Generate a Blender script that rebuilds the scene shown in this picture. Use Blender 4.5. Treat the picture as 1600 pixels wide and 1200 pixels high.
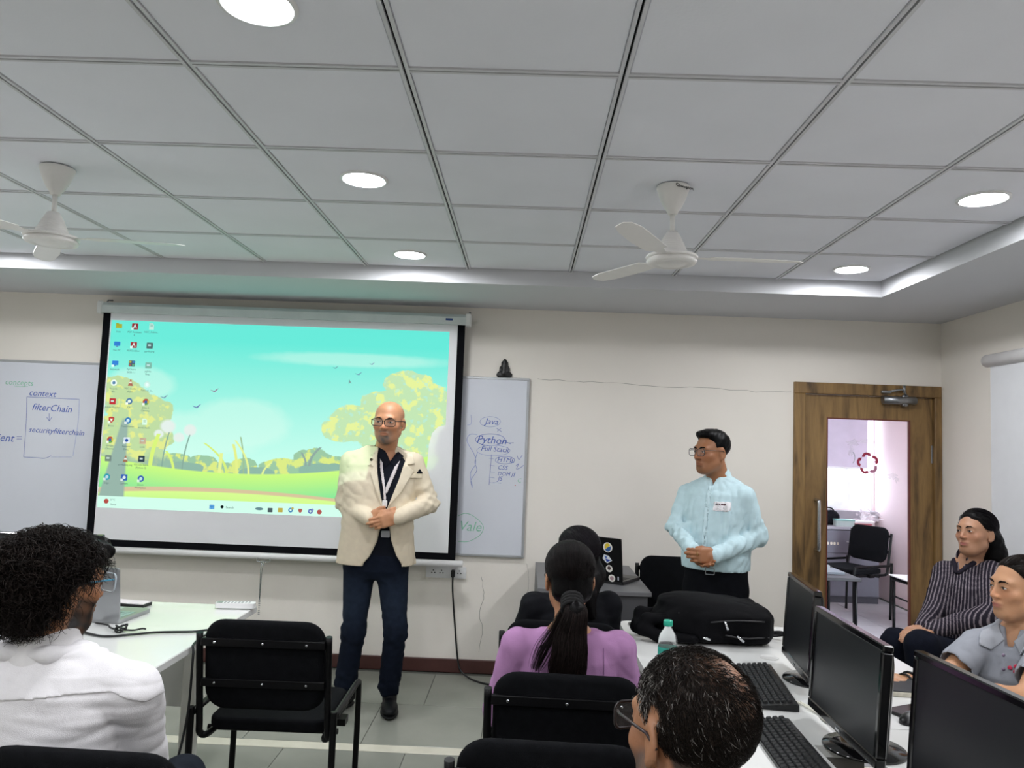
import bpy, math, random
import numpy as np
from mathutils import Vector, Matrix

for o in list(bpy.data.objects):
    bpy.data.objects.remove(o)
scene = bpy.context.scene
COL = scene.collection
rng = np.random.default_rng(7)
random.seed(7)
PI = math.pi

# ------------------------------------------------------------------ camera
CAMZ = 1.536
FPX = 1198.2
CR = np.array([0.999147978, 0.016598869, 0.037786179])
CU = np.array([-0.036393168, -0.077441227, 0.996332471])
CW = np.array([-0.0194642, 0.996858733, 0.07677116])
cam_data = bpy.data.cameras.new('camera')
cam_data.sensor_fit = 'HORIZONTAL'
cam_data.sensor_width = 36.0
cam_data.lens = FPX / 1600 * 36.0
cam_data.clip_start = 0.02
cam = bpy.data.objects.new('camera', cam_data)
COL.objects.link(cam)
cam.matrix_world = Matrix(((CR[0], CU[0], -CW[0], 0), (CR[1], CU[1], -CW[1], 0), (CR[2], CU[2], -CW[2], CAMZ), (0, 0, 0, 1)))
scene.camera = cam
vs = scene.view_settings
vs.view_transform = 'Standard'
vs.look = 'None'
vs.exposure = 0.33
vs.gamma = 1.0
vs.use_curve_mapping = False

def ray(x, y):
    return CW + CR * (x - 800) / FPX - CU * (y - 600) / FPX
def at(x, y, Y):
    d = ray(x, y); q = d * Y / d[1]
    return np.array([q[0], Y, q[2] + CAMZ])
def atz(x, y, Z):
    d = ray(x, y); q = d * (Z - CAMZ) / d[2]
    return np.array([q[0], q[1], Z])

# ------------------------------------------------------------------ key dimensions (metres)
YW, XR, XL, YB = 5.24, 2.81, -4.6, -3.4          # front wall, right wall, left wall, back wall
ZC, ZS = 2.546, 2.458                             # tile ceiling, soffit
TX0, TX1, TY0, TY1 = -4.0-.0+.033, 2.033, -2.777, 4.423  # tray opening
YS = 5.10                                         # plane of the projection screen
PROJ = (-1.90, 2.00, 2.15)                        # projector lens
PIC = (-2.826, -0.531, 1.006, 2.264)              # projected picture on the screen: x0 x1 z0 z1

# ------------------------------------------------------------------ world (daylight outside the far window)
W = bpy.data.worlds.new('world'); scene.world = W; W.use_nodes = True
wn = W.node_tree.nodes; wn['Background'].inputs[0].default_value = (0.80, 0.90, 1.0, 1); wn['Background'].inputs[1].default_value = 10.0

LAMP = 175.0
BEAM = 120.0
# ------------------------------------------------------------------ materials
def lin(c):
    if isinstance(c, str):
        c = [int(c[i:i+2], 16) for i in (0, 2, 4)]
    return tuple(((v/255)/12.92 if v/255 <= 0.04045 else ((v/255+0.055)/1.055)**2.4) for v in c)
MATS = {}
def mat(name, c, rough=0.55, metal=0.0, var=0.06, scale=9.0, bump=0.0, bscale=None, spec=0.5, emit=0.0, alpha=1.0, trans=0.0, ior=1.45, sheen=0.0, stretch=None, coat=0.0):
    if name in MATS: return MATS[name]
    m = bpy.data.materials.new(name); m.use_nodes = True
    nt = m.node_tree; b = nt.nodes['Principled BSDF']
    col = lin(c)
    tc = nt.nodes.new('ShaderNodeTexCoord')
    src = tc.outputs['Object']
    if stretch:
        mp = nt.nodes.new('ShaderNodeMapping'); mp.inputs['Scale'].default_value = stretch
        nt.links.new(src, mp.inputs[0]); src = mp.outputs[0]
    nz = nt.nodes.new('ShaderNodeTexNoise'); nz.inputs['Scale'].default_value = scale; nz.inputs['Detail'].default_value = 5
    nt.links.new(src, nz.inputs['Vector'])
    rp = nt.nodes.new('ShaderNodeValToRGB')
    rp.color_ramp.elements[0].position = 0.3; rp.color_ramp.elements[1].position = 0.7
    rp.color_ramp.elements[0].color = (*[max(0, v*(1-var)) for v in col], 1)
    rp.color_ramp.elements[1].color = (*[min(1, v*(1+var)) for v in col], 1)
    nt.links.new(nz.outputs['Fac'], rp.inputs[0]); nt.links.new(rp.outputs[0], b.inputs['Base Color'])
    b.inputs['Roughness'].default_value = rough; b.inputs['Metallic'].default_value = metal
    b.inputs['Specular IOR Level'].default_value = spec
    b.inputs['Transmission Weight'].default_value = trans; b.inputs['IOR'].default_value = ior
    b.inputs['Alpha'].default_value = alpha
    b.inputs['Sheen Weight'].default_value = sheen
    b.inputs['Coat Weight'].default_value = coat
    if emit:
        b.inputs['Emission Color'].default_value = (*col, 1); b.inputs['Emission Strength'].default_value = emit
    if bump:
        n2 = nt.nodes.new('ShaderNodeTexNoise'); n2.inputs['Scale'].default_value = bscale or scale*8; n2.inputs['Detail'].default_value = 4
        nt.links.new(src, n2.inputs['Vector'])
        bp = nt.nodes.new('ShaderNodeBump'); bp.inputs['Strength'].default_value = bump; bp.inputs['Distance'].default_value = 0.01
        nt.links.new(n2.outputs['Fac'], bp.inputs['Height']); nt.links.new(bp.outputs[0], b.inputs['Normal'])
    MATS[name] = m
    return m
def vmat(name, rough=0.5, bump=0.0, bscale=200, sheen=0.0, spec=0.5, sss=0.0, var=0.05):
    """colour comes from the mesh's own colour attribute (skin tone and lips, dyed cloth), varied by noise"""
    if name in MATS: return MATS[name]
    m = bpy.data.materials.new(name); m.use_nodes = True
    nt = m.node_tree; b = nt.nodes['Principled BSDF']
    at_ = nt.nodes.new('ShaderNodeAttribute'); at_.attribute_name = 'Col'
    tc = nt.nodes.new('ShaderNodeTexCoord')
    nz = nt.nodes.new('ShaderNodeTexNoise'); nz.inputs['Scale'].default_value = 30; nz.inputs['Detail'].default_value = 4
    nt.links.new(tc.outputs['Object'], nz.inputs['Vector'])
    mr = nt.nodes.new('ShaderNodeMapRange'); mr.inputs[1].default_value = 0.3; mr.inputs[2].default_value = 0.7; mr.inputs[3].default_value = 1-var; mr.inputs[4].default_value = 1+var
    nt.links.new(nz.outputs['Fac'], mr.inputs[0])
    mx = nt.nodes.new('ShaderNodeVectorMath'); mx.operation = 'SCALE'
    nt.links.new(at_.outputs['Color'], mx.inputs[0]); nt.links.new(mr.outputs[0], mx.inputs['Scale'])
    nt.links.new(mx.outputs[0], b.inputs['Base Color'])
    b.inputs['Roughness'].default_value = rough; b.inputs['Sheen Weight'].default_value = sheen
    b.inputs['Specular IOR Level'].default_value = spec
    if sss:
        b.inputs['Subsurface Weight'].default_value = sss; b.inputs['Subsurface Radius'].default_value = (0.01, 0.004, 0.002)
    if bump:
        n2 = nt.nodes.new('ShaderNodeTexNoise'); n2.inputs['Scale'].default_value = bscale; n2.inputs['Detail'].default_value = 3
        nt.links.new(tc.outputs['Object'], n2.inputs['Vector'])
        bp = nt.nodes.new('ShaderNodeBump'); bp.inputs['Strength'].default_value = bump; bp.inputs['Distance'].default_value = 0.004
        nt.links.new(n2.outputs['Fac'], bp.inputs['Height']); nt.links.new(bp.outputs[0], b.inputs['Normal'])
    MATS[name] = m
    return m

def wood_mat():
    m = bpy.data.materials.new('teak veneer'); m.use_nodes = True
    nt = m.node_tree; b = nt.nodes['Principled BSDF']
    tc = nt.nodes.new('ShaderNodeTexCoord'); mp = nt.nodes.new('ShaderNodeMapping'); mp.inputs['Scale'].default_value = (9, 9, 1.1)
    nt.links.new(tc.outputs['Object'], mp.inputs[0])
    n1 = nt.nodes.new('ShaderNodeTexNoise'); n1.inputs['Scale'].default_value = 1.5; n1.inputs['Detail'].default_value = 7; n1.inputs['Distortion'].default_value = 1.2
    n2 = nt.nodes.new('ShaderNodeTexNoise'); n2.inputs['Scale'].default_value = 14; n2.inputs['Detail'].default_value = 3
    nt.links.new(mp.outputs[0], n1.inputs['Vector']); nt.links.new(mp.outputs[0], n2.inputs['Vector'])
    ad = nt.nodes.new('ShaderNodeMath'); ad.operation = 'MULTIPLY_ADD'; ad.inputs[1].default_value = 0.18
    nt.links.new(n2.outputs['Fac'], ad.inputs[0]); nt.links.new(n1.outputs['Fac'], ad.inputs[2])
    rp = nt.nodes.new('ShaderNodeValToRGB'); e = rp.color_ramp.elements
    e[0].position = 0.38; e[0].color = (*lin('4c3a23'), 1); e[1].position = 0.78; e[1].color = (*lin('97784a'), 1)
    x = e.new(0.56); x.color = (*lin('7d613b'), 1)
    nt.links.new(ad.outputs[0], rp.inputs[0]); nt.links.new(rp.outputs[0], b.inputs['Base Color'])
    b.inputs['Roughness'].default_value = 0.42
    MATS['wood'] = m
    return m
wood_mat()

# ------------------------------------------------------------------ object helpers
def link(o, parent=None):
    COL.objects.link(o)
    if parent is not None:
        o.parent = parent
    return o
def tag(o, label=None, cat=None, group=None, kind=None):
    if label: o['label'] = label
    if cat: o['category'] = cat
    if group: o['group'] = group
    if kind: o['kind'] = kind
    return o
def empty(name, loc=(0, 0, 0), rz=0.0, parent=None):
    o = bpy.data.objects.new(name, None); o.empty_display_size = 0.05
    o.location = loc; o.rotation_euler = (0, 0, rz)
    return link(o, parent)
def thing(name, label, cat, loc=(0, 0, 0), rz=0.0, group=None):
    return tag(empty(name, tuple(loc), rz), label, cat, group)
def copy_tree(o, parent=None):
    c = o.copy(); COL.objects.link(c); c.parent = parent
    for ch in list(o.children): copy_tree(ch, c)
    return c

class MB:
    """collects faces, then builds ONE mesh object"""
    def __init__(s): s.v = []; s.f = []; s.smooth = []
    def raw(s, vs_, fs, smooth=False):
        n = len(s.v); s.v += [tuple(map(float, v)) for v in vs_]
        s.f += [tuple(i+n for i in f) for f in fs]; s.smooth += [smooth]*len(fs)
        return s
    def box(s, x0, x1, y0, y1, z0, z1, bev=0.0, M=None):
        b = min(bev, (x1-x0)/2.01, (y1-y0)/2.01, (z1-z0)/2.01)
        if b <= 0:
            V = [(x, y, z) for x in (x0, x1) for y in (y0, y1) for z in (z0, z1)]
            Fc = [(0, 1, 3, 2), (4, 6, 7, 5), (0, 4, 5, 1), (2, 3, 7, 6), (0, 2, 6, 4), (1, 5, 7, 3)]
        else:
            V = []; idx = {}
            for ix, x in enumerate((x0, x1)):
                for iy, y in enumerate((y0, y1)):
                    for iz, z in enumerate((z0, z1)):
                        sx, sy, sz = (1, -1)[ix], (1, -1)[iy], (1, -1)[iz]
                        idx[ix, iy, iz] = len(V)
                        V += [(x, y+sy*b, z+sz*b), (x+sx*b, y, z+sz*b), (x+sx*b, y+sy*b, z)]
            I = idx; Fc = []
            for a in (0, 1):
                q = [I[a, 0, 0], I[a, 0, 1], I[a, 1, 1], I[a, 1, 0]]; Fc.append(tuple(q) if a == 0 else tuple(q[::-1]))
                q = [I[0, a, 0]+1, I[1, a, 0]+1, I[1, a, 1]+1, I[0, a, 1]+1]; Fc.append(tuple(q) if a == 0 else tuple(q[::-1]))
                q = [I[0, 0, a]+2, I[0, 1, a]+2, I[1, 1, a]+2, I[1, 0, a]+2]; Fc.append(tuple(q) if a == 0 else tuple(q[::-1]))
            for a in (0, 1):
                for c in (0, 1):
                    p, q = I[a, c, 0], I[a, c, 1]; t = (p, p+1, q+1, q); Fc.append(t if (a ^ c) else t[::-1])
                    p, q = I[a, 0, c], I[a, 1, c]; t = (p, p+2, q+2, q); Fc.append(t[::-1] if (a ^ c) else t)
                    p, q = I[0, a, c], I[1, a, c]; t = (p+1, p+2, q+2, q+1); Fc.append(t if (a ^ c) else t[::-1])
            for k, p in I.items():
                t = (p, p+1, p+2); Fc.append(t[::-1] if (sum(k) % 2 == 0) else t)
            # orientation is fixed below by recalculation
        if M is not None: V = [tuple((M @ Vector(v))[:]) for v in V]
        return s.raw(V, Fc)
    def tube(s, pts, r, n=8, cap=True, smooth=True, closed=False, flat=None):
        P = [np.array(p, float) for p in pts]; m = len(P)
        R = r if hasattr(r, '__len__') else [r]*m
        T = []
        for i in range(m):
            a = P[(i-1) % m] if (closed or i > 0) else P[i]; b = P[(i+1) % m] if (closed or i < m-1) else P[i]
            t = b-a; T.append(t/(np.linalg.norm(t)+1e-12))
        ref = np.array([0, 0, 1.0]) if abs(T[0][2]) < 0.9 else np.array([1.0, 0, 0])
        u = np.cross(T[0], ref); u /= np.linalg.norm(u)
        V = []; Fc = []
        for i in range(m):
            u = u - T[i]*np.dot(u, T[i]); u /= np.linalg.norm(u)+1e-12; w = np.cross(T[i], u)
            for k in range(n):
                a = 2*PI*k/n
                V.append(P[i] + R[i]*(math.cos(a)*u*(flat or 1) + math.sin(a)*w))
        rings = m if closed else m-1
        for i in range(rings):
            j = (i+1) % m
            for k in range(n):
                k2 = (k+1) % n
                Fc.append((i*n+k, i*n+k2, j*n+k2, j*n+k))
        s.raw(V, Fc, smooth)
        if cap and not closed:
            s.raw(V[:n], [tuple(range(n))[::-1]]); s.raw(V[-n:], [tuple(range(n))])
        return s
    def lathe(s, prof, c=(0, 0, 0), n=32, smooth=True, axis=2, cap=True):
        V = []; Fc = []; m = len(prof)
        for (r, z) in prof:
            for k in range(n):
                a = 2*PI*k/n
                q = [r*math.cos(a), r*math.sin(a), z]
                if axis == 0: q = [q[2], q[0], q[1]]
                if axis == 1: q = [q[0], q[2], q[1]]
                V.append((q[0]+c[0], q[1]+c[1], q[2]+c[2]))
        for i in range(m-1):
            for k in range(n):
                k2 = (k+1) % n; Fc.append((i*n+k, i*n+k2, (i+1)*n+k2, (i+1)*n+k))
        if cap:
            Fc.append(tuple(range(n))[::-1]); Fc.append(tuple((m-1)*n+k for k in range(n)))
        return s.raw(V, Fc, smooth)
    def prism(s, poly, d0, d1, plane='xz', M=None, smooth=False):
        """polygon in a plane, extruded from d0 to d1 along the third axis"""
        n = len(poly); V = []
        for d in (d0, d1):
            for (a, b) in poly:
                V.append({'xz': (a, d, b), 'xy': (a, b, d), 'yz': (d, a, b)}[plane])
        Fc = [tuple(range(n)), tuple(range(2*n-1, n-1, -1))] + [(i, n+i, n+(i+1) % n, (i+1) % n) for i in range(n)]
        if M is not None: V = [tuple((M @ Vector(v))[:]) for v in V]
        return s.raw(V, Fc, smooth)
    def mesh(s, name):
        import bmesh
        me = bpy.data.meshes.new(name); me.from_pydata(s.v, [], s.f)
        me.polygons.foreach_set('use_smooth', s.smooth)
        bm = bmesh.new(); bm.from_mesh(me)
        bmesh.ops.remove_doubles(bm, verts=bm.verts, dist=1e-6)
        bmesh.ops.recalc_face_normals(bm, faces=bm.faces)
        bm.to_mesh(me); bm.free()
        return me
    def build(s, name, material, parent=None, loc=None, rz=None):
        me = s.mesh(name); me.materials.append(material)
        o = bpy.data.objects.new(name, me)
        if loc is not None: o.location = tuple(loc)
        if rz is not None: o.rotation_euler = (0, 0, rz)
        return link(o, parent)
def inst(name, me, parent=None, loc=(0, 0, 0)):
    o = bpy.data.objects.new(name, me); o.location = tuple(loc)
    return link(o, parent)
def rrect(x0, x1, y0, y1, r, n=5):
    out = []
    for cx, cy, a0 in ((x1-r, y1-r, 0), (x0+r, y1-r, 90), (x0+r, y0+r, 180), (x1-r, y0+r, 270)):
        for k in range(n+1):
            a = math.radians(a0+90*k/n); out.append((cx+r*math.cos(a), cy+r*math.sin(a)))
    return out
def smoothpath(pts, n=6):
    P = [np.array(p, float) for p in pts]; out = []
    for i in range(len(P)-1):
        p0 = P[max(i-1, 0)]; p1 = P[i]; p2 = P[i+1]; p3 = P[min(i+2, len(P)-1)]
        for k in range(n):
            t = k/n
            out.append(0.5*((2*p1)+(-p0+p2)*t+(2*p0-5*p1+4*p2-p3)*t*t+(-p0+3*p1-3*p2+p3)*t**3))
    out.append(P[-1]); return out
def text_mesh(txt, size, shear=0.0, bold=0.0, align='CENTER'):
    cu = bpy.data.curves.new('t', 'FONT'); cu.body = txt; cu.size = size; cu.shear = shear; cu.align_x = align; cu.align_y = 'CENTER'
    cu.extrude = 0.0003; cu.offset = bold; cu.resolution_u = 2
    o = bpy.data.objects.new('t', cu)
    me = bpy.data.meshes.new_from_object(o)
    bpy.data.objects.remove(o); bpy.data.curves.remove(cu)
    return me
def text_on_wall(name, txt, size, x, y, z, material, parent=None, shear=0.0, rot=0.0, bold=0.0):
    me = text_mesh(txt, size, shear, bold); me.materials.clear(); me.materials.append(material); me.name = name
    o = bpy.data.objects.new(name, me); o.location = (x, y, z); o.rotation_euler = (PI/2, 0, 0)
    o.rotation_euler.rotate_axis('Z', rot)
    return link(o, parent)
# ------------------------------------------------------------------ palette
M_WALL = mat('wall paint', 'ebe6de', 0.85, var=0.025, scale=1.6, bump=0.06, bscale=35, spec=0.2)
M_WALLR = mat('far room paint', 'ddc9cc', 0.85, var=0.03, scale=2.0, spec=0.2)
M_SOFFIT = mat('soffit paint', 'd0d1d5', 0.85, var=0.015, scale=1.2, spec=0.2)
M_TILE = mat('ceiling tile', 'e7e8ef', 0.9, var=0.02, scale=3.0, bump=0.04, bscale=90, spec=0.15)
M_GRID = mat('ceiling grid enamel', 'cfcfd3', 0.5, var=0.02)
M_SLOT = mat('grid slot black', '0c0c0e', 0.7, var=0.1)
M_FLOOR = mat('vitrified tile', '8f9188', 0.22, var=0.10, scale=2.2, spec=0.5)
M_JOINT = mat('floor joint', '55564f', 0.8)
M_STRIP = mat('cream marble strip', 'd8d4c4', 0.25, var=0.06, scale=12)
M_BASE = mat('dark red skirting', '4a2b27', 0.5, var=0.12, scale=6)
M_WHITE = mat('white laminate', 'dedfdd', 0.22, var=0.012, scale=4, coat=0.2)
M_WHITEP = mat('white plastic', 'e6e6e6', 0.35, var=0.02)
M_FAN = mat('fan enamel', 'e4e2df', 0.3, var=0.02)
M_BLACK = mat('black plastic', '121315', 0.35, var=0.15, scale=20)
M_BLACKM = mat('black powder coat', '08080a', 0.38, spec=0.25, var=0.15, scale=30, bump=0.05, bscale=400)
M_FABRIC = mat('black chair fabric', '0d0e11', 0.92, var=0.22, scale=40, bump=0.35, bscale=600, spec=0.12)
M_CHROME = mat('chrome', 'c9ccd0', 0.18, metal=1.0, var=0.04)
M_STEEL = mat('brushed steel', '9a9ca0', 0.38, metal=1.0, var=0.08, scale=30)
M_GREYDESK = mat('dark grey laminate', '6b6b6e', 0.45, var=0.05, scale=10)
M_GREYCAB = mat('grey cabinet', '6a6873', 0.5, var=0.05, scale=10)
M_SCREEN = mat('matte white screen', 'e3e4e7', 0.95, var=0.012, scale=2, spec=0.05)
M_SCRBLK = mat('screen masking black', '0d0e12', 0.9, var=0.1, spec=0.1)
M_BOARD = mat('whiteboard enamel', 'd3d7e0', 0.28, var=0.02, scale=2.5)
M_ALU = mat('aluminium trim', 'b9bcc0', 0.4, metal=0.7, var=0.04)
M_INKB = mat('blue marker ink', '4a62b0', 0.7, var=0.2, scale=60)
M_INKL = mat('faded blue marker ink', '8d9ccb', 0.7, var=0.2, scale=60)
M_INKG = mat('green marker ink', '84bfa6', 0.7, var=0.2, scale=60)
M_INKR = mat('red marker ink', 'c05a62', 0.7, var=0.2, scale=60)
M_GLASSC = mat('clear glass', 'ffffff', 0.02, var=0.0, trans=1.0, ior=1.02, spec=0.35)
M_PANEL = mat('matte display panel', '17191c', 0.32, var=0.08, scale=6)
M_BEZEL = mat('glossy black bezel', '0b0b0d', 0.12, var=0.1, coat=0.3)
M_KEY = mat('black keycap', '17181a', 0.5, var=0.12, scale=50)

# ------------------------------------------------------------------ light fittings: recessed LED downlights
def emis(name, c, s):
    m = bpy.data.materials.new(name); m.use_nodes = True; nt = m.node_tree
    b = nt.nodes['Principled BSDF']; b.inputs['Base Color'].default_value = (*lin(c), 1)
    b.inputs['Emission Color'].default_value = (*lin(c), 1)
    tc = nt.nodes.new('ShaderNodeTexCoord'); nz = nt.nodes.new('ShaderNodeTexNoise'); nz.inputs['Scale'].default_value = 3
    nt.links.new(tc.outputs['Object'], nz.inputs['Vector'])
    mr = nt.nodes.new('ShaderNodeMapRange'); mr.inputs[3].default_value = s*0.97; mr.inputs[4].default_value = s*1.03
    nt.links.new(nz.outputs['Fac'], mr.inputs[0]); nt.links.new(mr.outputs[0], b.inputs['Emission Strength'])
    return m
M_LED = emis('led diffuser', 'fbfcff', LAMP)
ring_me = MB().lathe([(0.094, 0.0), (0.094, -0.006), (0.084, -0.009), (0.078, -0.004), (0.078, 0.0)], n=40, cap=False).mesh('trim_ring'); ring_me.materials.append(M_WHITEP)
dif_me = MB().lathe([(0.078, -0.0035), (0.05, -0.006), (0.002, -0.0065)], n=40, cap=False).mesh('diffuser'); dif_me.materials.append(M_LED)
LABS = {(-0.667, 1.723): 'round recessed downlight cut by the top edge of the picture',
        (-0.667, 2.923): 'lit round downlight high above the projected screen, middle of its row',
        (-0.667, 4.123): 'small lit downlight nearest the soffit above the man in the blazer',
        (1.733, 2.923): 'lit round downlight near the right edge of the picture',
        (1.733, 4.123): 'lit round downlight in the ceiling corner above the wooden door'}
for x in (-3.067, -0.667, 1.733):
    for y in (4.123, 2.923, 1.723, 0.523, -0.677, -1.877):
        t = thing('downlight', LABS.get((x, y), 'round recessed ceiling downlight out of the picture'), 'ceiling light', (x, y, ZC), group='recessed downlights')
        inst('trim_ring', ring_me, t); inst('diffuser', dif_me, t)

# ------------------------------------------------------------------ ceiling: soffit ring, tray sides, tiles and grid bars
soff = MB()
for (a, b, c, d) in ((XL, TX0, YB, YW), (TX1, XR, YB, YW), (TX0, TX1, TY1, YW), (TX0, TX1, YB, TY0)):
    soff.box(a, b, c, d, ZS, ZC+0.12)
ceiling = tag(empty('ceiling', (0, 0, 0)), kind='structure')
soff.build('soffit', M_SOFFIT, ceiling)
MB().box(TX0, TX1, TY0, TY1, ZC+0.02, ZC+0.12).build('deck', M_SLOT, ceiling)
tile_me = MB().box(-.287, .287, -.287, .287, 0, 0.012, bev=0.004).mesh('ceiling_tile'); tile_me.materials.append(M_TILE)
for i in range(10):
    for j in range(12):
        inst('ceiling_tile', tile_me, ceiling, (TX0+0.3+0.6*i, TY0+0.3+0.6*j, ZC))
def gridbar(L, along):
    mb = MB()
    for s in (-1, 1):
        a, b = sorted((s*0.0035, s*0.0135))
        if along == 'y': mb.box(a, b, 0, L, -0.004, 0.006)
        else: mb.box(0, L, a, b, -0.004, 0.006)
    return mb
gy = gridbar(TY1-TY0, 'y').mesh('grid_bar'); gy.materials.append(M_GRID)
gx = gridbar(0.5995-0.027, 'x').mesh('cross_bar'); gx.materials.append(M_GRID)
for i in range(1, 10): inst('grid_bar', gy, ceiling, (TX0+0.6*i, TY0, ZC))
for j in range(1, 12):
    for i in range(10): inst('cross_bar', gx, ceiling, (TX0+0.6*i+0.0137, TY0+0.6*j, ZC))

# ------------------------------------------------------------------ walls and floor
DX0, DX1, DZ1 = 1.815, 2.805, 2.025      # door frame outer
mb = MB(); mb.box(XL, DX0, YW, YW+0.15, 0, ZC+0.1); mb.box(DX0, XR+0.15, YW, YW+0.15, DZ1, ZC+0.1)
wall_front = tag(mb.build('wall_front', M_WALL), kind='structure')
tag(MB().box(XR, XR+0.15, YB, YW, 0, ZC+0.1).build('wall_right', M_WALL), kind='structure')
tag(MB().box(XL-0.15, XL, YB, YW, 0, ZC+0.1).build('wall_left', M_WALL), kind='structure')
tag(MB().box(XL-0.15, XR+0.15, YB-0.15, YB, 0, ZC+0.1).build('wall_back', M_WALL), kind='structure')
floor = tag(MB().box(XL, XR+1.9, YB, 9.2, -0.12, -0.004).build('floor', M_JOINT), kind='structure')
ft_me = MB().box(-.2985, .2985, -.2985, .2985, -0.006, 0.0, bev=0.001).mesh('floor_tile'); ft_me.materials.append(M_FLOOR)
XT = -0.771
for j in range(-9, 2):
    y = 3.975+0.3+0.6*j+0.0 if j >= 0 else 3.885-0.3+0.6*(j+1)
    for i in range(-7, 6):
        x = XT+0.3+0.6*i+(0.24 if j % 2 else 0)
        if x-0.3 < XL or x+0.3 > XR: continue
        inst('floor_tile', ft_me, floor, (x, y, 0))
st_me = MB().box(0, 1.1985, 3.888, 3.972, -0.006, 0.0, bev=0.001).mesh('marble_strip'); st_me.materials.append(M_STRIP)
for i in range(6): inst('marble_strip', st_me, floor, (-4.5+1.2*i, 0, 0))
tag(MB().box(XL, DX0-.002, YW-0.018, YW, 0, 0.088, bev=0.004).build('baseboard_front', M_BASE), kind='structure')
tag(MB().box(XR-0.018, XR, YB, YW-.11, 0, 0.088, bev=0.004).build('baseboard_right', M_BASE), kind='structure')
# hairline cracks in the plaster
M_CRACK = mat('plaster crack', '8f8a82', 0.9)
def crack(pts, r=0.0012):
    P = smoothpath([(at(x, y, YW)[0], YW-0.0004, at(x, y, YW)[2]) for x, y in pts], 5)
    P = [p+np.array([rng.normal(0, .003), 0, rng.normal(0, .003)]) for p in P]
    MB().tube(P, r, n=4, cap=False).build('crack', M_CRACK, wall_front)
crack([(840, 592), (900, 596), (960, 598), (1030, 604), (1110, 606), (1180, 612), (1236, 612)])
crack([(752, 900), (756, 930), (749, 960), (754, 985), (748, 1020)])
crack([(823, 880), (826, 905), (822, 940)], 0.0008)

# ------------------------------------------------------------------ projection screen
scr = thing('projection_screen', 'pull-down projection screen with black side borders showing a bright desktop', 'screen', (0, 0, 0))
cx0, cx1 = -2.915, -0.395
mb = MB(); mb.prism([(YS+0.02-0.045, 2.312), (YS+0.02+0.05, 2.312), (YS+0.02+0.05, 2.385), (YS+0.02-0.02, 2.385), (YS+0.02-0.045, 2.362)], cx0, cx1, plane='yz')
mb.build('case', mat('screen case enamel', 'cfd6d6', 0.4), scr)
for x in (cx0-0.004, cx1-0.03):
    c = MB().box(x, x+0.034, YS-0.03, YS+0.075, 2.306, 2.39, bev=0.006).build('end_cap', M_WHITEP, scr)
    MB().tube([(x+0.017, YS+0.06, 2.39), (x+0.017, YS+0.075, 2.41), (x+0.017, YW-0.01, 2.42)], 0.006, n=6).build('hook', M_STEEL, c)
sx0, sx1, sz0 = -2.885, -0.428, 0.755
MB().box(sx0+0.05, sx1-0.05, YS, YS+0.003, sz0+0.045, 2.33).build('screen_fabric', M_SCREEN, scr)
for x in (sx0, sx1-0.05): MB().box(x, x+0.0495, YS-0.0005, YS+0.0035, sz0, 2.33).build('side_border', M_SCRBLK, scr)
MB().box(sx0+0.05, sx1-0.05, YS-0.0005, YS+0.0035, sz0, sz0+0.0445).build('bottom_border', M_SCRBLK, scr)
MB().tube([(sx0-0.02, YS, sz0-0.022), (sx1+0.05, YS, sz0-0.022)], 0.021, n=14).build('bottom_bar', M_WHITEP, scr)
hx = at(413, 884, YS)[0]
mb = MB(); mb.tube([(hx-0.04, YS-.022, sz0-0.03), (hx-0.045, YS-.022, sz0-0.05), (hx-0.02, YS-.022, sz0-0.06), (hx, YS-.022, sz0-0.05), (hx+0.02, YS-.022, sz0-0.06), (hx+0.045, YS-.022, sz0-0.05), (hx+0.04, YS-.022, sz0-0.03)], 0.0035, n=6)
mb.tube([(hx-0.01, YS-.022, sz0-0.06), (hx-0.016, YS-.022, sz0-0.1), (hx-0.012, YS-.022, sz0-0.3)], 0.003, n=5)
mb.tube([(hx+0.006, YS-.022, sz0-0.06), (hx-0.006, YS-.022, sz0-0.1), (hx-0.01, YS-.022, sz0-0.3)], 0.003, n=5)
for k in range(9): mb.tube([(hx-0.011+0.006*math.cos(a), YS-.022+0.004*math.sin(a), sz0-0.305-0.011*k+0.0) for a in np.linspace(0, 2*PI, 7)[:-1]], 0.0022, n=4, closed=True)
mb.build('pull_handle', M_CHROME, scr)
MB().box(at(697, 502, YS)[0], at(708, 502, YS)[0], YS-.0262, YS-.0256, 2.338, 2.352).build('maker_label', mat('logo blue', '2f4f8f', .5), scr)

# ------------------------------------------------------------------ projector with its picture (behind the frame, under the ceiling)
pj = thing('projector', 'white ceiling mounted projector above the left desks', 'projector', (PROJ[0], PROJ[1]-0.16, PROJ[2]))
MB().prism(rrect(-0.16, 0.16, -0.13, 0.13, 0.03), -0.045, 0.05, plane='xy').build('body', M_WHITEP, pj)
MB().lathe([(0.045, 0.125), (0.045, 0.15), (0.036, 0.15), (0.033, 0.135)], n=24, axis=1, cap=False).build('lens_ring', M_BLACK, pj)
MB().tube([(0, 0, 0.05), (0, 0, ZC-PROJ[2])], 0.02, n=12).build('mount_pole', M_WHITEP, pj)
ld = bpy.data.lights.new('projector_beam', 'SPOT'); ld.energy = BEAM; ld.spot_size = math.radians(90); ld.spot_blend = 0.0; ld.shadow_soft_size = 0.004
ld.use_nodes = True; nt = ld.node_tree; nt.nodes.clear()
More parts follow.
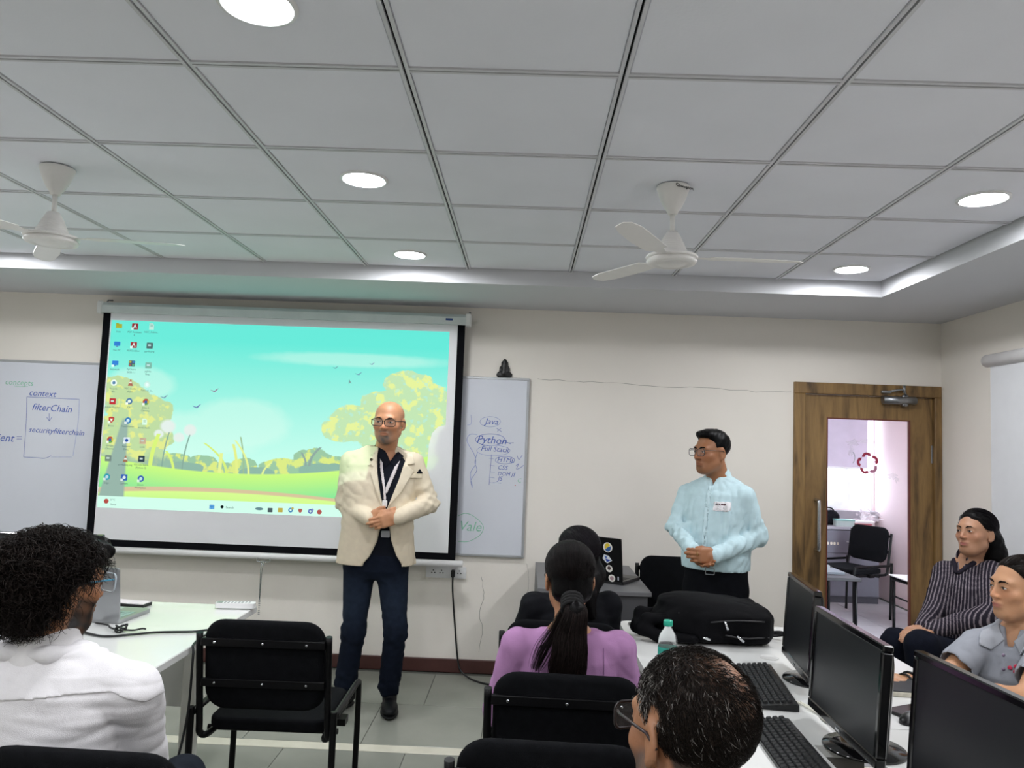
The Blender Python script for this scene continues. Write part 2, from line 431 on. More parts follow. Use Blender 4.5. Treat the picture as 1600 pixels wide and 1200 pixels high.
def picture(nt, mode):
    """the desktop picture as nodes: a meadow under a pale sky, trees, taskbar"""
    N = nt.nodes.new; L = nt.links.new
    def mth(op, a, b=None, c=None, clamp=False):
        n = N('ShaderNodeMath'); n.operation = op; n.use_clamp = clamp
        for i, v in enumerate((a, b, c)):
            if v is None: continue
            if hasattr(v, 'is_linked'): L(v, n.inputs[i])
            else: n.inputs[i].default_value = v
        return n.outputs[0]
    def mixc(f, a, b):
        n = N('ShaderNodeMix'); n.data_type = 'RGBA'
        L(f, n.inputs[0]) if hasattr(f, 'is_linked') else setattr(n.inputs[0], 'default_value', f)
        for i, v in ((6, a), (7, b)):
            if hasattr(v, 'is_linked'): L(v, n.inputs[i])
            else: n.inputs[i].default_value = (*lin(v), 1)
        return n.outputs[2]
    if mode == 'beam':
        tc = N('ShaderNodeTexCoord'); sp = N('ShaderNodeSeparateXYZ'); L(tc.outputs['Normal'], sp.inputs[0])
        D = YS-PROJ[1]
        X_ = mth('MULTIPLY_ADD', mth('DIVIDE', sp.outputs[0], sp.outputs[2]), -D, PROJ[0])
        Z_ = mth('MULTIPLY_ADD', mth('DIVIDE', sp.outputs[1], sp.outputs[2]), -D, PROJ[2])
    else:
        tc = N('ShaderNodeTexCoord'); sp = N('ShaderNodeSeparateXYZ'); L(tc.outputs['Object'], sp.inputs[0])
        X_ = sp.outputs[0]; Z_ = sp.outputs[2]
    U_ = mth('DIVIDE', mth('SUBTRACT', X_, PIC[0]), PIC[1]-PIC[0])
    V_ = mth('DIVIDE', mth('SUBTRACT', Z_, PIC[2]), PIC[3]-PIC[2])
    cb = N('ShaderNodeCombineXYZ'); L(mth('MULTIPLY', U_, 1.82), cb.inputs[0]); L(V_, cb.inputs[1])
    def noise(scale, detail=3):
        n = N('ShaderNodeTexNoise'); n.inputs['Scale'].default_value = scale; n.inputs['Detail'].default_value = detail
        L(cb.outputs[0], n.inputs['Vector']); return n.outputs['Fac']
    N1 = mth('MULTIPLY', mth('SUBTRACT', noise(13, 6), 0.5), 0.24)
    N2 = noise(16, 4); N3 = noise(30, 2)
    def step(x, e, w=0.006): return mth('MULTIPLY_ADD', mth('SUBTRACT', x, e), 1/w, 0.5, clamp=True)
    def ell2(cx, cy, rx, ry, nz=1.0, w=0.05):
        a = mth('DIVIDE', mth('SUBTRACT', U_, cx), rx); b = mth('DIVIDE', mth('SUBTRACT', V_, cy), ry)
        d = mth('SQRT', mth('ADD', mth('MULTIPLY', a, a), mth('MULTIPLY', b, b)))
        d = mth('ADD', d, mth('MULTIPLY', N1, nz*3.0))
        return mth('SUBTRACT', 1.0, step(d, 1.0, w))
    def mx_(*a):
        r = a[0]
        for q in a[1:]: r = mth('MAXIMUM', r, q)
        return r
    col = mixc(mth('MULTIPLY_ADD', V_, 1.6, -0.45, clamp=True), 'd0fff0', '62e8d8')
    col = mixc(mth('MULTIPLY', mth('SUBTRACT', 1.0, step(U_, 0.75, 1.2)), 0.25), col, '7ef2dc')
    cloud = mx_(ell2(.72, .83, .26, .035, .5, .5), ell2(.40, .47, .14, .13, .4, .3), ell2(.10, .66, .10, .09, .4, .3), ell2(.26, .40, .2, .12, .4, .4))
    col = mixc(mth('MULTIPLY', cloud, 0.35), col, 'e4fff0')
    # far bushes
    b1 = mx_(ell2(.30, .245, .05, .05), ell2(.42, .25, .04, .04), ell2(.36, .23, .05, .035), ell2(.55, .25, .09, .045), ell2(.62, .29, .06, .07), ell2(.72, .25, .12, .07), ell2(.20, .24, .08, .06), ell2(.9, .28, .14, .12))
    col = mixc(b1, col, mixc(step(N2, .53, .06), '9cc8a4', 'dcec86'))
    b2 = mx_(ell2(.25, .22, .055, .035), ell2(.46, .215, .05, .03), ell2(.66, .23, .08, .05), ell2(.80, .24, .12, .05))
    col = mixc(b2, col, '8fb8a6')
    # right tree
    t1 = mx_(ell2(.885, .715, .07, .065), ell2(.93, .62, .10, .10), ell2(.82, .60, .08, .07), ell2(.75, .52, .085, .075), ell2(.70, .455, .06, .06), ell2(.85, .48, .16, .12), ell2(.95, .42, .08, .16))
    leafc = mixc(step(N2, .54, .05), 'c3e6b4', 'e6f39c')
    leafc = mixc(mth('MULTIPLY', step(N3, .62, .05), 0.6), leafc, 'b4ecdf')
    col = mixc(t1, col, leafc)
    # left tree: crown, trunk
    t2 = mx_(ell2(.03, .62, .08, .08), ell2(.10, .52, .10, .10), ell2(.13, .40, .08, .11), ell2(.05, .38, .08, .14), ell2(.10, .28, .09, .06))
    leaf2 = mixc(step(N2, .55, .05), 'bfdca2', 'e2ec90')
    col = mixc(t2, col, leaf2)
    trx = mth('ABSOLUTE', mth('SUBTRACT', U_, mth('MULTIPLY_ADD', V_, 0.06, 0.035)))
    trw = mth('MULTIPLY_ADD', mth('SUBTRACT', 0.45, V_), 0.07, 0.010)
    trunk = mth('MULTIPLY', mth('SUBTRACT', 1.0, step(mth('SUBTRACT', trx, trw), 0.0, 0.006)), mth('SUBTRACT', 1.0, step(V_, .47, .02)))
    shade = mth('MULTIPLY', mth('SUBTRACT', 1.0, step(V_, mth('MULTIPLY_ADD', N1, .5, .275), .03)), mth('MULTIPLY', step(V_, .2, .01), mth('SUBTRACT', 1.0, step(U_, .24, .03))))
    col = mixc(mth('MULTIPLY', shade, .8), col, '94b8a4')
    # grass plants and flowers
    fl = mx_(ell2(.19, .44, .022, .035, .3, .4), ell2(.225, .385, .016, .025, .3, .4), ell2(.255, .425, .018, .03, .3, .4), ell2(.165, .40, .014, .022, .3, .4))
    col = mixc(fl, col, 'e4f0ea')
    def stem(x0, z0, x1, z1, w, c):
        nonlocal col
        t = mth('DIVIDE', mth('SUBTRACT', V_, z0), z1-z0)
        xx = mth('MULTIPLY_ADD', mth('MULTIPLY', t, t), x1-x0, x0)
        inside = mth('MULTIPLY', mth('MULTIPLY', step(t, 0.0, .03), mth('SUBTRACT', 1.0, step(t, 1.0, .03))), mth('SUBTRACT', 1.0, step(mth('ABSOLUTE', mth('SUBTRACT', U_, xx)), w, .002)))
        col = mixc(inside, col, c)
    for s_ in ((.145, .2, .165, .4, .006, 'd9f57a'), (.18, .2, .195, .41, .002, '87ab9c'), (.24, .2, .256, .40, .002, '87ab9c'), (.215, .2, .19, .31, .004, 'd9f57a'), (.40, .2, .385, .36, .004, 'e4f08a'), (.42, .2, .405, .4, .002, '9fbf92'), (.37, .2, .30, .36, .004, 'd8f07c'), (.435, .2, .39, .38, .003, 'e6f496'), (.35, .2, .352, .31, .005, 'e6f496'), (.475, .2, .50, .27, .003, 'e6f496'), (.61, .26, .64, .36, .004, '8fa8a0'), (.60, .26, .585, .33, .003, '8fa8a0')): stem(*s_)
    # meadow
    gl = mth('MULTIPLY_ADD', mth('MULTIPLY', mth('SUBTRACT', U_, .40), mth('SUBTRACT', U_, .40)), .42, .205)
    gtop = mth('SUBTRACT', 1.0, step(V_, gl, .006))
    gcol = mixc(mth('MULTIPLY_ADD', mth('SUBTRACT', gl, V_), 7.0, 0.0, clamp=True), 'cdfb7e', '86e79a')
    col = mixc(gtop, col, gcol)
    pl = mth('MULTIPLY_ADD', mth('MULTIPLY', mth('SUBTRACT', U_, .30), mth('SUBTRACT', U_, .30)), -.20, .125)
    path = mth('SUBTRACT', 1.0, step(V_, pl, .004)); low = mth('SUBTRACT', 1.0, step(V_, mth('SUBTRACT', pl, mth('MULTIPLY_ADD', U_, -.016, .026)), .004))
    col = mixc(path, col, 'd8c49c')
    lowc = mixc(mth('MULTIPLY_ADD', mth('SUBTRACT', pl, V_), 11.0, -.3, clamp=True), 'd6fb90', mixc(mth('MULTIPLY_ADD', U_, 2.2, -.2, clamp=True), 'a5f08a', 'cffb86'))
    col = mixc(low, col, lowc)
    col = mixc(trunk, col, '97b4a8')
    # taskbar, with the tray marks that also fall on the jacket
    tb = mth('SUBTRACT', 1.0, step(V_, .062, .002))
    col = mixc(tb, col, 'd2fdec')
    tray = mth('MULTIPLY', mth('MULTIPLY', step(U_, .86, .004), mth('SUBTRACT', 1.0, step(U_, .985, .004))), mth('MULTIPLY', step(V_, .016, .004), mth('SUBTRACT', 1.0, step(V_, .046, .004))))
    col = mixc(mth('MULTIPLY', tray, step(N3, .56, .02)), col, '6d8f86')
    win = mth('MULTIPLY', mth('MULTIPLY', step(U_, 0, .0015), mth('SUBTRACT', 1.0, step(U_, 1, .0015))), mth('MULTIPLY', step(V_, 0, .002), mth('SUBTRACT', 1.0, step(V_, 1, .002))))
    return col, win
N = nt.nodes.new; L = nt.links.new
col, win = picture(nt, 'beam')
em = N('ShaderNodeEmission'); L(col, em.inputs[0]); L(win, em.inputs[1])
ow = N('ShaderNodeOutputLight'); L(em.outputs[0], ow.inputs[0])
lo = bpy.data.objects.new('projector_beam', ld); lo.location = (0, 0.16+0.0, 0); lo.rotation_euler = (PI/2, 0, 0); link(lo, pj)

pm = bpy.data.materials.new('glowing desktop picture'); pm.use_nodes = True
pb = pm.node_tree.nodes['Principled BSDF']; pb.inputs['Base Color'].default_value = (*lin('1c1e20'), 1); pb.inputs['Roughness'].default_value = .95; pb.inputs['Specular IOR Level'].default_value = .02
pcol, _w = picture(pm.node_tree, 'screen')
pm.node_tree.links.new(pcol, pb.inputs['Emission Color']); pb.inputs['Emission Strength'].default_value = 0.80  # picture sheet glows by itself in place of the projector's light on the fabric
# the speaker's shadow, drawn as a cut-out in the picture's outline
shadow_cut = [at(x, y, YS) for (x, y) in ((684, 667), (675, 677), (670, 695), (667, 730), (650, 770), (640, 812))]
MB().prism([(PIC[0], PIC[2]), (PIC[0], PIC[3]), (PIC[1], PIC[3]), (PIC[1], at(692, 664, YS)[2])]+[(p[0], p[2]) for p in shadow_cut[:-1]]+[(shadow_cut[-1][0], PIC[2])], YS-0.0004, YS-0.0001, plane='xz').build('glowing_image', pm, scr)
# ------------------------------------------------------------------ desktop icons, captions, birds and taskbar marks seen on the screen
def flat(name, poly, c, parent, y, rough=0.95):
    return MB().prism(poly, y, y+0.0003, plane='xz').build(name, mat('screen tint '+c, c, rough, var=0.03, spec=0.05), parent)
def circ(x, z, rx, rz=None, n=18):
    return [(x+rx*math.cos(2*PI*k/n), z+(rz or rx)*math.sin(2*PI*k/n)) for k in range(n)]
YI = YS-0.0006
M_CAP = mat('caption tint', '5d7a76', 0.95, spec=0.05)
ICONS = [
 (186, 509, 'folder', 'c8b23c', 'Scan'), (211, 510, 'sqA', 'b8323c', 'PDF Assistant 8'), (237, 510, 'page', 'e8efe9', 'NISC_Rubric..'),
 (183, 538, 'pc', '3c7cd0', 'This PC'), (209, 539, 'sqA', 'b8323c', 'PDFGrabber'), (234, 540, 'sq', '5e6e70', 'pgvdu.png'),
 (180, 568, 'pc', '3c7cd0', 'Network'), (206, 568, 'grid', '5a5f70', 'PyCharm 2025.1.1'), (232, 571, 'dots', '8ab4a8', 'pgVdu Req..'),
 (178, 598, 'bin', 'e8efef', 'Recycle Bin'), (204, 598, 'cone', 'b86a5e', 'VLC media player'), (230, 601, 'gear', 'd4e6e0', 'Tutorial_In..'),
 (176, 627, 'sq', 'c0323c', 'Adobe Reader 9'), (202, 627, 'ringw', '4c78b0', 'Qt'), (228, 628, 'ball', 'b84a40', 'Jithin S Chrome'),
 (174, 656, 'shield', 'c04440', 'Brave'), (200, 657, 'disc', '3a7cc0', 'TeamViewer'), (226, 659, 'page', 'd8f4f0', 'word_html..'),
 (172, 687, 'ball', 'b84a40', 'Google Chrome'), (198, 688, 'screen', 'dfe8f4', 'Remote Des..'), (223, 689, 'sq', 'd0b0a0', 'code'),
 (169, 716, 'sq', '788888', ''), (196, 717, 'cone', 'b07a60', 'arrMaking.png'), (221, 717, 'sq', '384858', 'VSCode Extra (Python 3)'),
 (167, 745, 'disc', '38a8c0', 'Edge'), (194, 746, 'sqo', '3c66c0', 'Camera'), (220, 748, 'disc', '4060c8', 'Zoom Workplace')]
for (x, y, kd, c, capn) in ICONS:
    px, _, pz = at(x, y, YI); s = 0.0215
    if kd == 'folder':
        o = flat('desktop_icon', [(px-s, pz-s*.75), (px+s, pz-s*.75), (px+s, pz+s*.6), (px, pz+s*.6), (px-s*.2, pz+s*.85), (px-s, pz+s*.85)], c, scr, YI)
    elif kd == 'page':
        o = flat('desktop_icon', [(px-s*.75, pz-s), (px+s*.75, pz-s), (px+s*.75, pz+s*.5), (px+s*.3, pz+s), (px-s*.75, pz+s)], c, scr, YI)
        for q in (.3, -.1): flat('glyph', [(px-s*.4, pz+s*q), (px+s*.4, pz+s*q), (px+s*.4, pz+s*(q+.2)), (px-s*.4, pz+s*(q+.2))], '9fbcb4', o, YI-.0003)
    elif kd == 'pc':
        o = flat('desktop_icon', rrect(px-s, px+s, pz-s*.5, pz+s*.9, .004, 2), c, scr, YI)
        flat('glyph', [(px-s*.4, pz-s*.85), (px+s*.4, pz-s*.85), (px+s*.2, pz-s*.5), (px-s*.2, pz-s*.5)], '6c90b4', o, YI)
    elif kd == 'shield':
        o = flat('desktop_icon', [(px, pz-s), (px+s*.8, pz-s*.2), (px+s*.9, pz+s*.7), (px+s*.4, pz+s), (px-s*.4, pz+s), (px-s*.9, pz+s*.7), (px-s*.8, pz-s*.2)], c, scr, YI)
        flat('glyph', [(px, pz-s*.6), (px+s*.5, pz+s*.4), (px-s*.5, pz+s*.4)], 'f0f0ee', o, YI-.0003)
    elif kd == 'cone':
        o = flat('desktop_icon', [(px-s*.8, pz-s), (px+s*.8, pz-s), (px+s*.15, pz+s), (px-s*.15, pz+s)], c, scr, YI)
        flat('glyph', [(px-s*.45, pz-s*.2), (px+s*.45, pz-s*.2), (px+s*.3, pz+s*.3), (px-s*.3, pz+s*.3)], 'f2f2ee', o, YI-.0003)
    elif kd in ('ball', 'disc', 'gear', 'bin', 'ringw'):
        o = flat('desktop_icon', circ(px, pz, s), c, scr, YI)
        if kd == 'ball':
            flat('glyph', [(px, pz)]+[(px+s*math.cos(a), pz+s*math.sin(a)) for a in np.linspace(-2.6, -.6, 8)], '5d9a58', o, YI-.0003)
            flat('glyph', [(px, pz)]+[(px+s*math.cos(a), pz+s*math.sin(a)) for a in np.linspace(-.6, .7, 6)], 'd8b848', o, YI-.0003)
            flat('glyph', circ(px, pz, s*.45), '3f68b8', o, YI-.0006)
        else:
            flat('glyph', circ(px, pz, s*.5), {'disc': 'cfe4f4', 'gear': 'f0f6f4', 'bin': '5c84b4', 'ringw': 'eef4f4'}[kd], o, YI-.0003)
    else:
        o = flat('desktop_icon', rrect(px-s, px+s, pz-s*.95, pz+s*.95, .004, 2), c, scr, YI)
        if kd == 'sqA': flat('glyph', [(px-s*.6, pz-s*.6), (px-s*.3, pz-s*.6), (px, pz+s*.1), (px+s*.3, pz-s*.6), (px+s*.6, pz-s*.6), (px+s*.12, pz+s*.7), (px-s*.12, pz+s*.7)], 'f4f0f0', o, YI-.0003)
        elif kd == 'sqo': flat('glyph', circ(px, pz, s*.5), 'f0f4f8', o, YI-.0003)
        elif kd == 'screen': flat('glyph', circ(px, pz, s*.5), '2c50a8', o, YI-.0003)
        elif kd == 'grid':
            for a in (-.5, .5):
                for b in (-.5, .5): flat('glyph', [(px+s*(a-.3), pz+s*(b-.3)), (px+s*(a+.3), pz+s*(b-.3)), (px+s*(a+.3), pz+s*(b+.3)), (px+s*(a-.3), pz+s*(b+.3))], random.choice(['3f86c8', 'c8b040', 'b0605a', '6fb47c']), o, YI-.0003)
        else: flat('glyph', rrect(px-s*.55, px+s*.4, pz-s*.2, pz+s*.35, .002, 2), 'c8d4d8', o, YI-.0003)
    if kd in ('sqA', 'ball', 'disc', 'shield', 'ringw', 'sqo', 'screen', 'pc') and y > 545 or kd == 'sqA':
        flat('shortcut_arrow', rrect(px-s*1.1, px-s*.35, pz-s*1.1, pz-s*.35, .002, 2), 'f2f6f6', o, YI-.0006)
    if capn:
        w = capn.split(' '); lines = [capn] if len(capn) < 11 else [' '.join(w[:len(w)//2+len(w) % 2]), ' '.join(w[len(w)//2+len(w) % 2:])]
        for k, tx in enumerate(lines):
            if tx: text_on_wall('icon_caption', tx, 0.017, px, YI, pz-0.040-0.02*k, M_CAP, o)
for (x, y, s, c) in ((256, 621, .022, '7d8fa8'), (335, 611, .024, 'a08098'), (307, 636, .026, '7d86b8'), (524, 575, .016, '7fa3ae'), (581, 569, .016, '8d98b4'), (560, 585, .020, '7d9ab0')):
    px, _, pz = at(x, y, YI)
    flat('bird', [(px-s*1.2, pz+s*.35), (px-s*.3, pz+s*.1), (px, pz+s*.05), (px+s*.5, pz+s*.5), (px+s*1.2, pz+s*.85), (px+s*.6, pz+s*.1), (px+s*.2, pz-s*.3), (px-s*.5, pz-s*.12)], c, scr, YI)
px, _, pz = at(545, 597, YI); flat('pointer', [(px, pz+.02), (px, pz-.012), (px+.008, pz-.006), (px+.02, pz-.008)], '7f9c9c', scr, YI)
TB = [(331, 792, 'sq', '3f84d0'), (347, 792, 'ring', '4a5a5c'), (405, 795, 'blob', '6f8f96'), (422, 797, 'sq', '56626a'), (438, 797, 'folder', 'd0b450'), (454, 797, 'ball', '4a8ac0'), (469, 798, 'shield', 'c06058'), (485, 799, 'ball', '5a6ac0'), (499, 800, 'disc', 'c05a58'), (166, 783, 'disc', 'c0524c')]
for (x, y, kd, c) in TB:
    px, _, pz = at(x, y, YI); s = 0.016
    if kd == 'ring': flat('taskbar_icon', [(px+s*.7*math.cos(a), pz+s*.7*math.sin(a)) for a in np.linspace(0, 2*PI, 14)]+[(px+s*.45*math.cos(a), pz+s*.45*math.sin(a)) for a in np.linspace(2*PI, 0, 14)], c, scr, YI)
    elif kd in ('ball', 'disc'):
        o = flat('taskbar_icon', circ(px, pz, s), c, scr, YI)
        if kd == 'ball': flat('glyph', circ(px, pz, s*.45), 'e6f4f0', o, YI-.0003); flat('glyph', circ(px+s*.8, pz+s*.7, s*.5), '8f8fd0' if x > 470 else 'd0b860', o, YI-.0003)
    elif kd == 'blob': flat('taskbar_icon', circ(px, pz, s*1.7, s*.6), c, scr, YI)
    elif kd == 'shield': flat('taskbar_icon', [(px, pz-s), (px+s*.8, pz-s*.2), (px+s*.8, pz+s*.8), (px-s*.8, pz+s*.8), (px-s*.8, pz-s*.2)], c, scr, YI)
    else:
        o = flat('taskbar_icon', rrect(px-s, px+s, pz-s*.9, pz+s*.9, .003, 2), c, scr, YI)
        if x == 331:
            for a in (-.5, .5):
                for b in (-.5, .5): flat('glyph', rrect(px+s*(a-.4), px+s*(a+.4), pz+s*(b-.38), pz+s*(b+.38), .001, 1), '6fb0f0', o, YI-.0003)
p = at(359, 793, YI); text_on_wall('search_text', 'Search', 0.02, p[0], YI, p[2], M_CAP, scr)
p = at(176, 781, YI); text_on_wall('weather_text', '31°C', 0.016, p[0], YI, p[2], M_CAP, scr)
p = at(177, 788, YI); text_on_wall('weather_text', 'Sunny', 0.016, p[0], YI, p[2], M_CAP, scr)

# ------------------------------------------------------------------ whiteboards with handwriting
def board(label, x0, x1):
    t = thing('whiteboard', label, 'whiteboard', ((x0+x1)/2, YW, 0.77))
    hx_ = (x1-x0)/2
    MB().box(-hx_+.014, hx_-.014, -.024, -.004, .014, 1.196).build('writing_surface', M_BOARD, t)
    mb = MB(); mb.box(-hx_, hx_, -.028, -.002, 0, .016, bev=.003); mb.box(-hx_, hx_, -.028, -.002, 1.194, 1.21, bev=.003)
    mb.box(-hx_, -hx_+.016, -.028, -.002, .0161, 1.1939, bev=.003); mb.box(hx_-.016, hx_, -.028, -.002, .0161, 1.1939, bev=.003)
    mb.build('frame', M_ALU, t)
    return t, (x0+x1)/2
YI2 = YW-0.0245
def wtext(t, cx, txt, x, y, size, m, shear=.25, rot=-.03):
    p = at(x, y, YI2); text_on_wall('handwriting', txt, size, p[0]-cx, YI2-YW, p[2]-.77, m, t, shear, rot)
def wline(t, cx, pts, m, r=.0022, n=6):
    P = []
    for (x, y) in pts:
        p = at(x, y, YI2); P.append((p[0]-cx, YI2-YW-.0002, p[2]-.77))
    mb = MB(); Q = smoothpath(P, n)
    V = []; Fc = []
    for i, q in enumerate(Q):
        a = Q[max(i-1, 0)]; b = Q[min(i+1, len(Q)-1)]; d = np.array(b)-np.array(a); d /= np.linalg.norm(d)+1e-9
        nrm = np.array([-d[2], 0, d[0]])*r
        V += [q+nrm, q-nrm]
        if i: Fc.append((2*i-2, 2*i-1, 2*i+1, 2*i))
    mb.raw(V, Fc); mb.build('marker_stroke', m, t)
def oval(x, y, rx, ry, a0=0, n=12): return [(x+rx*math.cos(a0+2*PI*k/n), y+ry*math.sin(a0+2*PI*k/n)) for k in range(n+2)]
wb, c_ = board('whiteboard left of the screen with a blue box diagram', -4.28, -1.78)
wtext(wb, c_, 'concepts', 30, 598, .055, M_INKG, .1, -.02); wline(wb, c_, [(22, 603), (44, 604)], M_INKG, .0012)
wtext(wb, c_, 'context', 66, 615, .06, M_INKB)
wline(wb, c_, [(42, 620), (124, 624)], M_INKB, .0015, 1); wline(wb, c_, [(42, 620), (41, 660), (37, 714)], M_INKB, .0015); wline(wb, c_, [(124, 624), (122, 660), (114, 712)], M_INKL, .0014)
wline(wb, c_, [(37, 714), (55, 715), (70, 716), (80, 712)], M_INKB, .0015); wline(wb, c_, [(80, 714), (112, 714)], M_INKL, .0012)
wtext(wb, c_, 'filterChain', 81, 638, .066, M_INKB); wtext(wb, c_, 'securityfilterchain', 88, 674, .054, M_INKB)
wline(wb, c_, [(77, 646), (77, 658)], M_INKB, .0018, 1); wline(wb, c_, [(73, 652), (77, 658), (81, 652)], M_INKB, .0018, 1)
wtext(wb, c_, 'client', 3, 684, .075, M_INKB)
for y in (682, 686): wline(wb, c_, [(26, y), (34, y)], M_INKB, .0018, 1)
wb2, c_ = board('whiteboard right of the screen listing topics in blue circles', -1.74, 0.019)
wtext(wb2, c_, 'Java', 768, 659, .058, M_INKB); wline(wb2, c_, oval(766, 659, 16, 8), M_INKL, .0015)
wline(wb2, c_, [(776, 669), (784, 675)], M_INKB, .0014, 1); wline(wb2, c_, [(783, 669), (777, 674)], M_INKB, .0014, 1)
wline(wb2, c_, [(736, 648), (736, 662), (730, 664)], M_INKL, .0014)
wtext(wb2, c_, 'Python', 768, 688, .072, M_INKB); wline(wb2, c_, oval(766, 687, 23, 9), M_INKB, .0016)
wline(wb2, c_, [(746, 679), (734, 679), (730, 690), (741, 710), (743, 725), (735, 740), (738, 760)], M_INKL, .002)
wline(wb2, c_, [(746, 707), (742, 722), (745, 735), (736, 750), (738, 762)], M_INKL, .002)
wtext(wb2, c_, 'Full Stack', 773, 702, .05, M_INKB); wline(wb2, c_, oval(771, 704, 26, 8), M_INKL, .0014)
wline(wb2, c_, [(788, 692), (803, 692)], M_INKB, .0014, 1); wline(wb2, c_, [(790, 690), (798, 694)], M_INKB, .0014, 1)
wline(wb2, c_, [(768, 710), (766, 735), (764, 758)], M_INKB, .0014); wline(wb2, c_, [(764, 716), (772, 717)], M_INKL, .0012, 1)
wtext(wb2, c_, 'HTML', 790, 719, .045, M_INKB); wline(wb2, c_, oval(789, 719, 15, 6), M_INKB, .0015)
wtext(wb2, c_, 'CSS', 785, 731, .042, M_INKB); wtext(wb2, c_, 'DOM JS', 791, 741, .036, M_INKB); wtext(wb2, c_, 'JS', 781, 748, .042, M_INKB)
for y in (728, 738, 747, 755): wline(wb2, c_, [(765, y-1), (773, y)], M_INKL, .0013, 1)
wline(wb2, c_, [(770, 754), (783, 755)], M_INKB, .0012, 1)
wline(wb2, c_, [(808, 712), (811, 718), (816, 711)], M_INKB, .0015); wline(wb2, c_, [(806, 728), (810, 725), (807, 733), (813, 731), (818, 727)], M_INKB, .0015)
wtext(wb2, c_, 'C', 811, 751, .04, M_INKG); wtext(wb2, c_, '.', 805, 755, .06, M_INKR)
wtext(wb2, c_, 'Vale', 734, 823, .09, M_INKG); wline(wb2, c_, [(716, 806), (728, 802), (742, 808), (755, 822), (750, 836), (732, 846), (716, 846)], M_INKG, .0022)

# ------------------------------------------------------------------ wall sockets with a plug and cable
t = thing('socket_panel', 'white row of wall sockets below the projection screen', 'socket', (-0.497, YW, 0.655))
pp = MB().prism(rrect(-.135, .135, -.038, .038, .006), -.016, 0, plane='xz').build('plate', M_WHITEP, t)
for k, dx in enumerate((-.085, -.03, .09)):
    m_ = MB().prism(rrect(-.024+dx, .024+dx, -.028, .028, .004), -.019, -.016, plane='xz').build('module', M_WHITEP, t)
    for (hx_, hz) in ((-.01, -.004), (.01, -.004), (0, .012)): MB().lathe([(.0042, -.0196), (.0042, -.019)], (dx+hx_, 0, hz), n=10, axis=1).build('hole', M_BLACK, m_)
t = thing('power_plug', 'black plug and cable hanging from the wall sockets', 'cable', (-0.448, YW-.02, 0.655))
MB().box(-.013, .013, -.035, 0, -.028, .022, bev=.006).build('plug', M_BLACK, t)
P = smoothpath([(0, -.02, -.02), (.004, -.03, -.12), (.03, -.035, -.35), (.05, -.05, -.5), (.075, -.08, -.6), (.13, -.12, -.64), (.22, -.20, -.648), (.36, -.26, -.648), (.5, -.27, -.648)], 6)
MB().tube(P, .006, n=7).build('cable', M_BLACK, t)

# ------------------------------------------------------------------ roller blind on the right wall
t = thing('roller_blind', 'white roller blind hanging on the right wall', 'blind', (XR-.07, 4.60, 2.13))
MB().tube([(0, -1.7, 0), (0, 0, 0)], .038, n=16).build('roller', mat('blind white', 'e4e3e4', 0.7), t)
MB().box(-.012, .07, 0, .03, -.03, .03, bev=.01).build('bracket', M_WHITEP, t)
MB().box(.0, .004, -1.66, -.03, -1.25, -.035).build('shade', mat('blind fabric', 'dcdee2', 0.9, var=.02), t)
MB().box(-.008, .012, -1.66, -.03, -1.275, -1.25, bev=.004).build('hem_bar', M_WHITEP, t)

# ------------------------------------------------------------------ door with glass, frame, handle and closer
FW = 0.077
fr = tag(empty('door_1', (0, YW, 0)), kind='structure')
for (a, b) in ((DX0, DX0+FW), (DX1-.045, DX1)): MB().box(a, b, -.02, .13, 0, DZ1-FW+(0 if True else 0), bev=.004).build('jamb', MATS['wood'], fr)
MB().box(DX0, DX1, -.02, .13, DZ1-FW, DZ1, bev=.004).build('head', MATS['wood'], fr)
door = empty('door_leaf', (DX0+FW+.003, 0.012, 0.006), parent=fr)
dw = DX1-.045-.003-(DX0+FW+.003); dh = DZ1-FW-.009
gx0, gx1, gz0, gz1 = .151, .151+.562, .12, 1.785
MB().box(0, gx0, 0, .04, 0, dh).build('stile', MATS['wood'], door); MB().box(gx1, dw, 0, .04, 0, dh).build('stile', MATS['wood'], door)
MB().box(gx0, gx1, 0, .04, gz1, dh).build('rail', MATS['wood'], door); MB().box(gx0, gx1, 0, .04, 0, gz0).build('rail', MATS['wood'], door)
M_RED = mat('red bead', '6b3328', 0.5)
mb = MB()
mb.box(gx0, gx0+.008, -.002, .018, gz0, gz1); mb.box(gx1-.008, gx1, -.002, .018, gz0, gz1); mb.box(gx0+.008, gx1-.008, -.002, .018, gz1-.008, gz1); mb.box(gx0+.008, gx1-.008, -.002, .018, gz0, gz0+.008)
mb.build('glazing_bead', M_RED, door)
pane = MB().box(gx0+.002, gx1-.002, .019, .024, gz0+.002, gz1-.002).build('pane', M_GLASSC, door)
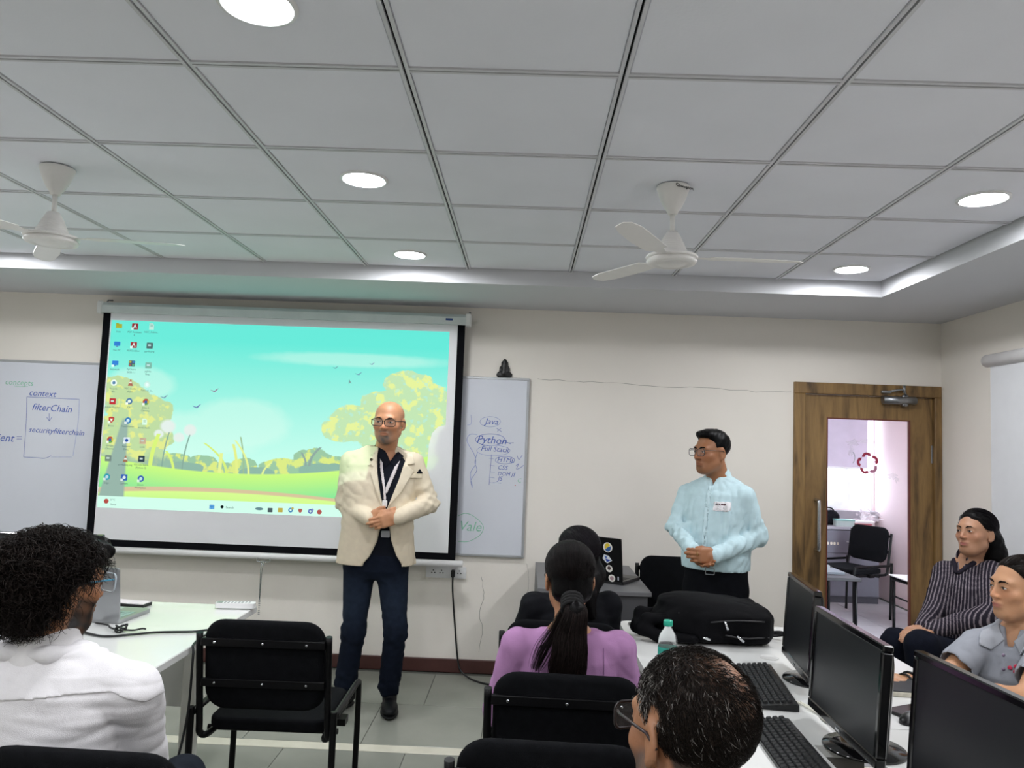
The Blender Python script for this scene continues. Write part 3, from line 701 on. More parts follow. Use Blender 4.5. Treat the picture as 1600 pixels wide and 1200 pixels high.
# smudges on the pane and the ring of red arrows
M_SMUDGE = mat('chalky smudge', 'e8e4e8', 0.9, var=.1, alpha=0.12)
def blobpoly(cx, cz, rx, rz, n=16, j=.3): return [(cx+rx*(1+rng.normal(0, j))*math.cos(2*PI*k/n), cz+rz*(1+rng.normal(0, j))*math.sin(2*PI*k/n)) for k in range(n)]
ox, oz = door.location.x, door.location.z
lc = at(1356, 724, YW+.03); lx, lz = lc[0]-ox, lc[2]-oz
for k, cc in enumerate(('a8304c', 'a8304c', 'b0405a', 'b87a96', 'a8304c')):
    a = math.radians(90+72*k+10); R = .042
    ccx, ccz = lx+R*math.cos(a), lz+R*math.sin(a)
    poly = []
    A = np.linspace(a+1.35, a-.75, 12); r0, r1 = .033, .015
    poly = [(ccx+r0*math.cos(q), ccz+r0*math.sin(q)) for q in A] 
    e = A[-1]; tdir = (math.sin(e), -math.cos(e)); rm = (r0+r1)/2
    poly += [(ccx+.038*math.cos(e), ccz+.038*math.sin(e)), (ccx+rm*math.cos(e)+.022*tdir[0], ccz+rm*math.sin(e)+.022*tdir[1]), (ccx+.010*math.cos(e), ccz+.010*math.sin(e))]
    poly += [(ccx+r1*math.cos(q), ccz+r1*math.sin(q)) for q in A[::-1]]
    MB().prism(poly, .0175, .0185, plane='xz').build('arrow_mark', mat('arrow red '+cc, cc, 0.5), pane)
for (x, y, rx, rz) in ((1335, 692, .05, .02), (1355, 690, .06, .015), (1395, 745, .03, .02), (1402, 750, .015, .02), (1330, 705, .015, .04)):
    p = at(x, y, YW+.03); MB().prism(blobpoly(p[0]-ox, p[2]-oz, rx, rz), .0183, .0187, plane='xz').build('smudge', M_SMUDGE, pane)
hp = at(1275, 820, YW)
hd = empty('pull_handle', (hp[0]-ox, -.001, hp[2]-oz), parent=door)
MB().tube(smoothpath([(0, 0, .165), (0, -.05, .162), (0, -.06, .14), (0, -.06, 0), (0, -.06, -.14), (0, -.05, -.162), (0, 0, -.165)], 5), .012, n=10).build('grip', M_CHROME, hd)
cl = at(1402, 626, YW)
cz_ = empty('door_closer', (cl[0]-ox, -.002, cl[2]-oz), parent=door)
MB().tube([(-.11, -.035, 0), (.11, -.035, 0)], .028, n=14).build('cylinder', M_STEEL, cz_)
MB().box(.02, .06, -.05, 0, -.04, .04, bev=.008).build('mount', M_STEEL, cz_)
mb = MB(); mb.tube([(.04, -.05, .03), (.02, -.06, .075), (-.08, -.05, .055)], .008, n=6); mb.box(-.125, -.06, -.06, -.034, .045, .062, bev=.003); mb.tube([(.022, -.06, .05), (.022, -.06, .1)], .01, n=8); mb.build('arm', M_STEEL, cz_)
MB().box(dw-.012, dw+.0025, -.006, .0, 1.5, 1.62, bev=.002).build('hinge', M_STEEL, door)
MB().box(dw-.012, dw+.0025, -.006, .0, .35, .47, bev=.002).build('hinge', M_STEEL, door)

# ------------------------------------------------------------------ small black bust standing on the whiteboard's top edge: built later with the solid modeller
# ------------------------------------------------------------------ the room beyond the door
YF = 8.75
tag(MB().box(3.95, 4.1, YW+.15, YF+.15, 0, 2.7).build('wall_far_right', M_WALLR), kind='structure')
wx0, wx1, wz0, wz1 = 3.0, 3.93, 0.93, 2.1
mb = MB(); mb.box(0.9, wx0, YF, YF+.15, 0, 2.7); mb.box(wx1, 3.95, YF, YF+.15, 0, 2.7); mb.box(wx0, wx1, YF, YF+.15, 0, wz0); mb.box(wx0, wx1, YF, YF+.15, wz1, 2.7)
tag(mb.build('wall_far', M_WALLR), kind='structure')
tag(MB().box(.75, .9, YW+.15, YF+.15, 0, 2.7).build('wall_far_left', M_WALLR), kind='structure')
tag(MB().box(.75, 4.1, YW+.15, YF+.15, 2.6, 2.75).build('ceiling_far', M_SOFFIT), kind='structure')
ff_me = MB().box(-.2985, .2985, -.2985, .2985, -0.006, 0.0, bev=0.001).mesh('floor_tile'); ff_me.materials.append(mat('far floor tile', 'a9a4a8', .35, var=.06, scale=3))
for i in range(5):
    for j in range(6): inst('floor_tile', ff_me, floor, (1.21+.6*i, 5.7+.6*j, 0))
win = tag(empty('window_1', (0, YF, 0)), kind='structure')
M_UPVC = mat('white window frame', 'eeeef2', .4)
mb = MB(); mb.box(wx0, wx1, .03, .1, wz0, wz0+.05); mb.box(wx0, wx1, .03, .1, wz1-.05, wz1); mb.box(wx0, wx0+.05, .03, .1, wz0+.05, wz1-.05); mb.box(wx1-.05, wx1, .03, .1, wz0+.05, wz1-.05)
mb.build('window_frame', M_UPVC, win)
sash = empty('sash', (3.28, .0, wz0+.05), parent=win)
mb = MB(); mb.box(0, .05, -.03, .025, 0, 1.05); mb.box(.33, .38, -.03, .025, 0, 1.05); mb.box(.05, .33, -.03, .025, 0, .05); mb.box(.05, .33, -.03, .025, 1.0, 1.05); mb.build('sash_frame', M_UPVC, sash)
MB().box(.05, .33, -.005, .005, .05, 1.0).build('frosted_pane', mat('frosted pane', 'dfe3f2', .6, trans=.7, ior=1.1), sash)
MB().tube(smoothpath([(.36, -.03, .62), (.40, -.06, .6), (.42, -.06, .54), (.40, -.06, .48), (.36, -.03, .46)], 4), .006, n=6).build('sash_handle', M_STEEL, sash)
MB().box(wx0-.03, wx1+.015, -.10, .03, wz0-.10, wz0-.003, bev=.005).build('window_sill', mat('stone sill', '9a959c', .5, var=.1), win)
bl = thing('window_blind', 'pale lilac roller blind half drawn over the far window', 'blind', (3.15, YF-.06, 2.24))
MB().tube([(-.75, 0, 0), (.73, 0, 0)], .03, n=12).build('roller', M_WHITEP, bl)
MB().box(-.75, .69, -.003, .0, -.83, -.02).build('shade', mat('lilac blind fabric', 'c9bfd0', .9, var=.03), bl)
MB().box(-.75, .69, -.008, .006, -.85, -.83, bev=.003).build('hem_bar', M_WHITEP, bl)
# cabinet under the window
cab = thing('storage_cabinet', 'long dark grey cabinet under the far window behind the glass door', 'cabinet', (2.6, 8.22, 0))
MB().box(-.5, 1.16, .012, .45, .07, .76).build('carcass', M_GREYCAB, cab); MB().box(-.5, 1.16, .03, .43, 0, .07).build('plinth', mat('plinth dark', '3e3c44', .6), cab)
MB().box(-.52, 1.18, -.015, .46, .76, .79, bev=.004).build('worktop', mat('grey worktop', '9a97a0', .35, var=.06), cab)
for k in range(3):
    x0 = -.49+.55*k
    d = MB().box(x0, x0+.54, -.004, .011, .52, .75, bev=.002).build('drawer', M_GREYCAB, cab); MB().box(x0+.2, x0+.36, -.02, -.004, .625, .64, bev=.004).build('drawer_pull', M_STEEL, d)
    d = MB().box(x0, x0+.54, -.004, .011, .08, .51, bev=.002).build('cabinet_door', M_GREYCAB, cab)
for k, dx in enumerate((0, .045, .078, .112)): MB().prism(rrect(.60+dx, .60+dx+(.03 if k == 0 else .022), .60, .628, .006, 3), -.0052, -.0042, plane='xz').build('cream_mark', mat('cream letters', 'cfc6b4', .6), cab)
# things on the cabinet
zc = .79
t = thing('handbag', 'black slouchy handbag on the far cabinet below the window', 'bag', (3.27, 8.42, zc))
HANDBAG = t
t = thing('water_bottle', 'clear plastic bottle on the left end of the far cabinet', 'bottle', (3.075, 8.32, zc))
MB().lathe([(.001, 0), (.034, 0), (.036, .01), (.034, .06), (.036, .1), (.034, .15), (.014, .19), (.014, .2)], n=16).build('body', mat('pet far', 'd8dbe2', .2, alpha=.6), t)
MB().lathe([(.016, .2), (.016, .22), (.001, .222)], n=14).build('cap', M_WHITEP, t)
t = thing('lunch_box', 'clear plastic box with teal lid on the far cabinet', 'container', (3.42, 8.30, zc))
MB().prism(rrect(-.10, .10, -.05, .05, .02), 0, .06, plane='xy').build('box', mat('clear box', 'b9c6c4', .3, alpha=.75), t); MB().prism(rrect(-.104, .104, -.054, .054, .02), .0601, .072, plane='xy').build('lid', mat('teal lid', '6fa39c', .4), t)
t = thing('paper_stack', 'loose papers and red folder at the right of the far cabinet', 'papers', (3.63, 8.36, zc))
MB().box(-.09, .08, -.07, .07, 0, .035).build('folder', mat('red folder', 'a3525c', .6), t)
for k in range(4): MB().box(-.12+.02*k, .10+.01*k, -.06, .06, .0355+.006*k, .040+.006*k).build('sheet', mat('paper', 'ece4e6', .8), t)
def crumple(name, c, n, R, material, parent):
    V = []; Fc = []
    for i in range(n):
        p = np.array(c)+rng.normal(0, 1, 3)*np.array(R); p[2] = max(p[2], c[2]*0+.004)
        a = rng.normal(0, 1, 3); a /= np.linalg.norm(a); b = np.cross(a, rng.normal(0, 1, 3)); b /= np.linalg.norm(b)
        s = rng.uniform(.02, .05); k = len(V); V += [p-a*s, p+b*s*.6, p+a*s, p-b*s*.5]; Fc += [(k, k+1, k+2, k+3)]
    V = [(v[0], v[1], max(v[2], .002)) for v in V]
    return MB().raw(V, Fc).build(name, material, parent)
t = thing('plastic_wrap', 'crumpled clear plastic wrap on the right end of the far cabinet', 'plastic bag', (3.66, 8.27, zc+.065))
crumple('film', (.02, 0, .05), 60, (.05, .03, .035), mat('plastic film', 'f4e8ee', .25, alpha=.35), t)

def chair(name, label, loc, rz, group, simple=False):
    t = thing(name, label, 'chair', loc, rz, group)
    mb = MB()
    mb.prism(rrect(-.225, .225, -.19, .225, .06), .425, .472, plane='xy')
    s = mb.build('seat', M_FABRIC, t)
    bv = s.modifiers.new('b', 'BEVEL'); bv.width = .014; bv.segments = 3; bv.limit_method = 'ANGLE'
    # padded backrest, slightly curved, leaning back
    n = 14; V = []; Fc = []
    prof = rrect(-.222, .222, .52, .855, .075, 6)
    cxs = [sum(p[0] for p in prof)/len(prof), .69]
    rings = []
    for (d, ins) in ((.0, .018), (-.006, .004), (-.02, 0), (-.034, .004), (-.042, .02)):
        ring = []
        for (x, z) in prof:
            f = 1-ins/.17; xx = x*f; zz = cxs[1]+(z-cxs[1])*f
            y = -.205+d-.16*(zz-.5)+.10*xx*xx*2
            ring.append((xx, y, zz))
        rings.append(ring)
    m = len(prof)
    for ring in rings: V += ring
    for i in range(len(rings)-1):
        for k in range(m): Fc.append((i*m+k, i*m+(k+1) % m, (i+1)*m+(k+1) % m, (i+1)*m+k))
    cen = lambda ring: tuple(np.mean(np.array(ring), 0))
    V += [cen(rings[0]), cen(rings[-1])]
    for k in range(m): Fc.append((k, (k+1) % m, len(V)-2)); Fc.append(((len(rings)-1)*m+k, (len(rings)-1)*m+(k+1) % m, len(V)-1))
    mb = MB(); mb.raw(V, Fc, True); br = mb.build('backrest', M_FABRIC, t)
    by = lambda z: -.245-.16*(z-.5)
    for z in (.625, .775):
        b_ = MB().box(-.225, .225, by(z)-.010, by(z)-.004+.012, z-.014, z+.014, bev=.002).build('back_rail', M_BLACKM, t)
        for x in (-.175, 0.0, .16): MB().lathe([(.005, by(z)-.010), (.0045, by(z)-.0135), (.001, by(z)-.014)], (x, 0, z), n=10, axis=1).build('screw', M_CHROME, b_)
    for s_ in (-1, 1):
        x = s_*.236
        MB().tube(smoothpath([(x, by(.80)+.01, .805), (x, by(.6)+.01, .6), (x, by(.48)+.012, .47), (x, -.215, .425), (x-.02*s_, -.16, .412), (x-.02*s_, .2, .412)], 5), .0125, n=10).build('back_upright', M_BLACKM, t)
        xo = s_*.262
        MB().tube(smoothpath([(xo, -.235, .0), (xo, -.245, .25), (xo, -.25, .47), (xo, -.25, .53)], 4), .0125, n=10).build('leg', M_BLACKM, t)
        MB().tube(smoothpath([(xo, .23, .0), (xo, .235, .3), (xo, .225, .47), (xo, .19, .5), (xo, .0, .503), (xo, -.24, .505)], 5), .0125, n=10).build('leg', M_BLACKM, t)
        MB().box(min(x-.02*s_, xo), max(x-.02*s_, xo), -.03, .03, .40, .425).build('bracket', M_BLACKM, t)
    MB().tube([(-.25, -.1, .405), (.25, -.1, .405)], .011, n=8).build('cross_bar', M_BLACKM, t)
    return t
GC = 'black padded visitor chairs'
def chair_at(label, px, Yb, rz=0.0, off=.30, src=None):
    # Yb: depth of the top of the backrest
    p = atz(px, 1000, .85); 
    d = ray(px, 975 if Yb > 2.6 else 1100); X = d[0]*Yb/d[1]
    c, s = math.cos(rz), math.sin(rz)
    loc = (X-(-off)*-s*-1 if False else X - s*off, Yb + c*off, 0)
    if src is None: return chair('visitor_chair', label, loc, rz, GC)
    o = copy_tree(src); o.location = loc; o.rotation_euler = (0, 0, rz); o['label'] = label
    return o
ch1 = chair_at('empty black visitor chair in the aisle left of centre', 412, 2.83, .02)
chair_at('black visitor chair carrying the woman in lilac', 886, 2.33, -.03, src=ch1)
chair_at('empty black chair at the bottom edge beside the balding head', 866, 1.80, -.03, src=ch1)
chair_at('black chair under the curly-haired man in white shirt', 118, 1.64, -.03, src=ch1)
chair_at('black chair carrying the woman in black', 880, 3.02, -.05, src=ch1)
c5 = chair_at('black chair by the front wall behind the standing man in pale blue', 1040, 4.98, PI, src=ch1); c5.location = (0.98, 4.70, 0)
c6 = copy_tree(ch1); c6.location = (2.47, 4.10, 0); c6.rotation_euler = (0, 0, 1.35); c6['label'] = 'black chair under the woman in the striped shirt'
c7 = copy_tree(ch1); c7.location = (1.93, 2.86, 0); c7.rotation_euler = (0, 0, 1.45); c7['label'] = 'black chair under the woman in grey polo shirt'
c8 = copy_tree(ch1); c8.location = (.10, 1.02, 0); c8.rotation_euler = (0, 0, .3); c8['label'] = 'black chair under the balding man, below the picture'
# far room chairs and bench
c9 = copy_tree(ch1); c9.location = (3.20, 7.62, 0); c9.rotation_euler = (0, 0, 2.0); c9['label'] = 'black chair behind the glass door in front of the cabinet'
DESK_FAR = thing('study_table', 'dark table with a laptop behind the left edge of the door glass', 'table', (2.50, 6.85, 0))
MB().box(-.3, .33, -.35, .3, .50, .525, bev=.004).build('table_top', mat('dark far table', '2a292c', .6), DESK_FAR)
for (x, y) in ((-.28, -.3), (.3, -.3), (-.28, .27), (.3, .27)): MB().tube([(x, y, 0), (x, y, .50)], .014, n=8).build('leg', M_BLACKM, DESK_FAR)
t = thing('folded_laptop', 'thin grey laptop lying on the dark table behind the door glass', 'laptop', (2.60, 6.80, .526))
MB().prism(rrect(-.17, .17, -.12, .12, .015), 0, .018, plane='xy').build('body', mat('slate', '5c6066', .5), t)
t = thing('notebook', 'grey notebook beyond the laptop behind the door glass', 'book', (2.62, 7.05, .526))
MB().box(-.12, .14, -.06, .06, 0, .03, bev=.002).build('cover', mat('notebook grey', '8c8e94', .6), t)
t = thing('bench_table', 'low black tube-legged table at the right behind the door glass', 'table', (3.66, 6.95, 0), .0)
MB().box(-.27, .25, -.3, .25, .43, .47, bev=.015).build('table_top', M_FABRIC, t)
for x in (-.25, .25):
    MB().tube(smoothpath([(x, -.26, 0), (x, -.26, .38), (x, -.23, .43), (x, .2, .43), (x, .22, .38), (x, .22, 0)], 5), .014, n=8).build('leg', M_BLACKM, t)
MB().tube([(-.25, -.26, .28), (.25, -.26, .28)], .008, n=8).build('cross_bar', M_BLACKM, t)
MB().tube([(-.25, -.26, .28), (-.25, .22, .28)], .008, n=8).build('cross_bar', M_BLACKM, t)
t = thing('drawing_board', 'white board with a cut-out grip on the low table behind the glass', 'board', (3.64, 6.92, .471), .0)
MB().box(-.3, .25, -.27, .2, 0, .012, bev=.003).build('panel', M_WHITEP, t)
MB().tube(smoothpath([(-.02, -.12, .012), (.0, -.12, .05), (.1, -.12, .075), (.2, -.12, .05), (.22, -.12, .012)], 5), .012, n=8).build('grip', M_WHITEP, t)

# ------------------------------------------------------------------ ceiling fans
def fan(label, x, y, rot):
    t = thing('ceiling_fan', label, 'fan', (x, y, ZC), rot, 'white ceiling fans')
    MB().lathe([(.001, -.005), (.078, -.005), (.080, -.012), (.074, -.03), (.060, -.07), (.040, -.11), (.028, -.125), (.022, -.14), (.001, -.14)], n=36).build('canopy', M_FAN, t)
    MB().tube([(0, 0, -.13), (0, 0, -.235)], .0115, n=12).build('downrod', M_FAN, t)
    pr = [(.014, -.225), (.028, -.228), (.040, -.25)]
    for k in range(6): z = -.262-.012*k; r = .046+.0052*k; pr += [(r, z), (r+.004, z-.005), (r+.002, z-.010)]
    pr += [(.078, -.335), (.078, -.34)]
    MB().lathe(pr, n=36).build('motor_cover', M_FAN, t)
    MB().lathe([(.078, -.335), (.118, -.342), (.124, -.350), (.120, -.357), (.110, -.356), (.114, -.362), (.120, -.368), (.112, -.382), (.090, -.385), (.082, -.378), (.060, -.388), (.001, -.392)], n=44).build('motor', M_FAN, t)
    for k in range(3):
        a = 2*PI*k/3; R = Matrix.Rotation(a, 4, 'Z')
        V = []; Fc = []
        st_ = [(.11, .02), (.17, .028), (.19, .055), (.35, .062), (.52, .068), (.60, .052), (.625, .02)]
        for (d, w) in st_:
            tw = .018
            for zz in (0.0, -.003): V += [(d, -w+ (.018 if d > .5 else 0), -.350+zz-tw*w*6), (d, w*.8, -.350+zz+tw*w*6)]
        for i in range(len(st_)-1):
            a_, b_ = 4*i, 4*i+4
            Fc += [(a_, a_+1, b_+1, b_), (a_+2, b_+2, b_+3, a_+3), (a_, b_, b_+2, a_+2), (a_+1, a_+3, b_+3, b_+1)]
        Fc += [(0, 2, 3, 1), (len(V)-4, len(V)-3, len(V)-1, len(V)-2)]
        V = [tuple((R @ Vector(v))[:]) for v in V]
        MB().raw(V, Fc).build('blade', M_FAN, t)
    for o in t.children:
        o.scale = (.8, .8, .8)
    return t
f1 = fan('white ceiling fan at the left in front of the projected screen', -1.868, 2.90, .1)
f2 = fan('white ceiling fan right of centre between two rows of lights', 0.535, 2.895, 0.2)
me = text_mesh('Crompton', .026, 0, .0006); me.materials.append(M_BLACK)
o = bpy.data.objects.new('maker_name', me); o.rotation_euler = (1.30, 0, .55); o.location = (.034, -.051, -.019); o.scale = (.8, .8, .8); link(o, f2)
f2.rotation_euler.z = 0.0

# unseen downlights added to brighten the far room
for (x, y) in ((2.4, 6.6), (2.4, 7.9)):
    t = thing('downlight', 'unseen ceiling downlight added to brighten the room beyond the door', 'ceiling light', (x, y, 2.60), group='added downlights beyond the door')
    inst('trim_ring', ring_me, t); inst('diffuser', dif_me, t)
# ------------------------------------------------------------------ left white desk and what lies on it
ZT = 0.75
dl = thing('computer_desk', 'white desk at the left with a silver laptop and remote on it', 'desk', (-2.6, 2.6, 0))
MB().box(-1.9, 1.405, -.38, .955, ZT-.028, ZT, bev=.003).build('desk_top', M_WHITE, dl)
for (x, y) in ((1.20, .78), (1.20, -.30), (-1.2, .78), (-1.2, -.30)):
    MB().box(x-.03, x+.03, y-.03, y+.03, 0, ZT-.0285, bev=.004).build('leg', mat('white powder coat', 'e2e2dc', .45), dl)
MB().box(-1.2, 1.2, .78, .80, .35, ZT-.03).build('modesty_panel', M_WHITE, dl)
# silver laptop, seen from behind its lid
def prism_m(mb, poly, d0, d1, M): return mb.prism(poly, d0, d1, plane='xy', M=M)
lp = thing('laptop', 'open silver laptop with grey-green keys on the left desk', 'laptop', (-1.755, 3.25, ZT), math.radians(176))
M_SILV = mat('silver aluminium', 'a9abae', .32, metal=.75, var=.04)
MB().prism(rrect(-.16, .16, -.115, .115, .012), 0.002, .016, plane='xy').build('base', M_SILV, lp)
kb = MB(); 
for r_ in range(5):
    for c in range(12): kb.box(-.14+.0235*c, -.14+.0235*c+.019, -.03+.024*r_, -.03+.024*r_+.019, .0161, .0175)
tag(kb.build('keys', mat('key green grey', '9fbdb2', .5), lp), kind='stuff')
MB().box(-.05, .05, -.105, -.04, .0161, .0166).build('touchpad', mat('touchpad', 'b4c4be', .3), lp)
lid = Matrix.Translation((0, .113, .014)) @ Matrix.Rotation(math.radians(82), 4, 'X')
prism_m(MB(), rrect(-.16, .16, 0, .215, .01), -.004, .004, lid).build('lid', M_SILV, lp)
prism_m(MB(), rrect(-.152, .152, .012, .207, .004), .0041, .0048, lid).build('display', mat('dark display', '1b2430', .2), lp)
t = thing('notepad', 'white topped black notepad behind the silver laptop', 'notepad', (-1.74, 3.46, ZT), -.1)
MB().box(-.09, .09, -.035, .035, .0005, .014, bev=.002).build('cover', M_BLACK, t); MB().box(-.088, .086, -.033, .033, .0141, .018).build('pages', mat('paper', 'ece4e6', .8), t)
rm = thing('remote_control', 'white remote control at the far corner of the left desk', 'remote', tuple(atz(368, 949, ZT+.005)), .10)
MB().prism(rrect(-.085, .085, -.022, .022, .008), 0.0, .022, plane='xy').build('body', M_WHITEP, rm)
for k in range(8):
    for j in (-1, 0, 1): MB().lathe([(.0042, .0221), (.0036, .0245)], (-.045+.015*k, .011*j, 0), n=8).build('button', mat('button grey', 'b9bcbc', .6), rm)
MB().box(-.08, -.056, -.015, .015, .0221, .0235).build('display', mat('lcd grey', '7f8a86', .3), rm)
t = thing('power_cable', 'black cable running across the left desk and down to the floor', 'cable', tuple(atz(250, 985, ZT)))
o0 = np.array(t.location)
P = [atz(x, y, ZT+.006)-o0 for (x, y) in ((120, 985), (160, 994), (200, 992), (245, 988), (300, 987), (330, 985))]
P += [np.array((-1.19, 2.87, ZT+.006))-o0, np.array((-1.17, 2.82, ZT-.03))-o0, np.array((-1.17, 2.80, .5))-o0, np.array((-1.2, 2.74, .3))-o0, np.array((-1.32, 2.66, .1))-o0, np.array((-1.45, 2.6, .008))-o0, np.array((-1.7, 2.55, .008))-o0]
MB().tube(smoothpath(P, 6), .0045, n=7).build('cord', M_BLACK, t)
t = thing('earphone_tangle', 'coiled black cable with a tie in front of the silver laptop', 'cable', tuple(atz(187, 988, ZT)))
o0 = np.array(t.location); mb = MB()
for k in range(4):
    a = rng.uniform(0, 6); mb.tube([(.018*math.cos(q+a)*(1+.2*k/4), .018*math.sin(q+a)+.004*k, .008+.004*k+.006*math.sin(2*q)) for q in np.linspace(0, 2*PI, 14)[:-1]], .0032, n=6, closed=True)
mb.tube(smoothpath([(.015, 0, .01), (.05, .01, .008), (.07, .03, .01), (.085, .035, .008)], 5), .0035, n=6); mb.tube(smoothpath([(-.015, 0, .01), (-.05, .02, .012), (-.08, .06, .01), (-.15, .1, .006)], 5), .0035, n=6)
mb.build('coil', M_BLACK, t)

# ------------------------------------------------------------------ right white desk (two tops with a cable well between them)
X0, XM0, XM1, X1, Y1_, YN = .455, .815, .95, 1.49, 3.575, 2.165
dr = thing('computer_desk', 'long white desk at the right with monitors, keyboards and a backpack', 'desk', (1.0, 2.2, 0))
mb = MB()
poly = [(X0, .75), (XM0, .75), (XM0, YN), (XM1, YN), (XM1, .75), (X1, .75), (X1, Y1_)] 
c = [(X0+.05-.05*math.cos(a), Y1_-.05+.05*math.sin(a)) for a in np.linspace(PI/2, 0, 6)]
mb.prism([(x-1.0, y-2.2) for (x, y) in poly+c], ZT-.03, ZT, plane='xy'); mb.build('desk_top', M_WHITE, dr)
MB().box(XM0-1.0, XM1-1.0, -1.4, YN-2.2-.001, ZT-.16, ZT-.15).build('cable_tray', mat('tray grey', '6d6c6c', .5), dr)
MB().box(XM0-1.0, XM1-1.0, YN-2.2+.0, YN-2.2+.012, ZT-.149, ZT-.031).build('tray_end', mat('tray end grey', '5e5b58', .3), dr)
for (x, y) in ((-.45, 1.25), (.42, 1.25), (-.45, -.1), (.42, -.1), (-.45, -1.3), (.42, -1.3)): MB().box(x-.03, x+.03, y-.03, y+.03, 0, ZT-.0305, bev=.004).build('leg', MATS['white powder coat'], dr)
MB().box(-.02, .0, -1.4, 1.2, .3, ZT-.17).build('modesty_panel', M_WHITE, dr)
g = MB().lathe([(.035, .0005), (.035, .003), (.03, .004), (.028, .003)], (atz(1202, 1028, ZT)[0]-1.0, atz(1202, 1028, ZT)[1]-2.2, ZT), n=24).build('grommet', mat('grommet white', 'd4d4d2', .4), dr)
MB().box(XM1-1.0+.001, X1-1.0, 2.315-2.2-.001, 2.315-2.2+.001, ZT, ZT+.0006).build('seam', mat('seam grey', '8f8f8c', .6), dr)

def monitor(label, xc, yc, ang, w=.456, h=.295, zb=.785, stand=True):
    t = thing('computer_monitor', label, 'monitor', (xc, yc, ZT), ang, 'black monitors in a row on the right desk')
    z0 = zb-ZT; z1 = z0+h; tl = Matrix.Translation((0, 0, z0)) @ Matrix.Rotation(math.radians(-4), 4, 'X')
    b = .017
    mb = MB(); mb.box(-w/2, w/2, -.012, .014, 0, b+.008, bev=.003, M=tl); mb.box(-w/2, w/2, -.012, .014, h-b, h, bev=.003, M=tl)
    mb.box(-w/2, -w/2+b, -.012, .014, b+.0081, h-b-.0001, bev=.003, M=tl); mb.box(w/2-b, w/2, -.012, .014, b+.0081, h-b-.0001, bev=.003, M=tl)
    mb.build('bezel', M_BEZEL, t)
    MB().box(-w/2+b, w/2-b, -.008, .006, b+.008, h-b, M=tl).build('screen', M_PANEL, t)
    mb = MB(); Q = [(rrect(-w/2+.004, w/2-.004, .004, h-.004, .012), .0145), (rrect(-w/2+.03, w/2-.03, .03, h-.03, .03), .032), (rrect(-w/2+.1, w/2-.1, .06, h-.06, .03), .052)]
    V = []; n = len(Q[0][0])
    for (pl, d) in Q: V += [tuple((tl @ Vector((x, d, z)))[:]) for (x, z) in pl]
    Fc = [(i*n+k, i*n+(k+1) % n, (i+1)*n+(k+1) % n, (i+1)*n+k) for i in range(2) for k in range(n)]+[tuple(range(n)), tuple(2*n+k for k in range(n))]
    mb.raw(V, Fc, True); mb.build('back_cover', M_BEZEL, t)
    MB().tube([(0, .04, z0+.08), (0, .06, .03), (0, .06, .012)], [.022, .026, .03], n=12).build('neck', M_BLACK, t)
    MB().lathe([(.001, .014), (.05, .013), (.105, .007), (.108, .001), (.001, .001)], (0, .06, 0), n=32).build('base', M_BEZEL, t)
    MB().box(-.014, .014, -.0132, -.0122, z0+.009, z0+.015, M=None).build('maker_mark', mat('logo silver', 'b4b6b8', .4), t)
    MB().box(w/2-.05, w/2-.02, -.0135, -.0122, z0+.006, z0+.009).build('button_strip', M_STEEL, t)
    return t
monitor('black monitor farthest along the desk, left of the door', .980, 2.77, math.radians(-97), w=.40, h=.30, zb=.79)
monitor('middle black monitor with grey screen in front of the door', .885, 2.155, math.radians(-91), w=.465)
monitor('nearest black monitor cut by the right bottom corner', .945, 1.64, math.radians(-86), w=.47, h=.30, zb=.785)

tm = monitor('dark monitor behind the curly-haired man on the left desk', -2.10, 3.40, PI+.05, w=.52, h=.29, zb=.775); tm['group'] = 'monitor on the left desk'
def keyboard(label, xc, yc, ang):
    t = thing('keyboard', label, 'keyboard', (xc, yc, ZT), ang, 'black keyboards on the right desk')
    MB().prism([(-.062, 0.001), (.062, .001), (.062, .020), (.045, .022), (-.062, .010)], -.225, .225, plane='yz').build('case', M_BLACK, t)
    zt = lambda y: .0105+(y+.062)/.107*.0118
    for r_ in range(6):
        y = -.052+.0182*r_
        for c in range(21):
            x = -.216+.0205*c
            if c in (15, 18) and False: continue
            if r_ == 0 and 4 <= c <= 8:
                if c == 4: k = kmesh(.0975, .0145)
                else: continue
                x += .041
            else: k = kmesh(.0172, .0145)
            o = inst('key', k, t, (x, y, zt(y)))
    return t
KM = {}
def kmesh(w, d):
    if (w, d) not in KM:
        V = [(-w/2, -d/2, 0), (w/2, -d/2, 0), (w/2, d/2, 0), (-w/2, d/2, 0), (-w/2+.002, -d/2+.002, .005), (w/2-.002, -d/2+.002, .005), (w/2-.002, d/2-.002, .007), (-w/2+.002, d/2-.002, .007)]
        me = MB().raw(V, [(4, 5, 6, 7), (0, 1, 5, 4), (1, 2, 6, 5), (2, 3, 7, 6), (3, 0, 4, 7)]).mesh('key'); me.materials.append(M_KEY); KM[(w, d)] = me
    return KM[(w, d)]
keyboard('black keyboard in front of the farthest monitor', .833, 2.655, math.radians(-97))
keyboard('black keyboard beside the balding man at the bottom edge', .725, 2.085, math.radians(-92))
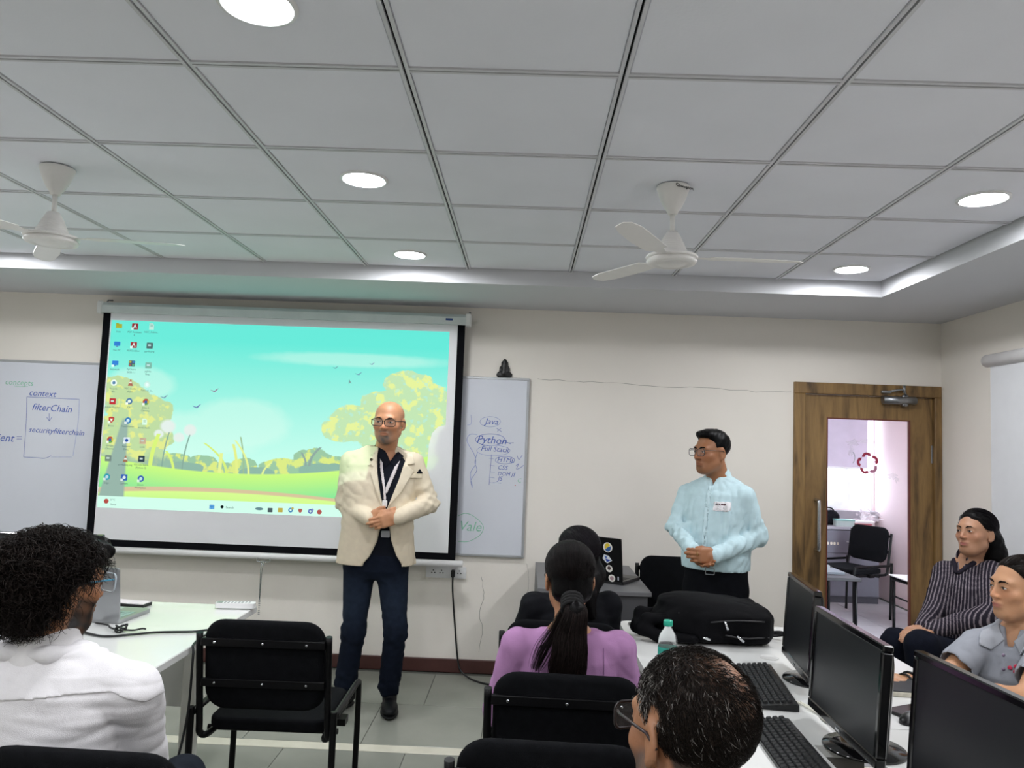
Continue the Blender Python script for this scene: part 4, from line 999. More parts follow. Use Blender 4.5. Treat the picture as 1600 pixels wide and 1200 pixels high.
# water bottle
t = thing('water_bottle', 'clear water bottle with teal cap and label beside the backpack', 'bottle', tuple(atz(1042, 1066, ZT)))
M_PET = mat('clear pet', 'f2f6f6', .06, var=0, trans=.9, ior=1.15)
pr = [(.001, .001), (.026, .001), (.031, .006)]
for k in range(7): z = .014+.016*k; pr += [(.032, z), (.029, z+.005), (.032, z+.011)]
pr += [(.032, .13), (.031, .145), (.026, .16), (.016, .176), (.0125, .182), (.0125, .19)]
MB().lathe(pr, n=28).build('body', M_PET, t)
MB().lathe([(.0326, .05), (.0329, .051), (.0329, .118), (.0326, .119)], n=28, cap=False).build('label_band', mat('teal label', '2f9c8a', .45, var=.15, scale=60), t)
MB().lathe([(.0145, .187), (.0155, .189), (.0155, .203), (.014, .206), (.001, .207)], n=24).build('cap', mat('teal cap', '2aa88c', .4), t)
# phones
def phone(label, p, ang, w=.075, l=.155, c=None):
    t = thing('mobile_phone', label, 'phone', p, ang)
    MB().prism(rrect(-w/2, w/2, -l/2, l/2, .01), .0005, .009, plane='xy').build('body', M_BLACK, t)
    MB().prism(rrect(-w/2+.003, w/2-.003, -l/2+.003, l/2-.003, .008), .0091, .0096, plane='xy').build('screen', c or mat('phone glass', '3a3a38', .08), t)
    return t
phone('phone with grey screen lying left of the backpack', tuple((atz(985, 975, ZT)+atz(1017, 990, ZT))/2+np.array([.012, .01, 0])), .1, .095, .16, mat('phone glass grey', '77766e', .1))
phone('black phone on the desk by the polo woman\'s wrist', tuple(atz(1424, 1113, ZT)), -1.1)
t = thing('computer_mouse', 'black mouse on the desk behind the nearest monitor', 'mouse', tuple(atz(1425, 1128, ZT)), -.9)
MB().raw([( .03*math.cos(a)*math.cos(b), .055*math.sin(a)*math.cos(b), .001+.03*math.sin(b)) for b in np.linspace(0, 1.5, 6) for a in np.linspace(0, 2*PI, 17)[:-1]], [(i*16+k, i*16+(k+1) % 16, (i+1)*16+(k+1) % 16, (i+1)*16+k) for i in range(5) for k in range(16)]+[tuple(range(16)), tuple(80+k for k in range(16))], True).build('shell', M_BLACK, t)
t = thing('notebook', 'thick notebook under the polo woman\'s forearm', 'book', tuple(atz(1402, 1083, ZT)+np.array([.06, .02, 0])), -.1)
MB().box(-.12, .1, -.07, .09, .0005, .016, bev=.002).build('cover', mat('beige book edge', 'b9b4a6', .7, var=.2, scale=60), t); MB().box(-.118, .1, -.068, .088, .0161, .019).build('top_cover', mat('dark book', '23262b', .5), t)
t = thing('monitor_cables', 'white cables on the desk between the two near monitors', 'cable', tuple(atz(1275, 1122, ZT)))
o0 = np.array(t.location); mb = MB()
for k in range(4): mb.tube(smoothpath([np.array((-.02+.02*k, .16-.03*k, .004)), np.array((.01+.008*k, .05, .006)), np.array((.03-.006*k, -.03, .005)), np.array((.02+.01*k, -.1, .004))], 5), .003, n=6)
mb.build('cords', mat('white cord', 'd8d6c8', .5), t)
# grey desk with the stickered laptop
dg_ = thing('teacher_desk', 'dark grey desk against the front wall under a stickered laptop', 'desk', (.2, 4.75, 0))
MB().box(-.10, .525, -.47, .46, ZT-.025, ZT, bev=.003).build('desk_top', M_GREYDESK, dg_)
MB().box(-.10, .505, -.45, -.43, .05, ZT-.0255).build('front_panel', mat('charcoal laminate', '4a4a4e', .5), dg_)
for x in (-.10, .487): MB().box(x, x+.018, -.4295, .44, 0, ZT-.0255).build('side_panel', mat('charcoal laminate', '4a4a4e', .5), dg_)
lp3 = thing('laptop', 'black laptop covered with round stickers on the grey desk', 'laptop', (.50, 4.66, ZT), math.radians(148))
MB().prism(rrect(-.18, .18, -.125, .125, .01), .002, .02, plane='xy').build('base', M_BLACK, lp3)
kb = MB()
for r_ in range(6):
    for c in range(14): kb.box(-.16+.023*c, -.16+.023*c+.019, -.02+.021*r_, -.02+.021*r_+.017, .0201, .0212)
tag(kb.build('keys', M_KEY, lp3), kind='stuff')
lid3 = Matrix.Translation((0, .123, .017)) @ Matrix.Rotation(math.radians(82), 4, 'X')
ld3 = prism_m(MB(), rrect(-.18, .18, 0, .25, .008), -.005, .005, lid3).build('lid', M_BLACKM, lp3)
prism_m(MB(), rrect(-.174, .174, .012, .24, .004), .0051, .0056, lid3).build('display', mat('dark display', '1b2430', .2), lp3)
def stick(x, z, poly, c, sub=()):
    # x: left-to-right as seen from behind the lid
    o = prism_m(MB(), [(-(x+a), z+b) for (a, b) in poly], -.0056, -.00505, lid3).build('sticker', mat('sticker '+c, c, .4), ld3) if False else prism_m(MB(), [(-(x+a), z+b) for (a, b) in poly], -.0056, -.00505, lid3).build('sticker', mat('sticker '+c, c, .4), ld3)
    for (pl, cc) in sub: prism_m(MB(), [(-(x+a), z+b) for (a, b) in pl], -.0062, -.00565, lid3).build('sticker', mat('sticker '+cc, cc, .4), ld3)
W_ = 'e4e2dc'
stick(-.075, .205, circ(0, 0, .024), W_, ((circ(0, 0, .012), '3c4a3c'),))
stick(0.005, .195, rrect(-.026, .026, -.008, .026, .006), W_, ((rrect(-.020, .020, .004, .020, .003), 'c9c4c4'),)); stick(.012, .178, rrect(-.017, .017, -.020, .012, .005), W_, ((circ(0, -.004, .012), 'a83a34'),))
stick(.095, .195, circ(0, 0, .029), W_, (([(0, 0)]+[(.02*math.cos(a), .024*math.sin(a)) for a in np.linspace(.6, 3.6, 10)], 'd8be3e'), ([(0, 0)]+[(.02*math.cos(a), .024*math.sin(a)) for a in np.linspace(3.7, 6.7, 10)], '355f98')))
stick(.018, .122, circ(0, 0, .024), 'b89a3c', ((circ(0, 0, .016), '3c3626'), ([(-.01, -.01), (.012, .002), (.01, .012), (-.008, .004)], 'c8a53c')))
stick(.09, .128, [(-.03, .0), (-.02, .024), (.01, .018), (.03, -.008), (.0, -.026), (-.012, -.02)], 'd8dde2', (([(-.012, .0), (.024, -.006), (-.004, -.02)], '2c4aa0'), ([(-.018, .016), (0, .012), (-.008, .0)], '3f62b4')))
stick(-.08, .125, circ(0, 0, .014), 'c8ccd0', ((circ(.002, -.004, .007), '5a6a80'),))
stick(-.06, .068, rrect(-.03, .03, -.012, .012, .01), W_, ((circ(-.014, 0, .006), '6a6a66'), (circ(.014, 0, .005), '35424a')))
stick(.10, .072, circ(0, 0, .021), W_, ((circ(0, .003, .011), '4a3c3c'),))
stick(.035, .035, rrect(-.010, .010, -.028, .028, .006), 'd8d4b4', ((circ(0, .0, .007), '2a2a26'),))
stick(-.06, .03, circ(0, 0, .014), '3c4060'); stick(.115, .018, circ(0, 0, .021), W_, ((circ(0, 0, .012), 'a88a90'),)); stick(.155, .02, rrect(-.004, .004, -.01, .012, .002), 'c8ccd8'); stick(-.07, -.0+.012, rrect(-.02, .01, -.006, .006, .005), '3f8f8a')

# ------------------------------------------------------------------ solid modeller: signed distance fields meshed with surface nets
F32 = np.float32
def unit(v): v = np.array(v, float); return v/(np.linalg.norm(v)+1e-12)
class Prim:
    def __init__(s, fn, lo, hi): s.fn = fn; s.lo = np.array(lo, float); s.hi = np.array(hi, float)
def cap(a, b, ra, rb=None):
    a = np.array(a, float); b = np.array(b, float); rb = ra if rb is None else rb; ba = b-a; L2 = float(ba@ba)+1e-12
    def fn(X, Y, Z):
        t = np.clip(((X-a[0])*ba[0]+(Y-a[1])*ba[1]+(Z-a[2])*ba[2])/L2, 0, 1)
        return np.sqrt((X-a[0]-t*ba[0])**2+(Y-a[1]-t*ba[1])**2+(Z-a[2]-t*ba[2])**2)-(ra+(rb-ra)*t)
    r = max(ra, rb); return Prim(fn, np.minimum(a, b)-r, np.maximum(a, b)+r)
def ell(c, r, R=None):
    c = np.array(c, float); r = np.array(r, float)
    def fn(X, Y, Z):
        x, y, z = X-c[0], Y-c[1], Z-c[2]
        if R is not None: x, y, z = R[0, 0]*x+R[1, 0]*y+R[2, 0]*z, R[0, 1]*x+R[1, 1]*y+R[2, 1]*z, R[0, 2]*x+R[1, 2]*y+R[2, 2]*z
        k0 = np.sqrt((x/r[0])**2+(y/r[1])**2+(z/r[2])**2); k1 = np.sqrt((x/r[0]**2)**2+(y/r[1]**2)**2+(z/r[2]**2)**2)
        return k0*(k0-1)/(k1+1e-9)
    m = r if R is None else np.abs(R)@r
    return Prim(fn, c-m, c+m)
def rbox(c, h, rad, R=None):
    c = np.array(c, float); h = np.array(h, float)
    def fn(X, Y, Z):
        x, y, z = X-c[0], Y-c[1], Z-c[2]
        if R is not None: x, y, z = R[0, 0]*x+R[1, 0]*y+R[2, 0]*z, R[0, 1]*x+R[1, 1]*y+R[2, 1]*z, R[0, 2]*x+R[1, 2]*y+R[2, 2]*z
        qx, qy, qz = np.abs(x)-h[0]+rad, np.abs(y)-h[1]+rad, np.abs(z)-h[2]+rad
        return np.sqrt(np.maximum(qx, 0)**2+np.maximum(qy, 0)**2+np.maximum(qz, 0)**2)+np.minimum(np.maximum(qx, np.maximum(qy, qz)), 0)-rad
    m = h if R is None else np.abs(R)@h
    return Prim(fn, c-m, c+m)
def loft(o, R, st, p=2.4):
    """stack of superellipses: st rows are (t, rx, ry, cx, cy) along the frame's third axis"""
    o = np.array(o, float); st = np.array(st, float); T = st[:, 0]
    def fn(X, Y, Z):
        x, y, z = X-o[0], Y-o[1], Z-o[2]
        x, y, z = R[0, 0]*x+R[1, 0]*y+R[2, 0]*z, R[0, 1]*x+R[1, 1]*y+R[2, 1]*z, R[0, 2]*x+R[1, 2]*y+R[2, 2]*z
        zc_ = np.clip(z, T[0], T[-1])
        rx = np.interp(zc_, T, st[:, 1]); ry = np.interp(zc_, T, st[:, 2]); cx = np.interp(zc_, T, st[:, 3]); cy = np.interp(zc_, T, st[:, 4])
        k = (np.abs((x-cx)/rx)**p+np.abs((y-cy)/ry)**p)**(1/p)
        d = (k-1)*np.minimum(rx, ry)
        return np.maximum(d, np.maximum(T[0]-z, z-T[-1]))
    m = max(st[:, 1].max()+np.abs(st[:, 3]).max(), st[:, 2].max()+np.abs(st[:, 4]).max())
    e = np.abs(R)@np.array([m, m, 0]); a = o+R[:, 2]*T[0]; b = o+R[:, 2]*T[-1]
    return Prim(fn, np.minimum(a, b)-e, np.maximum(a, b)+e)
def smin(a, b, k):
    h = np.maximum(k-np.abs(a-b), 0)/k
    return np.minimum(a, b)-h*h*k*0.25
class Shape:
    """an ordered list of (operation, primitive, blend)"""
    def __init__(s, ops=None): s.ops = list(ops or [])
    def add(s, *ps, k=0.02):
        for p in ps: s.ops.append(('+', p, k))
        return s
    def sub(s, *ps, k=0.01):
        for p in ps: s.ops.append(('-', p, k))
        return s
    def warp(s, fn): s.ops.append(('w', fn, 0)); return s      # fn(X,Y,Z) -> offset added near the surface
    def bounds(s):
        lo = np.min([p.lo for o, p, k in s.ops if o == '+'], 0); hi = np.max([p.hi for o, p, k in s.ops if o == '+'], 0)
        return lo, hi
    def field(s, h, lo=None, hi=None, pad=None):
        if lo is None: lo, hi = s.bounds()
        pad = 3*h+0.004 if pad is None else pad
        g = Grid(np.array(lo)-pad, np.array(hi)+pad, h)
        for o, p, k in s.ops:
            if o == 'w': g.warp(p)
            else: g.comb(o, p, k)
        return g
BIG = 0.08
class Grid:
    def __init__(s, lo, hi, h):
        s.lo = lo; s.h = h; s.n = np.maximum(np.ceil((hi-lo)/h).astype(int)+1, 4)
        s.g = np.full(tuple(s.n), BIG, F32)
        s.ax = [(lo[i]+h*np.arange(s.n[i])).astype(F32) for i in range(3)]
    def blk(s, lo, hi):
        a = np.clip(np.floor((lo-s.lo)/s.h).astype(int), 0, s.n); b = np.clip(np.ceil((hi-s.lo)/s.h).astype(int)+1, 0, s.n)
        return a, b
    def comb(s, op, p, k):
        m = max(k, 0.01)+0.03
        a, b = s.blk(p.lo-m, p.hi+m)
        if np.any(b <= a): return
        sl = tuple(slice(a[i], b[i]) for i in range(3))
        X = s.ax[0][sl[0]][:, None, None]; Y = s.ax[1][sl[1]][None, :, None]; Z = s.ax[2][sl[2]][None, None, :]
        d = p.fn(X, Y, Z).astype(F32)
        if op == '+': s.g[sl] = smin(s.g[sl], d, k)
        elif op == '-': s.g[sl] = -smin(-s.g[sl], d, k)
        elif op == '&': s.g[sl] = np.maximum(s.g[sl], d)
    def warp(s, fn, band=0.05):
        I = np.nonzero(np.abs(s.g) < band)
        X, Y, Z = (s.ax[i][I[i]] for i in range(3))
        s.g[I] += fn(X, Y, Z).astype(F32)
    def mesh(s):
        g = s.g; neg = g < 0
        c = neg[:-1, :-1, :-1].astype(np.int8)
        for dx in (0, 1):
            for dy in (0, 1):
                for dz in (0, 1):
                    if dx+dy+dz: c = c+neg[dx:neg.shape[0]-1+dx, dy:neg.shape[1]-1+dy, dz:neg.shape[2]-1+dz]
        act = (c > 0) & (c < 8); I = np.argwhere(act)
        if len(I) == 0: return np.zeros((0, 3)), np.zeros((0, 4), int)
        idx = np.full(act.shape, -1, np.int32); idx[tuple(I.T)] = np.arange(len(I))
        cv = {}
        for dx in (0, 1):
            for dy in (0, 1):
                for dz in (0, 1): cv[dx, dy, dz] = g[I[:, 0]+dx, I[:, 1]+dy, I[:, 2]+dz].astype(np.float64)
        P = np.zeros((len(I), 3)); W_n = np.zeros(len(I))
        for a in cv:
            for ax in range(3):
                if a[ax]: continue
                b = list(a); b[ax] = 1; b = tuple(b); va, vb = cv[a], cv[b]
                m = (va < 0) != (vb < 0); t = np.where(m, va/(va-vb+1e-20), 0)
                q = np.zeros((len(I), 3)); q += a; q[:, ax] += t
                P[m] += q[m]; W_n[m] += 1
        P = s.lo+(I+P/W_n[:, None])*s.h
        Q = []
        for ax in range(3):
            u, v = (ax+1) % 3, (ax+2) % 3
            sl0 = [slice(None)]*3; sl1 = [slice(None)]*3; sl0[ax] = slice(0, -1); sl1[ax] = slice(1, None)
            n0 = neg[tuple(sl0)]; n1 = neg[tuple(sl1)]; E = np.argwhere(n0 != n1)
            E = E[(E[:, u] > 0) & (E[:, v] > 0) & (E[:, u] < act.shape[u]) & (E[:, v] < act.shape[v])]
            if len(E) == 0: continue
            fl = n0[tuple(E.T)]
            def ix(du, dv): e = E.copy(); e[:, u] -= du; e[:, v] -= dv; return idx[tuple(e.T)]
            q = np.stack([ix(1, 1), ix(0, 1), ix(0, 0), ix(1, 0)], 1)
            q[~fl] = q[~fl][:, ::-1]
            Q.append(q)
        Q = np.concatenate(Q); Q = Q[(Q >= 0).all(1)]
        return P, Q
def relax(P, Q, it=1, lam=0.5):
    for _ in range(it):
        S = np.zeros_like(P); C = np.zeros(len(P))
        for k in range(4):
            a, b = Q[:, k], Q[:, (k+1) % 4]
            np.add.at(S, a, P[b]); np.add.at(C, a, 1); np.add.at(S, b, P[a]); np.add.at(C, b, 1)
        P = P+lam*(S/np.maximum(C, 1)[:, None]-P)
    return P
def to_obj(name, P, Q, material, parent, colf=None, tris=None):
    me = bpy.data.meshes.new(name)
    me.vertices.add(len(P)); me.vertices.foreach_set('co', np.ascontiguousarray(P, F32).ravel())
    me.loops.add(len(Q)*4); me.loops.foreach_set('vertex_index', np.ascontiguousarray(Q, np.int32).ravel())
    me.polygons.add(len(Q)); me.polygons.foreach_set('loop_start', np.arange(0, len(Q)*4, 4, dtype=np.int32))
    me.polygons.foreach_set('use_smooth', np.ones(len(Q), bool))
    me.update(calc_edges=True); me.validate()
    if colf is not None:
        c = np.clip(colf(P), 0, 1); at_ = me.color_attributes.new('Col', 'FLOAT_COLOR', 'POINT')
        at_.data.foreach_set('color', np.concatenate([c, np.ones((len(P), 1))], 1).astype(F32).ravel())
    me.materials.append(material)
    return link(bpy.data.objects.new(name, me), parent)
def solid(name, shape, h, material, parent, colf=None, sm=1, lo=None, hi=None, keep=None):
    g = shape.field(h, lo, hi)
    if keep is not None: keep(g)
    P, Q = g.mesh()
    if len(P) == 0: print('EMPTY', name); return None
    if sm: P = relax(P, Q, sm)
    return to_obj(name, P, Q, material, parent, colf)
# gentle pseudo-noise from sines, for folds
def sines(seed, n, f0, f1, aniso=(1, 1, 1)):
    r = np.random.default_rng(seed); K = r.normal(0, 1, (n, 3)); K /= np.linalg.norm(K, axis=1)[:, None]; K *= r.uniform(f0, f1, n)[:, None]*np.array(aniso); ph = r.uniform(0, 6.28, n)
    def f(X, Y, Z):
        o = 0
        for k, p in zip(K, ph): o = o+np.sin(k[0]*X+k[1]*Y+k[2]*Z+p)
        return o/n
    return f
def folds(seed, amp, n=5, f0=20, f1=55, aniso=(1, 1, 1)):
    a = sines(seed, n, f0, f1, aniso); b = sines(seed+1, 3, 8, 18)
    return lambda X, Y, Z: amp*(1-2*np.abs(a(X, Y, Z))**0.7)*(0.6+0.6*b(X, Y, Z))
def poly2(P, a, b):
    """signed distance to a polygon in the plane (a, b)"""
    P = np.array(P, float); n = len(P); d = np.full(np.broadcast(a, b).shape, 1e9); s = np.ones(d.shape)
    j = n-1
    for i in range(n):
        e = P[j]-P[i]; wx = a-P[i, 0]; wy = b-P[i, 1]
        t = np.clip((wx*e[0]+wy*e[1])/(e@e+1e-12), 0, 1); bx = wx-e[0]*t; by = wy-e[1]*t
        d = np.minimum(d, bx*bx+by*by)
        c1 = b >= P[i, 1]; c2 = b < P[j, 1]; c3 = e[0]*wy > e[1]*wx
        al = (c1 & c2 & c3) | (~c1 & ~c2 & ~c3); s = np.where(al, -s, s); j = i
    return s*np.sqrt(d)
def patch(name, shape, polyg, proj, side, h, off, material, parent, th=0.006, colf=None, sm=1, dmax=None):
    """a thin piece of cloth lying on a shape: polygon in a plane of two axes, on one side of a third.
    proj = (origin, axis_a, axis_b, axis_n); side keeps points with n > side"""
    o, A, B, Nn = [np.array(q, float) for q in proj]
    pts = np.array([o+A*p[0]+B*p[1]+Nn*q for p in polyg for q in (side, (dmax if dmax else 0.3))])
    lo0, hi0 = shape.bounds(); lo = np.maximum(pts.min(0), lo0-.02); hi = np.minimum(pts.max(0), hi0+.02)
    if np.any(hi <= lo): print('EMPTYPATCH', name); return None
    g = shape.field(h, lo, hi, pad=0.012)
    X = g.ax[0][:, None, None]-o[0]; Y = g.ax[1][None, :, None]-o[1]; Z = g.ax[2][None, None, :]-o[2]
    a = X*A[0]+Y*A[1]+Z*A[2]; b = X*B[0]+Y*B[1]+Z*B[2]; n = X*Nn[0]+Y*Nn[1]+Z*Nn[2]
    d = np.maximum(g.g-off, -(g.g-off+th)); d = np.maximum(d, poly2(polyg, a, b)); d = np.maximum(d, side-n)
    g.g = d.astype(F32)
    P, Q = g.mesh()
    if len(P) == 0: print('EMPTYPATCH2', name); return None
    if sm: P = relax(P, Q, sm)
    return to_obj(name, P, Q, material, parent, colf)
def rotz(a): c, s = math.cos(a), math.sin(a); return np.array([[c, -s, 0], [s, c, 0], [0, 0, 1.0]])
def rotx(a): c, s = math.cos(a), math.sin(a); return np.array([[1.0, 0, 0], [0, c, -s], [0, s, c]])
def roty(a): c, s = math.cos(a), math.sin(a); return np.array([[c, 0, s], [0, 1.0, 0], [-s, 0, c]])
# ------------------------------------------------------------------ people
UP = np.array([0, 0, 1.0])
def frame(fwd, tilt=0.0):
    """columns: person's right, forward, up"""
    f = unit(fwd); x = unit(np.cross(f, UP)); u = np.cross(x, f); R = np.stack([x, f, u], 1)
    return R@roty(tilt) if tilt else R
def rootof(o):
    while o.parent is not None: o = o.parent
    return np.array(o.location)
_to_obj = to_obj
def to_obj(name, P, Q, material, parent, colf=None, tris=None):
    r = rootof(parent)
    cf = (lambda p: colf(p+r)) if colf else None
    return _to_obj(name, P-r, Q, material, parent, cf)
def wb_(mb, name, material, parent):
    r = rootof(parent); mb.v = [tuple(np.array(v)-r) for v in mb.v]
    return mb.build(name, material, parent)
def cst(c):
    c = np.array(lin(c))
    return lambda P: np.tile(c, (len(P), 1))
M_SKIN = vmat('skin', rough=0.48, bump=0.10, bscale=260, sss=0.12, var=0.06)
M_CLOTH = vmat('woven cloth', rough=0.85, bump=0.25, bscale=500, sheen=0.0, spec=0.15, var=0.04)
M_HAIR = vmat('hair', rough=0.45, bump=0.3, bscale=180, spec=0.10, var=0.2)
M_DENIM = vmat('dark denim', rough=0.9, bump=0.4, bscale=420, spec=0.1, var=0.18)
M_LEATHER = vmat('shoe leather', spec=0.25, rough=0.5, bump=0.2, bscale=300, var=0.15)
M_EYE = mat('eye white', 'd8d0c8', .25, var=.03); M_IRIS = mat('iris dark', '1c1310', .15)
M_LENS = mat('spectacle lens', 'ffffff', .03, var=0, alpha=.06)

class Head:
    def __init__(s, c, fwd, sc=1.0, tilt=0.0, fem=False, wx=1.0):
        s.wx = np.array([wx, 1, 1.0]); s.c = np.array(c, float); s.R = frame(fwd, tilt); s.s = sc; s.fem = fem
    def W(s, p): return s.c+s.R@(np.array(p, float)*s.wx*s.s)
    def E(s, p, r, Rl=None): return ell(s.W(p), np.array(r)*s.wx*s.s, s.R if Rl is None else s.R@Rl)
    def C(s, a, b, ra, rb=None): return cap(s.W(a), s.W(b), ra*s.s, (ra if rb is None else rb)*s.s)
    def loc(s, P): return ((P-s.c)@s.R)/s.s/s.wx
    def shape(s, sh, neck_to, nr=.052):
        E, C = s.E, s.C; m = (1, -1); fj = .86 if s.fem else 1.0; nf = .80 if s.fem else 1.0
        sh.add(E((0, -.015, .036), (.074, .094, .081)), k=.02)
        sh.add(E((0, .026, -.022), (.063, .064, .082)), k=.03)
        sh.add(E((0, .056, -.090), (.029*fj, .025, .022)), k=.03)
        sh.add(E((0, .026, -.066), (.049*fj, .046, .036)), k=.03)
        for q in m:
            sh.add(C((q*.049*fj, .002, -.055), (q*.018, .056, -.093), .020*fj, .016), k=.03)
            sh.add(E((q*.041, .054, -.022), (.023, .020, .020)), k=.02)
        sh.add(E((0, .077-.004*s.fem, .024), (.047, .014, .012)), k=.022)
        for q in m: sh.sub(E((q*.031, .100, .004), (.019, .014, .012)), k=.012)
        for q in m: sh.add(E((q*.031, .076, .004), (.0155, .0125, .0115)), k=.005)
        sh.add(C((0, .086, .014), (0, .108-.003*s.fem, -.026), .0075*nf, .0115*nf), k=.014)
        for q in m: sh.add(E((q*.0115, .098, -.031), (.0085*nf, .011*nf, .0078*nf)), k=.008)
        sh.add(E((0, .089, -.055), (.023, .0095, .0058)), k=.009); sh.add(E((0, .087, -.067), (.020, .0100, .0068)), k=.009)
        sh.sub(E((0, .102, -.0605), (.023, .011, .0017)), k=.003)
        Re = rotz(.25)
        for q in m:
            Rl = rotz(q*.30)@rotx(-.12)
            sh.add(E((q*.076, -.012, -.006), (.0075, .019, .033), Rl), k=.008)
            sh.sub(E((q*.085, -.010, -.002), (.0055, .011, .020), Rl), k=.005)
            sh.add(E((q*.074, -.006, -.034), (.006, .009, .009)), k=.006)
        sh.add(cap(s.W((0, -.022, -.055)), neck_to, nr*s.s, nr*s.s*1.08), k=.025)
        return sh
    def color(s, base, lip=None, beard=None, bw=0.0, scalp=None, scalpf=None, full=False):
        base = np.array(lin(base)); lip = np.array(lin(lip)) if lip else base*np.array([.74, .58, .58])
        nz = sines(31, 6, 120, 260)
        def f(P):
            q = s.loc(P); c = np.tile(base, (len(P), 1))
            x, y, z = q.T
            warm = np.exp(-((np.abs(x)-.04)**2+(z+.02)**2)/.0006)*(y > .02)+np.exp(-(x**2+(z+.025)**2)/.0003)*(y > .08)
            c = c*(1+warm[:, None]*np.array([.06, -.06, -.08]))
            if beard:
                bm = np.clip((-.030-z)/.02, 0, 1)*np.clip((y-(.015))/.02, 0, 1)*np.clip(1.6-np.abs(x)/.032, 0, 1)*(z > -.13)
                if full: bm = np.maximum(bm, np.clip((-.018-.25*np.maximum(y-.02, 0)-z)/.015, 0, 1)*np.clip((y+.012)/.012, 0, 1)*(z > -.12)*(np.abs(x) < .072))
                bm *= np.clip(1-np.exp(-((x/.022)**2+((z+.061)/.009)**2))*1.2, 0, 1)
                bm *= bw*(.75+.35*nz(P[:, 0], P[:, 1], P[:, 2]))
                bm = np.clip(bm, 0, 1)[:, None]; c = c*(1-bm)+np.array(lin(beard))*bm
            lm = np.clip(np.exp(-((x/.020)**4+((z+.061)/.0085)**4))*(y > .075), 0, 1)[:, None]
            c = c*(1-lm)+lip*lm
            if scalp is not None:
                sm = np.clip(scalpf(q), 0, 1)[:, None]; c = c*(1-sm)+np.array(lin(scalp))*sm
            return c
        return f
    def eyes(s, parent, brow='15100d', bw=.0042, blink=1.0):
        for q in (1, -1):
            e = solid('eye', Shape().add(s.E((q*.031, .0855, .003), (.0122, .0040, .0034*blink))), .0016*s.s, M_EYE, parent)
            solid('eyelashes', Shape().add(s.C((q*.019, .0875, .0050), (q*.031, .0905, .0078), .0014), s.C((q*.031, .0905, .0078), (q*.044, .0830, .0050), .0014, .0010), k=.002), .0012*s.s, M_HAIR, e, cst('0c0908'))
            solid('iris', Shape().add(s.E((q*.031, .0888, .003), (.0056, .0028, .0040*blink))), .0014*s.s, M_IRIS, e)
        for q in (1, -1):
            sh = Shape()
            pts = [(q*.013, .092, .021), (q*.024, .094, .027), (q*.037, .089, .028), (q*.047, .078, .022)]
            for a, b, r0, r1 in zip(pts[:-1], pts[1:], (1, 1.05, .8), (1.05, .8, .35)): sh.add(s.C(a, b, bw*r0, bw*r1), k=.003)
            solid('eyebrow', sh, .002*s.s, M_HAIR, parent, cst(brow))
    def glasses(s, parent, c='1a1a1c', w=.027, h=.020, r=.0022, y=.104, z=.001, top=1.0, temple_c=None, lens=True):
        m = mat('spectacle frame '+c, c, .3); g = None; T = lambda p: s.W(p)
        mb = MB()
        for q in (1, -1):
            loop = [T((q*.033+a, y-.10*(q*.033+a)**2*6, z+b)) for (a, b) in rrect(-w, w, -h, h, .012, 4)]
            mb.tube(loop, r*s.s, n=6, closed=True)
        mb.tube([T((-.007, y-.001, z+.006)), T((0, y+.002, z+.009)), T((.007, y-.001, z+.006))], r*s.s, n=6)
        g = wb_(mb, 'glasses', m, parent)
        for q in (1, -1):
            wb_(MB().tube([T((q*(.033+w), y-.008, z+.010)), T((q*.071, y-.03, z+.011)), T((q*.081, .02, z+.010)), T((q*.083, -.01, z+.008)), T((q*.079, -.03, z-.010))], r*s.s, n=6), 'temple', mat('spectacle frame '+(temple_c or c), temple_c or c, .3), g)
            if lens:
                lp_ = [T((q*.033+a, y-.10*(q*.033+a)**2*6, z+b)) for (a, b) in rrect(-w, w, -h, h, .012, 4)]
                wb_(MB().raw(lp_, [tuple(range(len(lp_)))]), 'lens', M_LENS, g)
        return g
    def hairline(s, pts, taper=.0065):
        """returns a cutter: keeps hair above a line z(y) in head space"""
        pts = np.array(pts, float)
        def keep(g):
            X = g.ax[0][:, None, None]-s.c[0]; Y = g.ax[1][None, :, None]-s.c[1]; Z = g.ax[2][None, None, :]-s.c[2]
            R = s.R/s.s
            y = X*R[0, 1]+Y*R[1, 1]+Z*R[2, 1]; z = X*R[0, 2]+Y*R[1, 2]+Z*R[2, 2]
            cut = (np.interp(y, pts[:, 0], pts[:, 1])-z)*s.s
            g.g = np.maximum(g.g+F32(taper)*np.clip(1+cut/.028, 0, 1).astype(F32), cut.astype(F32)*0.9)
        return keep
